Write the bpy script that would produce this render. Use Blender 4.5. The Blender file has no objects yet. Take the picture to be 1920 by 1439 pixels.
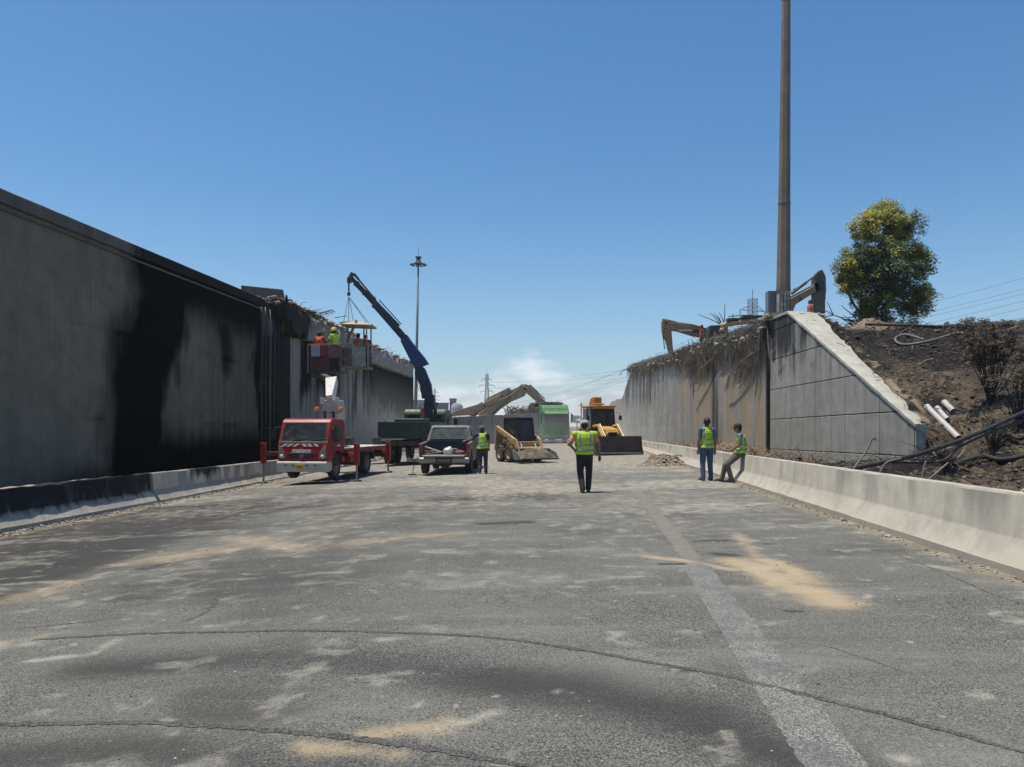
import bpy, bmesh, math, random
import numpy as np
from mathutils import Vector, Matrix

random.seed(7)
R = math.radians
scene = bpy.context.scene
COL = scene.collection

# ------------------------------------------------------------------ camera, sky, sun, exposure
F, HY, HC = 1400.0, 799.5, 1.63           # focal length in photo pixels, horizon row, eye height
cam_d = bpy.data.cameras.new('camera')
cam_d.sensor_width = 36.0
cam_d.lens = 36.0 * F / 1920.0
cam_d.shift_y = (HY - 719.5) / 1920.0
cam_d.clip_start = 0.1
cam_d.clip_end = 9000
cam = bpy.data.objects.new('camera', cam_d)
COL.objects.link(cam)
cam.location = (0, 0, HC)
cam.rotation_euler = (R(90), 0, 0)
scene.camera = cam

SUN_EL = 77.0
SUN_DIR = Vector((-0.995, 0.10, 0)).normalized() * math.cos(R(SUN_EL)) + Vector((0, 0, math.sin(R(SUN_EL))))
world = bpy.data.worlds.new('World')
scene.world = world
world.use_nodes = True
wn, wl = world.node_tree.nodes, world.node_tree.links
wn.clear()
wo = wn.new('ShaderNodeOutputWorld')
bg = wn.new('ShaderNodeBackground')
sky = wn.new('ShaderNodeTexSky')
sky.sky_type = 'NISHITA'
sky.sun_disc = False
sky.sun_elevation = R(SUN_EL)
sky.sun_rotation = math.atan2(SUN_DIR.x, SUN_DIR.y)
sky.altitude = 0
sky.air_density = 1.0
sky.dust_density = 0.6
sky.ozone_density = 2.2
bg.inputs['Strength'].default_value = 0.118
# low cumulus far off, just over the horizon, drawn on the sky by direction
wtc = wn.new('ShaderNodeTexCoord')
wsep = wn.new('ShaderNodeSeparateXYZ')
wl.new(wtc.outputs['Generated'], wsep.inputs[0])
wmp = wn.new('ShaderNodeMapping'); wmp.inputs['Scale'].default_value = (1, 1, 2.6); wmp.inputs['Location'].default_value = (-.055, 0, .06)
wl.new(wtc.outputs['Generated'], wmp.inputs[0])
wnz = wn.new('ShaderNodeTexNoise'); wnz.inputs['Scale'].default_value = 7.5
wnz.inputs['Detail'].default_value = 9; wnz.inputs['Roughness'].default_value = 0.55
wl.new(wmp.outputs[0], wnz.inputs['Vector'])
wband = wn.new('ShaderNodeMapRange'); wband.inputs['From Min'].default_value = 0.01; wband.inputs['From Max'].default_value = 0.12
wband.inputs['To Min'].default_value = 0.24; wband.inputs['To Max'].default_value = -0.30
wl.new(wsep.outputs['Z'], wband.inputs['Value'])
wadd = wn.new('ShaderNodeMath'); wadd.operation = 'ADD'
wl.new(wnz.outputs['Fac'], wadd.inputs[0]); wl.new(wband.outputs[0], wadd.inputs[1])
wrmp = wn.new('ShaderNodeMapRange'); wrmp.interpolation_type = 'SMOOTHSTEP'
wrmp.inputs['From Min'].default_value = 0.44; wrmp.inputs['From Max'].default_value = 0.68
wrmp.inputs['To Max'].default_value = 0.8
wl.new(wadd.outputs[0], wrmp.inputs['Value'])
wmix = wn.new('ShaderNodeMix'); wmix.data_type = 'RGBA'
wl.new(wrmp.outputs[0], wmix.inputs[0])
wmix.inputs[7].default_value = (7.6, 7.8, 8.2, 1)
whs = wn.new('ShaderNodeHueSaturation'); whs.inputs['Hue'].default_value = 0.497
whs.inputs['Saturation'].default_value = 1.28
wl.new(sky.outputs[0], whs.inputs['Color'])
wlow = wn.new('ShaderNodeMapRange'); wlow.interpolation_type = 'SMOOTHSTEP'
wlow.inputs['From Min'].default_value = 0.0; wlow.inputs['From Max'].default_value = 0.30
wlow.inputs['To Min'].default_value = 0.34; wlow.inputs['To Max'].default_value = 0.0
wl.new(wsep.outputs['Z'], wlow.inputs['Value'])
wpale = wn.new('ShaderNodeMix'); wpale.data_type = 'RGBA'
wpale.inputs[7].default_value = (2.5, 3.75, 5.3, 1)
wl.new(wlow.outputs[0], wpale.inputs[0]); wl.new(whs.outputs[0], wpale.inputs[6])
wl.new(wpale.outputs[2], wmix.inputs[6])
wl.new(wmix.outputs[2], bg.inputs['Color'])
wl.new(bg.outputs[0], wo.inputs['Surface'])

sun_d = bpy.data.lights.new('sun', 'SUN')
sun_d.energy = 5.0
sun_d.angle = R(0.55)
sun_d.color = (1.0, 0.935, 0.83)
sun = bpy.data.objects.new('sun', sun_d)
COL.objects.link(sun)
sun.rotation_euler = (-SUN_DIR).to_track_quat('-Z', 'Y').to_euler()
sun.location = (-30, 10, 60)

vs = scene.view_settings
vs.view_transform = 'Standard'
vs.look = 'None'
vs.exposure = 0.16
vs.gamma = 1.0
vs.use_curve_mapping = False
scene.render.film_transparent = False
scene.cycles.max_bounces = 6
scene.cycles.volume_bounces = 0
scene.cycles.volume_step_rate = 2.0

# ------------------------------------------------------------------ coordinates
SL = 0.0722                                # the road runs a little to the right of straight ahead
def P(px, py, Y):
    return Vector(((px - 960) / F * Y, Y, HC - (py - HY) / F * Y))
def zg(X):
    return 0.015 * X if X > -2 else -0.03 + 0.05 * (max(X, -9.5) + 2)
def G(px, py):
    Y, X = 10.0, 0.0
    for _ in range(12):
        X = (px - 960) / F * Y
        Y = (HC - zg(X)) * F / (py - HY)
    X = (px - 960) / F * Y
    return Vector((X, Y, zg(X)))
def onwall(px, X0):                        # distance at which the line X = X0 + SL*Y is seen in column px
    return X0 * F / (px - 960 - SL * F)

# numpy value noise
def _hash(i, j, s):
    h = (i * 374761393 + j * 668265263 + s * 974711) & 0xFFFFFFFF
    h = ((h ^ (h >> 13)) * 1274126177) & 0xFFFFFFFF
    return ((h ^ (h >> 16)) & 0xFFFF) / 65535.0
def vnoise(x, y, s=0):
    x = np.asarray(x, float); y = np.asarray(y, float)
    i = np.floor(x).astype(np.int64); j = np.floor(y).astype(np.int64)
    fx = x - i; fy = y - j
    fx = fx * fx * (3 - 2 * fx); fy = fy * fy * (3 - 2 * fy)
    a = _hash(i, j, s); b = _hash(i + 1, j, s); c = _hash(i, j + 1, s); d = _hash(i + 1, j + 1, s)
    return (a * (1 - fx) + b * fx) * (1 - fy) + (c * (1 - fx) + d * fx) * fy
def fbm(x, y, s=0, o=4):
    r, a, t = 0, 1.0, 0
    for k in range(o):
        r = r + a * vnoise(x * 2 ** k, y * 2 ** k, s + k); t += a; a *= 0.5
    return r / t
def sstep(a, b, x):
    t = np.clip((x - a) / (b - a), 0, 1)
    return t * t * (3 - 2 * t)

# ------------------------------------------------------------------ object helpers
MW = {}
def tag(o, label=None, cat=None, group=None, kind=None):
    if label: o['label'] = label
    if cat: o['category'] = cat
    if group: o['group'] = group
    if kind: o['kind'] = kind
    return o
def thing(name, label, cat, loc=(0, 0, 0), rz=0.0, group=None):
    o = bpy.data.objects.new(name, None)
    o.empty_display_size = 0.2
    COL.objects.link(o)
    o.location = loc
    o.rotation_euler = (0, 0, rz)
    MW[o.name] = Matrix.Translation(Vector(loc)) @ Matrix.Rotation(rz, 4, 'Z')
    return tag(o, label, cat, group)
def world_of(o):
    while o is not None:
        if o.name in MW: return MW[o.name]
        o = o.parent
    return Matrix.Identity(4)
def copy_tree(o, parent=None):
    c = o.copy(); COL.objects.link(c); c.parent = parent
    if o.name in MW: MW[c.name] = MW[o.name].copy()
    for ch in o.children: copy_tree(ch, c)
    return c
def frame_of(d, up=Vector((0, 0, 1))):
    d = d.normalized()
    if abs(d.dot(up)) > 0.98: up = Vector((0, 1, 0))
    a = d.cross(up).normalized()
    return a, d.cross(a).normalized() * -1

class MB:
    def __init__(s): s.v = []; s.f = []
    def add(s, vs, fs):
        n = len(s.v); s.v.extend([tuple(v) for v in vs]); s.f.extend([tuple(i + n for i in f) for f in fs]); return s
    def box(s, c, d, rot=None, taper=1.0):
        c = Vector(c); x, y, z = d[0] / 2, d[1] / 2, d[2] / 2
        vs = [Vector(p) for p in ((-x, -y, -z), (x, -y, -z), (x, y, -z), (-x, y, -z))]
        vs += [Vector((p.x * taper, p.y * taper, z)) for p in vs]
        if rot is not None: vs = [rot @ v for v in vs]
        return s.add([v + c for v in vs], [(3, 2, 1, 0), (4, 5, 6, 7), (0, 1, 5, 4), (1, 2, 6, 5), (2, 3, 7, 6), (3, 0, 4, 7)])
    def bar(s, p0, p1, w, h, up=Vector((0, 0, 1)), w1=None, h1=None):
        p0, p1 = Vector(p0), Vector(p1); w1 = w if w1 is None else w1; h1 = h if h1 is None else h1
        a, b = frame_of(p1 - p0, up); vs = []
        for p, ww, hh in ((p0, w, h), (p1, w1, h1)):
            vs += [p - a * ww / 2 - b * hh / 2, p + a * ww / 2 - b * hh / 2, p + a * ww / 2 + b * hh / 2, p - a * ww / 2 + b * hh / 2]
        return s.add(vs, [(3, 2, 1, 0), (4, 5, 6, 7), (0, 1, 5, 4), (1, 2, 6, 5), (2, 3, 7, 6), (3, 0, 4, 7)])
    def tube(s, p0, p1, r0, r1=None, n=10, cap=True):
        return s.path([p0, p1], [r0, r0 if r1 is None else r1], n, cap)
    def path(s, pts, r, n=8, cap=True):
        pts = [Vector(p) for p in pts]
        if not isinstance(r, (list, tuple)): r = [r] * len(pts)
        base = len(s.v); last = None; k = len(pts)
        for i, p in enumerate(pts):
            d = (pts[min(i + 1, k - 1)] - pts[max(i - 1, 0)])
            if d.length < 1e-9: d = Vector((0, 0, 1))
            d.normalize()
            if last is None: a, b = frame_of(d)
            else:
                a = last - d * last.dot(d)
                if a.length < 1e-6: a, b = frame_of(d)
                a.normalize(); b = d.cross(a) * -1
            last = a
            for j in range(n):
                t = 2 * math.pi * j / n
                s.v.append(tuple(p + (a * math.cos(t) + b * math.sin(t)) * r[i]))
        for i in range(k - 1):
            for j in range(n):
                q = (j + 1) % n; o = base + i * n
                s.f.append((o + j, o + q, o + n + q, o + n + j))
        if cap:
            s.f.append(tuple(base + j for j in range(n))[::-1]); s.f.append(tuple(base + (k - 1) * n + j for j in range(n)))
        return s
    def prism(s, pts, ext):
        pts = [Vector(p) for p in pts]; e = Vector(ext); n = len(pts)
        return s.add(pts + [p + e for p in pts], [tuple(range(n))[::-1], tuple(range(n, 2 * n))] + [(i, (i + 1) % n, n + (i + 1) % n, n + i) for i in range(n)])
    def side(s, prof, x0, x1):             # profile in (y, z) pulled along x
        return s.prism([(x0, y, z) for y, z in prof], (x1 - x0, 0, 0))
    def sideY(s, prof, y0, y1):            # profile in (x, z) pulled along y
        return s.prism([(x, y0, z) for x, z in prof], (0, y1 - y0, 0))
    def ball(s, c, r, n=10, m=6, sz=(1, 1, 1)):
        c = Vector(c); vs = [c + Vector((0, 0, -r * sz[2]))]
        for i in range(1, m):
            t = math.pi * i / m
            for j in range(n):
                u = 2 * math.pi * j / n
                vs.append(c + Vector((r * sz[0] * math.sin(t) * math.cos(u), r * sz[1] * math.sin(t) * math.sin(u), -r * sz[2] * math.cos(t))))
        vs.append(c + Vector((0, 0, r * sz[2]))); fs = [(0, 1 + (j + 1) % n, 1 + j) for j in range(n)]
        for i in range(m - 2):
            for j in range(n):
                q = (j + 1) % n; fs.append((1 + i * n + j, 1 + i * n + q, 1 + (i + 1) * n + q, 1 + (i + 1) * n + j))
        L = len(vs) - 1
        fs += [(L, 1 + (m - 2) * n + j, 1 + (m - 2) * n + (j + 1) % n) for j in range(n)]
        return s.add(vs, fs)
    def rock(s, c, r, rng=random, flat=0.7):
        c = Vector(c); n = 6; a0 = rng.random() * 6
        vs = []
        for zz, rr in ((-0.5, 0.75), (0.15, 1.0), (0.6, 0.55)):
            for j in range(n):
                q = a0 + 2 * math.pi * j / n + rng.uniform(-.3, .3); k = rr * rng.uniform(.7, 1.2)
                vs.append(c + Vector((r * k * math.cos(q), r * k * math.sin(q), r * flat * (zz + rng.uniform(-.15, .15)))))
        fs = [tuple(range(n))[::-1], tuple(range(2 * n, 3 * n))]
        for i in range(2):
            for j in range(n):
                q = (j + 1) % n; fs.append((i * n + j, i * n + q, (i + 1) * n + q, (i + 1) * n + j))
        return s.add(vs, fs)
    def lathe(s, prof, c, axis, n=24):     # prof = [(radius, along)]
        c = Vector(c); axis = Vector(axis).normalized(); a, b = frame_of(axis); base = len(s.v)
        for r, h in prof:
            for j in range(n):
                t = 2 * math.pi * j / n; s.v.append(tuple(c + axis * h + (a * math.cos(t) + b * math.sin(t)) * r))
        for i in range(len(prof) - 1):
            for j in range(n):
                q = (j + 1) % n; o = base + i * n; s.f.append((o + j, o + q, o + n + q, o + n + j))
        return s
    def build(s, name, m, parent=None, world=False, smooth=False, bevel=0.0, label=None, fix=True, **kw):
        vs = s.v
        if world and parent is not None:
            inv = world_of(parent).inverted(); vs = [tuple(inv @ Vector(v)) for v in vs]
        me = bpy.data.meshes.new(name); me.from_pydata(vs, [], s.f)
        if fix:
            bm = bmesh.new(); bm.from_mesh(me); bmesh.ops.recalc_face_normals(bm, faces=bm.faces); bm.to_mesh(me); bm.free()
        me.materials.append(m)
        if smooth: me.polygons.foreach_set('use_smooth', [True] * len(me.polygons))
        me.update()
        o = bpy.data.objects.new(name, me); COL.objects.link(o)
        if parent is not None: o.parent = parent
        if smooth == 'angle':
            me.set_sharp_from_angle(angle=R(40))
        if bevel > 0:
            b = o.modifiers.new('bevel', 'BEVEL'); b.width = bevel; b.segments = 2; b.limit_method = 'ANGLE'; b.angle_limit = R(35); b.harden_normals = False
        return tag(o, label, **kw)

def text(s, size, name, m, parent, mat4, depth=0.004, shear=0.0, bold=0.0):
    c = bpy.data.curves.new(name, 'FONT'); c.body = s; c.size = size; c.extrude = depth; c.shear = shear; c.offset = bold
    c.align_x = 'CENTER'; c.align_y = 'CENTER'; c.resolution_u = 3
    t = bpy.data.objects.new(name, c); COL.objects.link(t)
    me = bpy.data.meshes.new_from_object(t.evaluated_get(bpy.context.evaluated_depsgraph_get())); bpy.data.objects.remove(t); me.materials.clear(); me.materials.append(m)
    o = bpy.data.objects.new(name, me); COL.objects.link(o); o.parent = parent; o.matrix_local = mat4
    return o

# ------------------------------------------------------------------ materials
def newmat(name):
    m = bpy.data.materials.new(name); m.use_nodes = True
    nt = m.node_tree; b = nt.nodes['Principled BSDF']
    return m, nt, b
def rgb(c, k=1.0): return (c[0] * k, c[1] * k, c[2] * k, 1)
def N(nt, t, **kw):
    n = nt.nodes.new(t)
    for k, v in kw.items(): setattr(n, k, v)
    return n
def noise(nt, vec, scale, detail=4, rough=0.5, dist=0.0, sc=None):
    if sc is not None:
        mp = N(nt, 'ShaderNodeMapping'); mp.inputs['Scale'].default_value = sc
        nt.links.new(vec, mp.inputs[0]); vec = mp.outputs[0]
    n = N(nt, 'ShaderNodeTexNoise'); n.inputs['Scale'].default_value = scale; n.inputs['Detail'].default_value = detail
    n.inputs['Roughness'].default_value = rough; n.inputs['Distortion'].default_value = dist
    nt.links.new(vec, n.inputs['Vector']); return n.outputs['Fac']
def mrange(nt, v, a, b, c=0.0, d=1.0, sm=True):
    n = N(nt, 'ShaderNodeMapRange'); n.interpolation_type = 'SMOOTHSTEP' if sm else 'LINEAR'
    for k, x in zip(('From Min', 'From Max', 'To Min', 'To Max'), (a, b, c, d)): n.inputs[k].default_value = x
    nt.links.new(v, n.inputs['Value']); return n.outputs[0]
def math_(nt, op, a, b=None, clamp=False):
    n = N(nt, 'ShaderNodeMath', operation=op); n.use_clamp = clamp
    for i, x in enumerate((a, b)):
        if x is None: continue
        if isinstance(x, (int, float)): n.inputs[i].default_value = x
        else: nt.links.new(x, n.inputs[i])
    return n.outputs[0]
def mixc(nt, f, a, b, mode='MIX'):
    n = N(nt, 'ShaderNodeMix'); n.data_type = 'RGBA'; n.blend_type = mode
    for i, x in ((0, f), (6, a), (7, b)):
        if isinstance(x, (int, float)): n.inputs[i].default_value = x
        elif isinstance(x, tuple): n.inputs[i].default_value = x if len(x) == 4 else x + (1,)
        else: nt.links.new(x, n.inputs[i])
    return n.outputs[2]
def bump(nt, b, h, strength=0.3, dist=0.01):
    n = N(nt, 'ShaderNodeBump'); n.inputs['Strength'].default_value = strength; n.inputs['Distance'].default_value = dist
    nt.links.new(h, n.inputs['Height']); nt.links.new(n.outputs[0], b.inputs['Normal'])
DUST = (0.36, 0.31, 0.24)
_mc = {}
def M(name, col, rough=0.6, metal=0.0, var=0.18, scale=6.0, dust=0.25, bmp=0.15, spec=0.5, trans=0.0):
    if name in _mc: return _mc[name]
    m, nt, b = newmat(name)
    tc = N(nt, 'ShaderNodeTexCoord').outputs['Object']
    a = noise(nt, tc, scale, 6, 0.6); g = noise(nt, tc, scale * 9, 3, 0.6)
    c = mixc(nt, mrange(nt, a, 0.3, 0.7), rgb(col, 1 - var), rgb(col, 1 + var))
    c = mixc(nt, mrange(nt, g, 0.35, 0.75, 0, var), c, rgb(col, 0.5))
    if dust > 0:
        geo = N(nt, 'ShaderNodeNewGeometry'); sp = N(nt, 'ShaderNodeSeparateXYZ'); nt.links.new(geo.outputs['Normal'], sp.inputs[0])
        up = mrange(nt, sp.outputs['Z'], -0.1, 1.0, 0.35, 1.0)
        df = math_(nt, 'MULTIPLY', mrange(nt, noise(nt, tc, scale * 0.7 + 1.3, 7, 0.65), 0.38, 0.72, 0.15, 1.0), up)
        c = mixc(nt, math_(nt, 'MULTIPLY', df, dust, True), c, rgb(DUST))
    nt.links.new(c, b.inputs['Base Color'])
    nt.links.new(mrange(nt, a, 0.2, 0.8, max(rough - 0.12, 0.02), min(rough + 0.15, 1)), b.inputs['Roughness'])
    b.inputs['Metallic'].default_value = metal
    b.inputs['Specular IOR Level'].default_value = spec
    if bmp: bump(nt, b, g, bmp, 0.006)
    _mc[name] = m
    return m
def glassy(name, col=(0.02, 0.026, 0.028), rough=0.08):
    m, nt, b = newmat(name)
    tc = N(nt, 'ShaderNodeTexCoord').outputs['Object']
    a = noise(nt, tc, 2.5, 6, 0.6)
    nt.links.new(mixc(nt, mrange(nt, a, 0.4, 0.8, 0, 0.18), rgb(col), rgb(DUST)), b.inputs['Base Color'])
    nt.links.new(mrange(nt, a, 0.3, 0.8, rough, rough + 0.3), b.inputs['Roughness'])
    b.inputs['Specular IOR Level'].default_value = 0.28
    return m

# concrete whose stains are held in a colour attribute: R soot, G rust/brown, B pale dust, A wetness/darker tone
def concrete(name, base=(0.30, 0.29, 0.27), soot=(0.010, 0.010, 0.013), streak=0.35, sk=0.55, slo=0.25, shi=0.75, rough=0.85, bmp=0.4, dusty=(0.40, 0.36, 0.29), spec=0.3):
    m, nt, b = newmat(name)
    pos = N(nt, 'ShaderNodeNewGeometry').outputs['Position']
    big = noise(nt, pos, 0.35, 5, 0.55); med = noise(nt, pos, 2.2, 6, 0.6); fine = noise(nt, pos, 28, 4, 0.65)
    st = noise(nt, pos, 1.0, 6, 0.62, 0.0, (3.2, 3.2, 0.16)); st2 = noise(nt, pos, 1.0, 5, 0.6, 0.2, (9, 9, 0.35))
    c = mixc(nt, mrange(nt, med, 0.3, 0.7), rgb(base, 0.84), rgb(base, 1.12))
    c = mixc(nt, mrange(nt, big, 0.35, 0.65, 0, 0.35), c, rgb(base, 0.7))
    c = mixc(nt, mrange(nt, st, 0.45, 0.72, 0, streak), c, rgb(base, 0.42))
    c = mixc(nt, mrange(nt, st2, 0.5, 0.75, 0, streak * 0.8), c, rgb(base, 1.35))
    c = mixc(nt, mrange(nt, fine, 0.45, 0.8, 0, 0.22), c, rgb(base, 0.5))
    at = N(nt, 'ShaderNodeAttribute'); at.attribute_name = 'stain'
    sp = N(nt, 'ShaderNodeSeparateColor'); nt.links.new(at.outputs['Color'], sp.inputs[0])
    def masked(ch, k=0.55, lo=0.25, hi=0.75, nz=None):
        nz = st if nz is None else nz
        q = math_(nt, 'MULTIPLY', math_(nt, 'SUBTRACT', nz, 0.5), k * 2)
        q2 = math_(nt, 'MULTIPLY', math_(nt, 'SUBTRACT', fine, 0.5), 0.25)
        inside = mrange(nt, ch, 0.0, 0.12)
        return math_(nt, 'MULTIPLY', mrange(nt, math_(nt, 'ADD', math_(nt, 'ADD', ch, q), q2), lo, hi), inside, True)
    c = mixc(nt, math_(nt, 'MULTIPLY', masked(sp.outputs['Green'], 0.9, 0.25, 0.8, st2), 0.85), c, (0.37, 0.265, 0.155, 1))
    c = mixc(nt, math_(nt, 'MULTIPLY', masked(sp.outputs['Red'], sk, slo, shi), 0.99), c, rgb(soot))
    c = mixc(nt, math_(nt, 'MULTIPLY', masked(sp.outputs['Blue'], 0.5, 0.2, 0.9, med), 0.85), c, rgb(dusty))
    nt.links.new(c, b.inputs['Base Color'])
    b.inputs['Roughness'].default_value = rough
    b.inputs['Specular IOR Level'].default_value = spec
    bump(nt, b, math_(nt, 'ADD', math_(nt, 'MULTIPLY', med, 1.5), fine), bmp, 0.012)
    return m
def set_stain(me, fn, name='stain'):
    n = len(me.vertices); co = np.empty(n * 3); me.vertices.foreach_get('co', co); co = co.reshape(-1, 3)
    col = np.zeros((n, 4)); col[:, 3] = 1
    for i, c in enumerate(fn(co[:, 0], co[:, 1], co[:, 2])): col[:, i] = c
    a = me.color_attributes.new(name, 'FLOAT_COLOR', 'POINT'); a.data.foreach_set('color', col.ravel())

def gridmesh(name, U, V, fn, m, parent=None, stain=None, smooth=True, **kw):
    u, v = np.meshgrid(U, V); x, y, z = fn(u, v)
    co = np.stack([x.ravel(), y.ravel(), z.ravel()], 1)
    nu, nv = len(U), len(V)
    i = (np.arange(nv - 1)[:, None] * nu + np.arange(nu - 1)[None, :]).ravel()
    fs = np.stack([i, i + 1, i + nu + 1, i + nu], 1)
    me = bpy.data.meshes.new(name); me.from_pydata(co.tolist(), [], fs.tolist())
    if smooth: me.polygons.foreach_set('use_smooth', np.ones(len(fs), bool))
    me.materials.append(m)
    if stain: set_stain(me, stain)
    o = bpy.data.objects.new(name, me); COL.objects.link(o)
    if parent is not None: o.parent = parent
    return tag(o, **kw)

# ================================================================== ROAD
def seg_dist(X, Y, pts):
    d = np.full(X.shape, 1e9)
    for a, b in zip(pts[:-1], pts[1:]):
        ax, ay, bx, by = a[0], a[1], b[0], b[1]
        L = (bx - ax) ** 2 + (by - ay) ** 2 + 1e-9
        t = np.clip(((X - ax) * (bx - ax) + (Y - ay) * (by - ay)) / L, 0, 1)
        d = np.minimum(d, np.hypot(X - ax - t * (bx - ax), Y - ay - t * (by - ay)))
    return d
def gp(*pts): return [G(*p) for p in pts]
TAN = [(gp((1215, 1043), (1290, 1053), (1380, 1068)), .09, .85), (gp((1385, 1052), (1450, 1078), (1570, 1133)), .22, 1.0), (gp((1385, 1000), (1425, 1045)), .10, .6),
       (gp((1440, 1052), (1520, 1090)), .16, .95), (gp((650, 1022), (760, 1008), (850, 1000)), .28, .55), (gp((0, 1130), (110, 1100)), .3, .5),
       (gp((700, 1372), (830, 1358)), .11, .72), (gp((560, 1398), (740, 1413)), .08, .62), (gp((0, 1203), (80, 1192)), .06, .5),
       (gp((300, 1050), (420, 1030)), .5, .55), (gp((450, 1010), (560, 1030)), .4, .55), (gp((830, 1365), (900, 1350)), .05, .5)]
WHT = [(gp((60, 1238), (175, 1226), (215, 1200)), .05, .9), (gp((715, 1200), (755, 1198)), .07, .7), (gp((660, 1274), (700, 1270), (765, 1262)), .05, .8),
       (gp((830, 1365), (880, 1352), (925, 1338)), .07, .95), (gp((560, 1078), (655, 1071)), .12, .7), (gp((1142, 1083), (1232, 1080)), .045, .8),
       (gp((1045, 1108), (1075, 1118), (1108, 1123)), .05, .7), (gp((1685, 1421), (1708, 1428)), .03, 1), (gp((15, 1096), (115, 1091)), .1, .8),
       (gp((440, 1042), (555, 1022)), .35, .55), (gp((1070, 1155), (1120, 1150)), .04, .6), (gp((230, 1330), (225, 1320)), .02, .9),
       (gp((1160, 930), (1250, 990)), .35, .6), (gp((1060, 960), (1150, 975)), .3, .5), (gp((930, 1080), (850, 1085)), .05, .5)]
DRK = [(gp((180, 1250), (520, 1236), (800, 1250), (1000, 1280), (1300, 1350), (1500, 1425)), .36, .68), (gp((-40, 1425), (300, 1402), (700, 1450)), .3, .6),
       (gp((960, 1310), (1200, 1360), (1420, 1439)), .16, .5), (gp((-60, 1090), (60, 1052), (200, 1018), (330, 1000)), 1.1, .85),
       (gp((330, 1000), (500, 960), (640, 938)), .8, .6), (gp((850, 938), (930, 932), (1000, 932)), .9, .8), (gp((270, 1068), (330, 1058)), .14, .95),
       (gp((905, 982), (985, 979)), .18, .9), (gp((1315, 1015), (1362, 1014)), .07, .9), (gp((1345, 1040), (1372, 1042)), .1, 1), (gp((1475, 1146), (1500, 1147)), .035, .95),
       (gp((1262, 1256), (1290, 1258)), .03, .9), (gp((1552, 1033), (1590, 1040)), .04, .8), (gp((1348, 1186), (1365, 1187)), .03, .8), (gp((1440, 1020), (1450, 1020)), .05, .8),
       (gp((410, 1108), (430, 1116)), .06, .6), (gp((620, 965), (760, 950)), .5, .45), (gp((1240, 1058), (1320, 1058)), .04, .8), (gp((1205, 1140), (1215, 1142)), .03, .7)]
def road_stain_tones(x, y, z):
    X, Y = x, y
    wx = (fbm(X * 1.3, Y * 1.3, 5) - .5) * .5; wy = (fbm(X * 1.3, Y * 1.3, 9) - .5) * .5
    def acc(L):
        r = np.zeros(X.shape)
        for pts, w, s in L:
            d = seg_dist(X + wx * min(.6, w * 2.4), Y + wy * min(.6, w * 2.4), pts)
            r = np.maximum(r, s * np.exp(-(d / (w * 1.3 + .012)) ** 1.7))
        return r
    far = sstep(8, 19, Y + (fbm(X * .3, Y * .15, 31) - .5) * 12) * (.55 + .45 * sstep(.35, .6, fbm(X * .35 + Y * .1, Y * .5, 35)))
    far = np.maximum(far, sstep(19, 30, Y))
    lt = sstep(-2.5, -6.5, X - SL * Y * .3)
    tan = np.maximum(acc(TAN), far * .42 * (1 - .35 * lt))
    wht = np.maximum(acc(WHT) * .8, sstep(.50, .72, fbm(X * .7, Y * 1.1, 77)) * .5 * sstep(5, 9, Y)); wht = np.maximum(wht, .5 * sstep(.58, .70, fbm(X * 3.6, Y * 3.6, 78))); wht = np.maximum(wht, far * .62)
    drk = acc(DRK)
    drk = np.maximum(drk, .5 * sstep(.58, .75, fbm(X * .35 + 4, Y * .22, 55)) * (1 - far * .6))
    drk = np.maximum(drk, .95 * sstep(-4.6, -7.0, X - SL * Y * .55 + (fbm(X * .5, Y * .3, 56) - .5) * 2) * sstep(26, 15, Y))  # darkens the near road towards its left side
    edge = np.minimum(np.abs(X - SL * Y - 4.62), np.abs(X - SL * Y + 10.3))
    tan = np.maximum(tan, .5 * np.exp(-(edge / .35) ** 2))
    return tan, wht, drk

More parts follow.
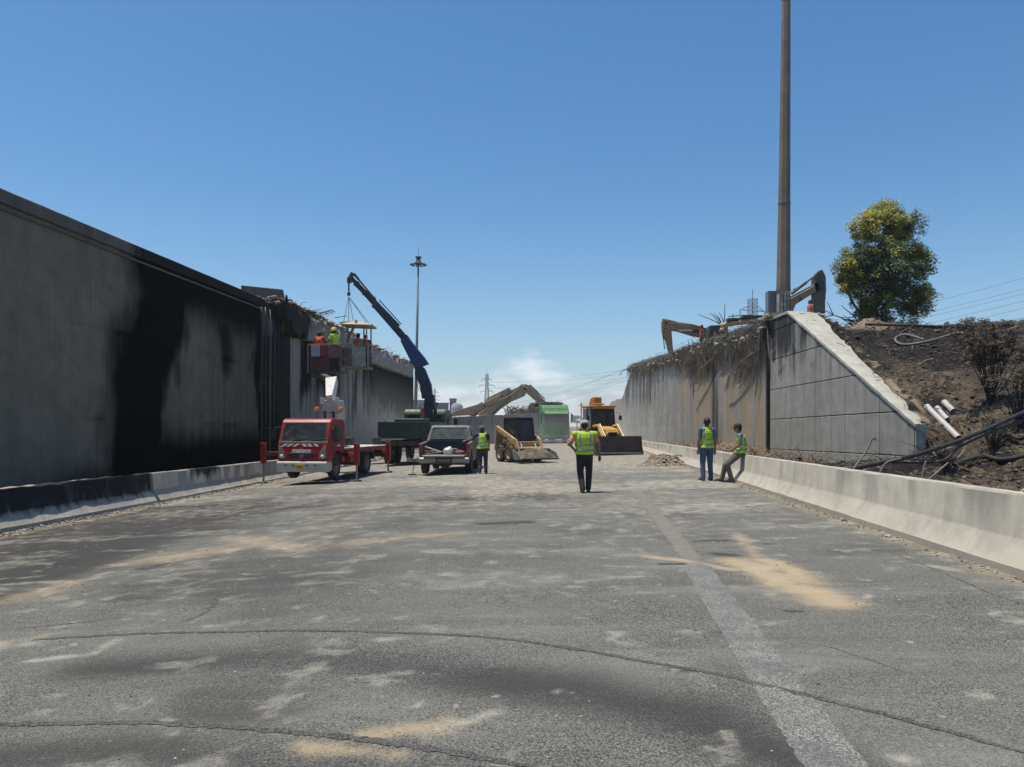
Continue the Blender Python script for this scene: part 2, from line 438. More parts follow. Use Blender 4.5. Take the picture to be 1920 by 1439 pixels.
def road_material():
    m, nt, b = newmat('asphalt_with_dust')
    pos = N(nt, 'ShaderNodeNewGeometry').outputs['Position']
    big = noise(nt, pos, 0.6, 5, 0.6); med = noise(nt, pos, 3.5, 6, 0.65, 0.4); fine = noise(nt, pos, 85, 3, 0.7); mid = noise(nt, pos, 16, 4, 0.7)
    sweep = noise(nt, pos, 1.0, 6, 0.6, 0.6, (0.35, 1.6, 1))
    vo = N(nt, 'ShaderNodeTexVoronoi'); vo.inputs['Scale'].default_value = 140; nt.links.new(pos, vo.inputs['Vector'])
    vs_ = N(nt, 'ShaderNodeSeparateColor'); nt.links.new(vo.outputs['Color'], vs_.inputs[0])
    c = mixc(nt, mrange(nt, vs_.outputs[0], 0.1, 1.0), (0.024, 0.024, 0.023, 1), (0.240, 0.240, 0.210, 1))
    c = mixc(nt, mrange(nt, fine, 0.35, 0.7, 0, 0.55), c, (0.046, 0.044, 0.040, 1))
    c = mixc(nt, mrange(nt, big, 0.35, 0.65, 0.0, 0.45), c, (0.135, 0.133, 0.114, 1))
    c = mixc(nt, mrange(nt, sweep, 0.48, 0.7, 0.0, 0.38), c, (0.23, 0.22, 0.19, 1))
    c = mixc(nt, mrange(nt, sweep, 0.46, 0.28, 0.0, 0.35), c, (0.04, 0.04, 0.041, 1))
    at = N(nt, 'ShaderNodeAttribute'); at.attribute_name = 'stain'
    sp = N(nt, 'ShaderNodeSeparateColor'); nt.links.new(at.outputs['Color'], sp.inputs[0])
    def msk(ch, lo, hi, k, nz, kf=0.5):
        q = math_(nt, 'MULTIPLY', math_(nt, 'SUBTRACT', nz, 0.5), k)
        q2 = math_(nt, 'MULTIPLY', math_(nt, 'SUBTRACT', fine, 0.5), kf)
        return math_(nt, 'MULTIPLY', mrange(nt, math_(nt, 'ADD', math_(nt, 'ADD', ch, q), q2), lo, hi), mrange(nt, ch, 0.0, 0.1), True)
    c = mixc(nt, math_(nt, 'MULTIPLY', msk(sp.outputs['Blue'], 0.2, 0.8, 1.1, sweep), 0.82), c, (0.026, 0.025, 0.025, 1))
    c = mixc(nt, math_(nt, 'MULTIPLY', msk(sp.outputs['Red'], 0.15, 1.0, 1.2, med, 1.1), 0.80), c, (0.38, 0.295, 0.185, 1))
    c = mixc(nt, math_(nt, 'MULTIPLY', msk(sp.outputs['Green'], 0.25, 1.05, 1.5, med, 1.3), 0.66), c, (0.38, 0.355, 0.30, 1))
    c = mixc(nt, mrange(nt, noise(nt, pos, 7, 2, 0.5), 0.70, 0.78, 0.0, 0.55), c, (0.33, 0.31, 0.27, 1))
    nt.links.new(c, b.inputs['Base Color'])
    b.inputs['Roughness'].default_value = 0.9
    b.inputs['Specular IOR Level'].default_value = 0.25
    fl = noise(nt, pos, 5.0, 4, 0.6, 0.3, (1.0, 2.6, 1)); fl2 = noise(nt, pos, 2.1, 8, 0.72, 0.8, (0.8, 2.4, 1))
    c = mixc(nt, mrange(nt, fl, 0.66, 0.74, 0.0, 0.6), c, (0.37, 0.35, 0.30, 1))
    c = mixc(nt, mrange(nt, fl, 0.36, 0.26, 0.0, 0.45), c, (0.035, 0.033, 0.031, 1))
    c = mixc(nt, mrange(nt, fl2, 0.53, 0.66, 0.0, 0.60), c, (0.30, 0.285, 0.24, 1))
    c = mixc(nt, mrange(nt, fl2, 0.46, 0.35, 0.0, 0.55), c, (0.045, 0.043, 0.041, 1))
    bump(nt, b, math_(nt, 'ADD', math_(nt, 'MULTIPLY', vo.outputs['Distance'], 0.6), math_(nt, 'ADD', fine, mid)), 0.55, 0.006)
    return m
ROAD = road_material()
def cross(X):
    return np.where(X > -2, .015 * X, -.03 + .05 * (np.maximum(X, -9.5) + 2))
def road_pt(u, v):
    X = u + SL * v
    z = cross(X) + (fbm(X * 2.0, v * 2.0, 3) - .5) * .018 + (fbm(X * .4, v * .4, 8) - .5) * .02
    return X, v + 0 * u, z
gU = np.linspace(-12.6, 5.2, 330)
gV = np.concatenate([np.arange(-4, 2.6, .2), np.arange(2.6, 14, .045), np.arange(14, 30, .08), np.arange(30, 110, .5)])
road = gridmesh('road', gU, gV, road_pt, ROAD, stain=road_stain_tones, kind='structure')

def ribbon(name, pts, w, m, parent=None, lift=.006, jag=.25, seed=1, step=.04, gaps=0.0, **kw):
    rg = random.Random(seed); P_ = [Vector(p) for p in pts]; mb = MB(); dense = []
    # smooth curve through the points
    for i in range(len(P_) - 1):
        p0 = P_[max(i - 1, 0)]; p1 = P_[i]; p2 = P_[i + 1]; p3 = P_[min(i + 2, len(P_) - 1)]
        k = max(2, int((p2 - p1).length / step))
        for j in range(k):
            t = j / k
            dense.append(0.5 * ((2 * p1) + (p2 - p0) * t + (2 * p0 - 5 * p1 + 4 * p2 - p3) * t * t + (3 * p1 - p0 - 3 * p2 + p3) * t ** 3))
    dense.append(P_[-1]); L = []
    for i, p in enumerate(dense):
        d = (dense[min(i + 1, len(dense) - 1)] - dense[max(i - 1, 0)]); d.z = 0; d.normalize(); s_ = Vector((-d.y, d.x, 0))
        e = min(1, i / 8, (len(dense) - 1 - i) / 8) * .85 + .15
        a = w / 2 * e * (1 + rg.uniform(-jag, jag)); b2 = w / 2 * e * (1 + rg.uniform(-jag, jag))
        for q in (p + s_ * a, p - s_ * b2):
            zz = float(road_pt(np.array([q.x - SL * q.y]), np.array([q.y]))[2][0]); L.append((q.x, q.y, zz + lift))
    fs = []; gap = 0
    for i in range(len(dense) - 1):
        if gap > 0: gap -= 1; continue
        if rg.random() < gaps: gap = rg.randint(1, 6); continue
        fs.append((2 * i, 2 * i + 1, 2 * i + 3, 2 * i + 2))
    mb.add(L, fs)
    return mb.build(name, m, parent, fix=False, **kw)
def speckled(name, lo, hi):
    m, nt, b = newmat(name); pos = N(nt, 'ShaderNodeNewGeometry').outputs['Position']
    vo = N(nt, 'ShaderNodeTexVoronoi'); vo.inputs['Scale'].default_value = 140; nt.links.new(pos, vo.inputs['Vector'])
    sp = N(nt, 'ShaderNodeSeparateColor'); nt.links.new(vo.outputs['Color'], sp.inputs[0]); f = noise(nt, pos, 55, 3, .7); g = noise(nt, pos, 4, 5, .6)
    c = mixc(nt, mrange(nt, sp.outputs[0], .1, 1), rgb(lo), rgb(hi)); c = mixc(nt, mrange(nt, f, .35, .7, 0, .5), c, rgb(lo)); c = mixc(nt, mrange(nt, g, .4, .7, 0, .4), c, rgb(hi, .8))
    nt.links.new(c, b.inputs['Base Color']); b.inputs['Roughness'].default_value = .92; b.inputs['Specular IOR Level'].default_value = .2; bump(nt, b, f, .6, .006); return m
TYRE = speckled('tyre_rubber_mark', (.026, .026, .025), (.150, .147, .135))
ribbon('tyre_mark', gp((60, 1200), (250, 1190), (420, 1186), (560, 1183), (700, 1186), (830, 1191), (960, 1202), (1100, 1221), (1200, 1240), (1330, 1262), (1440, 1287), (1600, 1326), (1760, 1367), (1930, 1414)), .048, TYRE, road, seed=3, lift=.0035, jag=.45, gaps=.0, step=.03, kind='structure')
ribbon('tyre_mark', gp((-30, 1358), (130, 1356), (250, 1356), (400, 1362), (520, 1371), (640, 1383), (760, 1398), (880, 1419), (1010, 1442)), .055, TYRE, road, seed=4, lift=.0035, jag=.45, gaps=.0, step=.03, kind='structure')
ribbon('tyre_mark', gp((345, 1165), (385, 1150), (402, 1130), (400, 1112)), .05, TYRE, road, seed=5, lift=.002, jag=.7, gaps=.0, kind='structure')
ribbon('tyre_mark', gp((30, 1180), (120, 1172), (230, 1159)), .03, TYRE, road, seed=6, lift=.002, jag=.7, gaps=.0, kind='structure')
ribbon('tyre_mark', gp((1540, 1210), (1640, 1240), (1700, 1262)), .02, TYRE, road, seed=8, lift=.002, jag=.7, gaps=.0, kind='structure')
ribbon('tyre_mark', gp((300, 1080), (330, 1072)), .05, TYRE, road, seed=7, kind='structure')
ribbon('tyre_mark', gp((1655, 1030), (1750, 1068), (1850, 1110), (1930, 1138)), .02, TYRE, road, seed=9, lift=.002, jag=.7, gaps=.0, kind='structure')

def line_material():
    m, nt, b = newmat('worn_white_line')
    pos = N(nt, 'ShaderNodeNewGeometry').outputs['Position']
    f = noise(nt, pos, 75, 3, 0.7); g = noise(nt, pos, 2.2, 6, 0.65, .4); md = noise(nt, pos, 18, 3, .6)
    vo = N(nt, 'ShaderNodeTexVoronoi'); vo.inputs['Scale'].default_value = 140; nt.links.new(pos, vo.inputs['Vector'])
    vs_ = N(nt, 'ShaderNodeSeparateColor'); nt.links.new(vo.outputs['Color'], vs_.inputs[0])
    c = mixc(nt, mrange(nt, vs_.outputs[0], .1, 1), (0.06, 0.06, 0.055, 1), (0.28, 0.275, 0.24, 1))
    wear = math_(nt, 'ADD', math_(nt, 'ADD', f, math_(nt, 'MULTIPLY', g, 1.1)), math_(nt, 'MULTIPLY', md, .5))
    c = mixc(nt, mrange(nt, wear, 1.15, 1.6, 0, .95), c, (0.085, 0.083, 0.08, 1))
    nt.links.new(c, b.inputs['Base Color']); b.inputs['Roughness'].default_value = .85
    bump(nt, b, f, .5, .006)
    return m
ribbon('lane_line', gp((1705, 1640), (1625, 1530), (1592, 1470), (1515, 1365), (1447, 1270), (1386, 1180), (1335, 1105), (1303, 1055)), .31, line_material(), road, lift=.0022, jag=.05, seed=11, kind='structure')

ribbon('lane_line', gp((1300, 1052), (1262, 1005), (1228, 962), (1195, 922)), .26, speckled('dusty_old_line', (.10, .095, .08), (.26, .24, .20)), road, lift=.002, jag=.3, seed=12, gaps=.0, kind='structure')
# rough dirt ground far beyond the works
def dirt(name, base=(0.19, 0.155, 0.11), dark=(0.06, 0.05, 0.04), light=(0.30, 0.25, 0.18), sc=1.0, chr_=False):
    m, nt, b = newmat(name)
    pos = N(nt, 'ShaderNodeNewGeometry').outputs['Position']
    a = noise(nt, pos, .5 * sc, 7, .62); g = noise(nt, pos, 4 * sc, 6, .65); f = noise(nt, pos, 26 * sc, 5, .7)
    c = mixc(nt, mrange(nt, a, .35, .65), rgb(dark), rgb(base))
    c = mixc(nt, mrange(nt, g, .45, .7, 0, .8), c, rgb(light))
    c = mixc(nt, mrange(nt, f, .42, .7, 0, .65), c, rgb(dark))
    if chr_:
        at = N(nt, 'ShaderNodeAttribute'); at.attribute_name = 'stain'
        sp = N(nt, 'ShaderNodeSeparateColor'); nt.links.new(at.outputs['Color'], sp.inputs[0])
        q = math_(nt, 'ADD', sp.outputs['Red'], math_(nt, 'MULTIPLY', math_(nt, 'SUBTRACT', g, .5), 1.3))
        q = math_(nt, 'ADD', q, math_(nt, 'MULTIPLY', math_(nt, 'SUBTRACT', f, .5), 1.0))
        c = mixc(nt, math_(nt, 'MULTIPLY', mrange(nt, q, .25, .7), .93), c, (0.017, 0.015, 0.014, 1))
        q = math_(nt, 'ADD', sp.outputs['Green'], math_(nt, 'MULTIPLY', math_(nt, 'SUBTRACT', f, .5), .8))
        c = mixc(nt, math_(nt, 'MULTIPLY', mrange(nt, q, .3, .8), .9), c, rgb(light, 1.25))
    nt.links.new(c, b.inputs['Base Color']); b.inputs['Roughness'].default_value = .95; b.inputs['Specular IOR Level'].default_value = .15
    bump(nt, b, math_(nt, 'ADD', math_(nt, 'MULTIPLY', g, 2), f), .9, .05)
    return m
DIRT = dirt('pale_dirt')
gmb = MB(); gmb.add([(-4000, -300, -.95), (4000, -300, -.95), (4000, 5000, -.95), (-4000, 5000, -.95)], [(0, 1, 2, 3)])
gmb.build('ground', DIRT, kind='structure', fix=False)
far_dirt = gridmesh('dirt_track', np.linspace(-40, 60, 120), np.linspace(100, 330, 110), lambda u, v: (u, v, .25 + (fbm(u * .1, v * .1, 4) - .5) * .9 - sstep(105, 100, v) * .5 + np.clip((v - 200) * .004, 0, 1)), DIRT, kind='structure')

# ================================================================== BARRIERS
BAR = concrete('barrier_concrete', (0.42, 0.39, 0.325), streak=.38, bmp=.3)
BARS = concrete('sooty_barrier_concrete', (0.36, 0.33, 0.28), streak=.4, bmp=.6)
def barrier(name, X0, Y0, Y1, h0, h1, m, label, side=1, step=.25, stain=None, jit=.004, broken=0.0, group=None):
    # side: +1 the road lies to the left of it. Profile listed from the road-side toe over the top to the back toe
    prof = [(-.30, -.25), (-.30, .085), (-.285, .10), (-.135, .34), (-.12, .37), (-.085, .80), (-.07, .825), (0, .832), (.07, .825), (.085, .80), (.12, .37), (.30, .10), (.30, -.25)]
    rg = random.Random(5 + int(X0 * 10)); n = len(prof); vs = []; fs = []
    k = int((Y1 - Y0) / step) + 1
    for i in range(k):
        Y = Y0 + (Y1 - Y0) * i / (k - 1); h = h0 + (h1 - h0) * i / (k - 1)
        for j, (a, z) in enumerate(prof):
            zz = z * (h / .832) if z > 0 else z
            X = X0 + SL * Y + a * side
            gz = zg(X0 + SL * Y)
            jj = jit * (1 + broken * 4 * (z > .7))
            vs.append((X + rg.uniform(-jj, jj), Y, gz + zz + rg.uniform(-jj, jj)))
    for i in range(k - 1):
        for j in range(n - 1): fs.append((i * n + j, (i + 1) * n + j, (i + 1) * n + j + 1, i * n + j + 1))
    fs.append(tuple(range(n))); fs.append(tuple(range((k - 1) * n, k * n))[::-1])
    mb = MB(); mb.add(vs, fs); o = mb.build(name, m, None)
    o.data.polygons.foreach_set('use_smooth', [True] * len(o.data.polygons)); o.data.set_sharp_from_angle(angle=R(28))
    if stain: set_stain(o.data, stain)
    return tag(o, label, 'barrier', group)
def rb_stain(x, y, z):
    n = fbm(y * .5, z * 2, 12)
    low = sstep(.42, .15, z - zg(5))
    return sstep(.66, .8, n) * .35 * (1 - low), sstep(.25, .6, n) * .2, np.maximum(low * .6, .55 * sstep(20, 34, y)) 
for (a, b_, ha, hb, lab) in ((-2, 44, .90, .60, 'long pale concrete barrier two workers stand at, running along the right edge of the road'), (44.05, 84, .60, .55, 'dusty far length of barrier at the foot of the right wall, beyond the dirt heap')):
    barrier('concrete_barrier', 4.93, a, b_, ha, hb, BAR, lab, 1, stain=rb_stain, group='concrete road barriers')
def lb_stain(k):
    def f(x, y, z):
        zz = z + .405; n = fbm(y * .8, z * 3, 22)
        if k == 0:
            s = .95 * sstep(.20, .44, zz) * sstep(.835, .80, zz + (n - .5) * .05); return s, n * 0, .25 * sstep(.6, .3, zz)
        if k == 1:
            s = .95 * np.exp(-((y - 22.6) / .9) ** 2) * sstep(.5, .7, zz) * .9 + .12; return s, n * 0, .4 * sstep(.5, .2, zz) + .1
        return .15 + 0 * n, 0 * n, .5 + 0 * n
    return f
barrier('concrete_barrier', -11.05, 4, 19.65, .86, .80, BARS, 'soot blackened concrete barrier with a pale rim, nearest the left wall corner of the road', -1, stain=lb_stain(0), broken=1, group='concrete road barriers')
barrier('concrete_barrier', -11.0, 19.72, 29.6, .80, .72, BARS, 'grey concrete barrier between the blackened barrier and the red truck', -1, stain=lb_stain(1), group='concrete road barriers')
barrier('concrete_barrier', -11.0, 29.7, 60, .72, .6, BARS, 'dusty concrete barrier behind the red truck along the left wall foot', -1, stain=lb_stain(2), group='concrete road barriers')

# loose crumbs along the barriers and over the road
CRUMB = M('crushed_concrete', (0.33, 0.29, 0.23), .95, 0, .3, 9, .2, .5)
CRUMBD = M('charred_crumbs', (0.07, 0.062, 0.055), .95, 0, .4, 9, .1, .5)
def rz(X, Y): return float(road_pt(np.array([X - SL * Y]), np.array([Y]))[2][0])
mb = MB(); md = MB(); rg = random.Random(21)
for i in range(1500):
    Y = rg.uniform(5, 40); X = 4.93 + SL * Y - .30 - abs(rg.gauss(0, .10)) - .01; r = rg.uniform(.004, .022) * (1 + (rg.random() < .03) * 1.4)
    (mb if rg.random() < .6 else md).rock((X, Y, rz(X, Y) + r * .2), r, rg)
for i in range(1500):
    Y = rg.uniform(10, 30); X = -11.05 + SL * Y + .32 + abs(rg.gauss(0, .3)); r = rg.uniform(.006, .035)
    (mb if rg.random() < .6 else md).rock((X, Y, rz(X, Y) + r * .2), r, rg)
for i in range(900):
    Y = 3 + 24 * rg.random() ** 1.5; X = rg.uniform(-.62, .62) * Y; r = rg.uniform(.003, .011) * (.6 + Y / 14)
    if X > 4.5 + SL * Y or X < -10.3 + SL * Y: continue
    (mb if rg.random() < .45 else md).rock((X, Y, rz(X, Y) + r * .15), r, rg)
mb.build('concrete_crumbs', CRUMB, road, kind='stuff', label='pale crumbs of concrete scattered on the road')
md.build('charred_crumbs', CRUMBD, road, kind='stuff', label='dark grit scattered on the road')

# ================================================================== LEFT WALL
WX0 = -12.9; WTOP = 7.06
def KZ(z): return 1.63 + (z - 1.63) * 1.075
def wallX(Y): return WX0 + SL * Y
LW = concrete('sooty_wall_concrete', (0.215, 0.187, 0.145), (0.0016, 0.0016, 0.0022), .12, .18, .05, .85, bmp=.5, spec=.06)
def lw_stain(x, y, z):
    px = 1061 + WX0 * 1400 / np.maximum(y, 5); t = (z + .3) / 7.35
    n = (fbm(y * .9, z * .25, 41) - .5); n2 = fbm(y * .6, z * .5, 44) - .5
    pp = px + n * 70
    xc = 285 + (t - .5) * 75 + n2 * 50
    dd = pp - xc; s = 1.2 * np.where(dd < 0, np.exp(-(np.abs(dd) / 72) ** 1.8), np.exp(-(np.abs(dd) / 46) ** 2.6))
    s = np.maximum(s, .74 * sstep(190, 280, pp) * (.52 + .9 * sstep(.62, 1.0, t) + .8 * sstep(.32, .08, t)))
    s = np.maximum(s, .75 * np.exp(-(np.abs(pp - 418) / 24) ** 2) * sstep(.35, .6, t) * sstep(1.0, .8, t))
    s = np.maximum(s, .9 * sstep(476, 490, pp))
    s = np.maximum(s, .72 * sstep(.26, .02, t) * sstep(-100, 180, pp))
    s = np.maximum(s, .20 + .2 * n2) 
    s = s - .18 * np.exp(-(np.abs(pp - 362) / 36) ** 2) * sstep(.95, .7, t) * sstep(.05, .3, t)
    s = s - .15 * sstep(230, 60, pp)
    for zj in (4.75, 2.25): s = s + .16 * np.exp(-((z - zj + .02 * y) / .07) ** 2) * sstep(.35, .55, fbm(y * .7, z * 0, 49))
    g = .25 * sstep(.5, .8, fbm(y * .3, z * .2, 48))
    return np.clip(s, 0, 1.3), g, 0 * s
LWY1 = 31.55
lwall = thing('retaining_wall', 'tall smooth concrete retaining wall with black soot bands, filling the left side', 'wall', (wallX(17), 17, -.3), group='underpass walls')
gridmesh('wall_face', np.linspace(3, LWY1, 260), np.linspace(-.6, WTOP - .30, 80), lambda u, v: (wallX(u) - wallX(17), u - 17, v + .3), LW, lwall)
f_ = lwall.children[0]
set_stain(f_.data, lambda x, y, z: lw_stain(x + wallX(17), y + 17, z - .3))
mb = MB(); mb.prism([(wallX(3) - .004, 3, -.6), (wallX(LWY1) - .004, LWY1, -.6), (wallX(LWY1) - 1.2, LWY1, -.6), (wallX(3) - 1.2, 3, -.6)], (0, 0, WTOP - .36 + .6))
mb.build('wall_core', LW, lwall, world=True)
mb = MB()
k = 60; prof = [(.0, -.02), (.085, .0), (.09, .29), (.06, .32), (-.40, .34), (-.40, -.02)]
vs = []
for i in range(k + 1):
    Y = 3 + (LWY1 + .25 - 3) * i / k
    for a, z in prof: vs.append((wallX(Y) + a + random.uniform(-.003, .003), Y, WTOP - .34 + z + random.uniform(-.004, .004)))
n = len(prof)
mb.add(vs, [(i * n + j, (i + 1) * n + j, (i + 1) * n + (j + 1) % n, i * n + (j + 1) % n) for i in range(k) for j in range(n)] + [tuple(range(n)), tuple(range(k * n, k * n + n))[::-1]])
COP = concrete('coping_concrete', (0.13, 0.12, 0.105), (0.006, 0.006, 0.007), .5)
c_ = mb.build('coping', COP, lwall, world=True)
set_stain(c_.data, lambda x, y, z: (.9 * sstep(20.5, 23.5, y + 17), 0 * x, 0 * x))
mb = MB(); mb.box((0, 0, 0), (.03, 24, .05)); 
o = MB().bar((wallX(3) + .035, 3, WTOP - .47), (wallX(LWY1) + .035, LWY1, WTOP - .47), .06, .05).build('shadow_line_strip', COP, lwall, world=True)  # dark strip added to draw the thin shadow line below the coping
# raised carriageway held up by the wall
mb = MB(); mb.prism([(wallX(3) - 1.2, 3, -1), (wallX(35) - 1.6, 35, -1), (-45, 35, -1), (-45, 3, -1)], (0, 0, WTOP - .7 + 1))
mb.build('raised_embankment', DIRT, kind='structure')

# recess with pipes at the end of the wall
DARKP = M('blackened_panel', (0.022, 0.032, 0.029), .7, 0, .4, 1.2, .1, .3)
BLK = M('black_plastic_pipe', (0.012, 0.012, 0.013), .5, 0, .2, 5, .1, .1)
BLKG = M('grey_conduit', (0.10, 0.10, 0.095), .5, 0, .2, 5, .2, .1)
ABY0, ABY1 = 35.0, 63.2
abut = thing('bridge_abutment', 'sooty concrete abutment of the missing bridge, behind the two lifted baskets', 'wall', (wallX(40), 40, -.3), group='underpass walls')
AB = concrete('abutment_concrete', (0.33, 0.30, 0.255), (0.004, 0.004, 0.005), .7, .5, .1, .85, bmp=.5, spec=.1, dusty=(0.40, 0.37, 0.31))
def ab_stain(x, y, z):
    px = 1061 + WX0 * 1400 / y; n = fbm(y * .5, z * .35, 61) - .5; n2 = fbm(y * 1.5, z * .3, 65) - .5
    top = sstep(1.6, 4.6, z + n * 3)
    s = 1.05 * top * sstep(553, 575, px + n * 25) * (1 - .8 * np.exp(-(np.abs(px - 665 + n * 20) / 34) ** 2))
    s = np.maximum(s, .6 * sstep(570, 590, px) * sstep(1.5, 3.5, z + n * 3) * sstep(640, 610, px))
    s = np.maximum(s, 1.1 * sstep(680, 705, px + n2 * 30) * sstep(2.2, 3.6, z + n2 * 2.5) * sstep(.35, .5, fbm(y * .9, z * .6, 69)))
    s = np.maximum(s, .04 + .80 * sstep(.46, .66, fbm(y * 1.3, z * .16, 67)) * sstep(.8, 3.4, z + n * 2) * sstep(590, 640, px))
    s = s * (1 - .75 * np.exp(-(np.abs(px - 552) / 9) ** 2))
    d = sstep(3.2, .8, z + n * 2) * .5
    return s, .35 * sstep(700, 770, px) * sstep(4, 2, z), d
gridmesh('wall_face', np.linspace(ABY0, ABY1, 150), np.linspace(-.6, 5.95, 60), lambda u, v: (wallX(u) - wallX(40), u - 40, v + .3), AB, abut)
set_stain(abut.children[0].data, lambda x, y, z: ab_stain(x + wallX(40), y + 40, z - .3))
mb = MB(); mb.prism([(wallX(ABY0) - .004, ABY0 + .02, -.6), (wallX(ABY1) - .004, ABY1, -.6), (wallX(ABY1) - 3, ABY1, -.6), (wallX(ABY0) - 3, ABY0 + .02, -.6)], (0, 0, 6.5))
mb.build('wall_core', AB, abut, world=True)
for (xa, xb, za, zb) in ((-1.55, -.02, -.5, 1.55), (-1.55, -.02, 1.58, 3.65), (-1.55, -.02, 3.68, 5.9)):
    MB().box((wallX(ABY0) + (xa + xb) / 2, ABY0 - .03, (za + zb) / 2), (xb - xa, .06, zb - za)).build('panel', DARKP, abut, world=True, bevel=.01)
MB().box((wallX(33.3) - 2.2, 33.3, 3.0), (1.2, 3.4, 7.6)).build('recess_wall', DARKP, kind='structure')
pr = thing('pipe_bundle', 'black vertical pipes and hanging cables in the gap between the two left walls', 'pipes', (wallX(31.9), 31.9, -.3))
for i, (px, r, m) in enumerate(((489, .07, BLK), (497, .05, BLK), (506, .035, BLKG), (513, .06, BLK), (521, .03, BLK))):
    Y = 31.9 + i * .55; X = (px - 960) / F * Y
    MB().path([(X, Y, -.3), (X + .01, Y, 3), (X + .04, Y, 5.9), (X + .02, Y, 6.8)], r, 8).build('pipe', m, pr, world=True, smooth=True)
for i in range(5):
    y0 = 32.3 + i * .3
    a = P(478 + i * 5, 556 + i * 2, y0 - .6); b_ = P(532 - i * 2, 557 + i * 3, y0 + 1.6)
    pts = [a.lerp(b_, t / 6) + Vector((0, 0, -.18 * math.sin(math.pi * t / 6) * (1 + i * .3))) for t in range(7)]
    pts += [pts[-1] + Vector((.02 * (1 + i), 0, -.5)), pts[-1] + Vector((.03, 0, -1.1 - .4 * (i % 3)))]
    MB().path(pts, .022, 6).build('cable', BLKG if i % 2 else BLK, pr, world=True, smooth=True)

# broken beam on top of the abutment
BRK = concrete('broken_concrete', (0.30, 0.285, 0.255), (0.02, 0.02, 0.02), .45, bmp=1.0)
def interp(x, xs, ys): return float(np.interp(x, xs, ys))
rg = random.Random(33)
beam = thing('broken_beam', 'broken concrete edge beam on the abutment with a ragged rubble top', 'beam', (wallX(40), 40, 5.4))
vs = []; fs = []; k = 150; n = 10
for i in range(k + 1):
    px = 534 + (775 - 534) * (1 - (1 - i / k) ** 1.0); Y = onwall(px, WX0 + .35)
    zt = 7.06 + interp(px, [534, 560, 590, 640, 700, 775], [.15, .12, .05, .0, -.25, -.35]) + (fbm(np.array([Y * 2.2]), np.array([1.]), 71)[0] - .5) * .9
    zb = interp(px, [534, 545, 556, 563, 600, 695, 775], [6.7, 6.45, 6.05, 5.8, 5.92, 5.75, 5.63]) + (fbm(np.array([Y * 3.0]), np.array([7.]), 75)[0] - .5) * (1.1 if px < 572 else .14)
    th = 0.9
    pr_ = [(0, zb), (.02, zb + .3), (.02, zb + .65), (-.03, zt - .1), (-.12, zt), (-.4, zt + .06), (-.8, zt - .02), (-th, zt - .2), (-th, zb + .4), (-th, zb)]
    for a, z in pr_:
        j = .03 if z < zt - .3 else .09
        vs.append((WX0 + .35 + SL * Y + a + rg.uniform(-j, j) * .5, Y + rg.uniform(-j, j) * .5, z + rg.uniform(-j, j)))
for i in range(k):
    for j in range(n): fs.append((i * n + j, (i + 1) * n + j, (i + 1) * n + (j + 1) % n, i * n + (j + 1) % n))
fs += [tuple(range(n)), tuple(range(k * n, k * n + n))[::-1]]
o = MB().add(vs, fs).build('beam_body', BRK, beam, world=True)
set_stain(o.data, lambda x, y, z: (np.maximum(.55 * sstep(.35, .05, z) + .30 * fbm(y * 1.2, z * 2, 81), 1.0 * sstep(37.2, 35.9, y + 40 + (fbm(y * 2, z * 2, 82) - .5) * 2)), .3 * fbm(y, z, 84), .2 + 0 * x))  # left end blackened to paint in the shade of its broken hollow
RUB = M('broken_concrete_rubble', (0.30, 0.27, 0.225), .95, 0, .35, 4, .3, .6)
RUBD = M('sooty_rubble', (0.08, 0.075, 0.068), .95, 0, .4, 4, .25, .6)
REB = M('rusty_rebar', (0.10, 0.062, 0.042), .8, .3, .3, 12, .25, .2)
ma, mb2, mc = MB(), MB(), MB()
for i in range(900):
    px = 520 + 255 * rg.random(); Y = onwall(px, WX0 + .1); a = rg.uniform(-1.4, .3)
    X = WX0 + .2 + SL * Y + a; zt = 7.06 + interp(px, [534, 560, 590, 640, 700, 775], [.15, .12, .05, .0, -.25, -.35])
    r = rg.uniform(.04, .16) * (1 + (rg.random() < .08)); z = zt + rg.uniform(-.05, .22) * (1 if a < -.1 else .3)
    (ma if rg.random() < .62 else mb2).rock((X, Y, z), r, rg)
for i in range(130):
    px = 540 + 235 * rg.random() ** 1.2; Y = onwall(px, WX0); X = wallX(Y) + rg.uniform(-.6, .4); z = 6.98 + interp(px, [534, 640, 775], [.15, 0, -.35])
    d = Vector((rg.uniform(-.4, 1), rg.uniform(-1, .6), rg.uniform(-.25, .7))).normalized(); L = rg.uniform(.3, 1.0)
    p = Vector((X, Y, z)); mid = p + d * L * .5 + Vector((0, 0, rg.uniform(-.05, .1)))
    mc.path([p, mid, p + d * L + Vector((rg.uniform(-.1, .1), 0, rg.uniform(-.3, .1)))], .010, 4)
for (a, b_) in (((596, 590), (626, 582)), ((600, 587), (622, 581)), ((604, 592), (628, 584)), ((628, 596), (650, 593)), ((590, 585), (615, 588))):
    mc.tube(P(a[0], a[1], 38), P(b_[0], b_[1], 36.6), .022, .018, 6)
ma.build('rubble', RUB, beam, world=True, kind='stuff'); mb2.build('sooty_rubble', RUBD, beam, world=True, kind='stuff'); mc.build('rebar', REB, beam, world=True, kind='stuff')
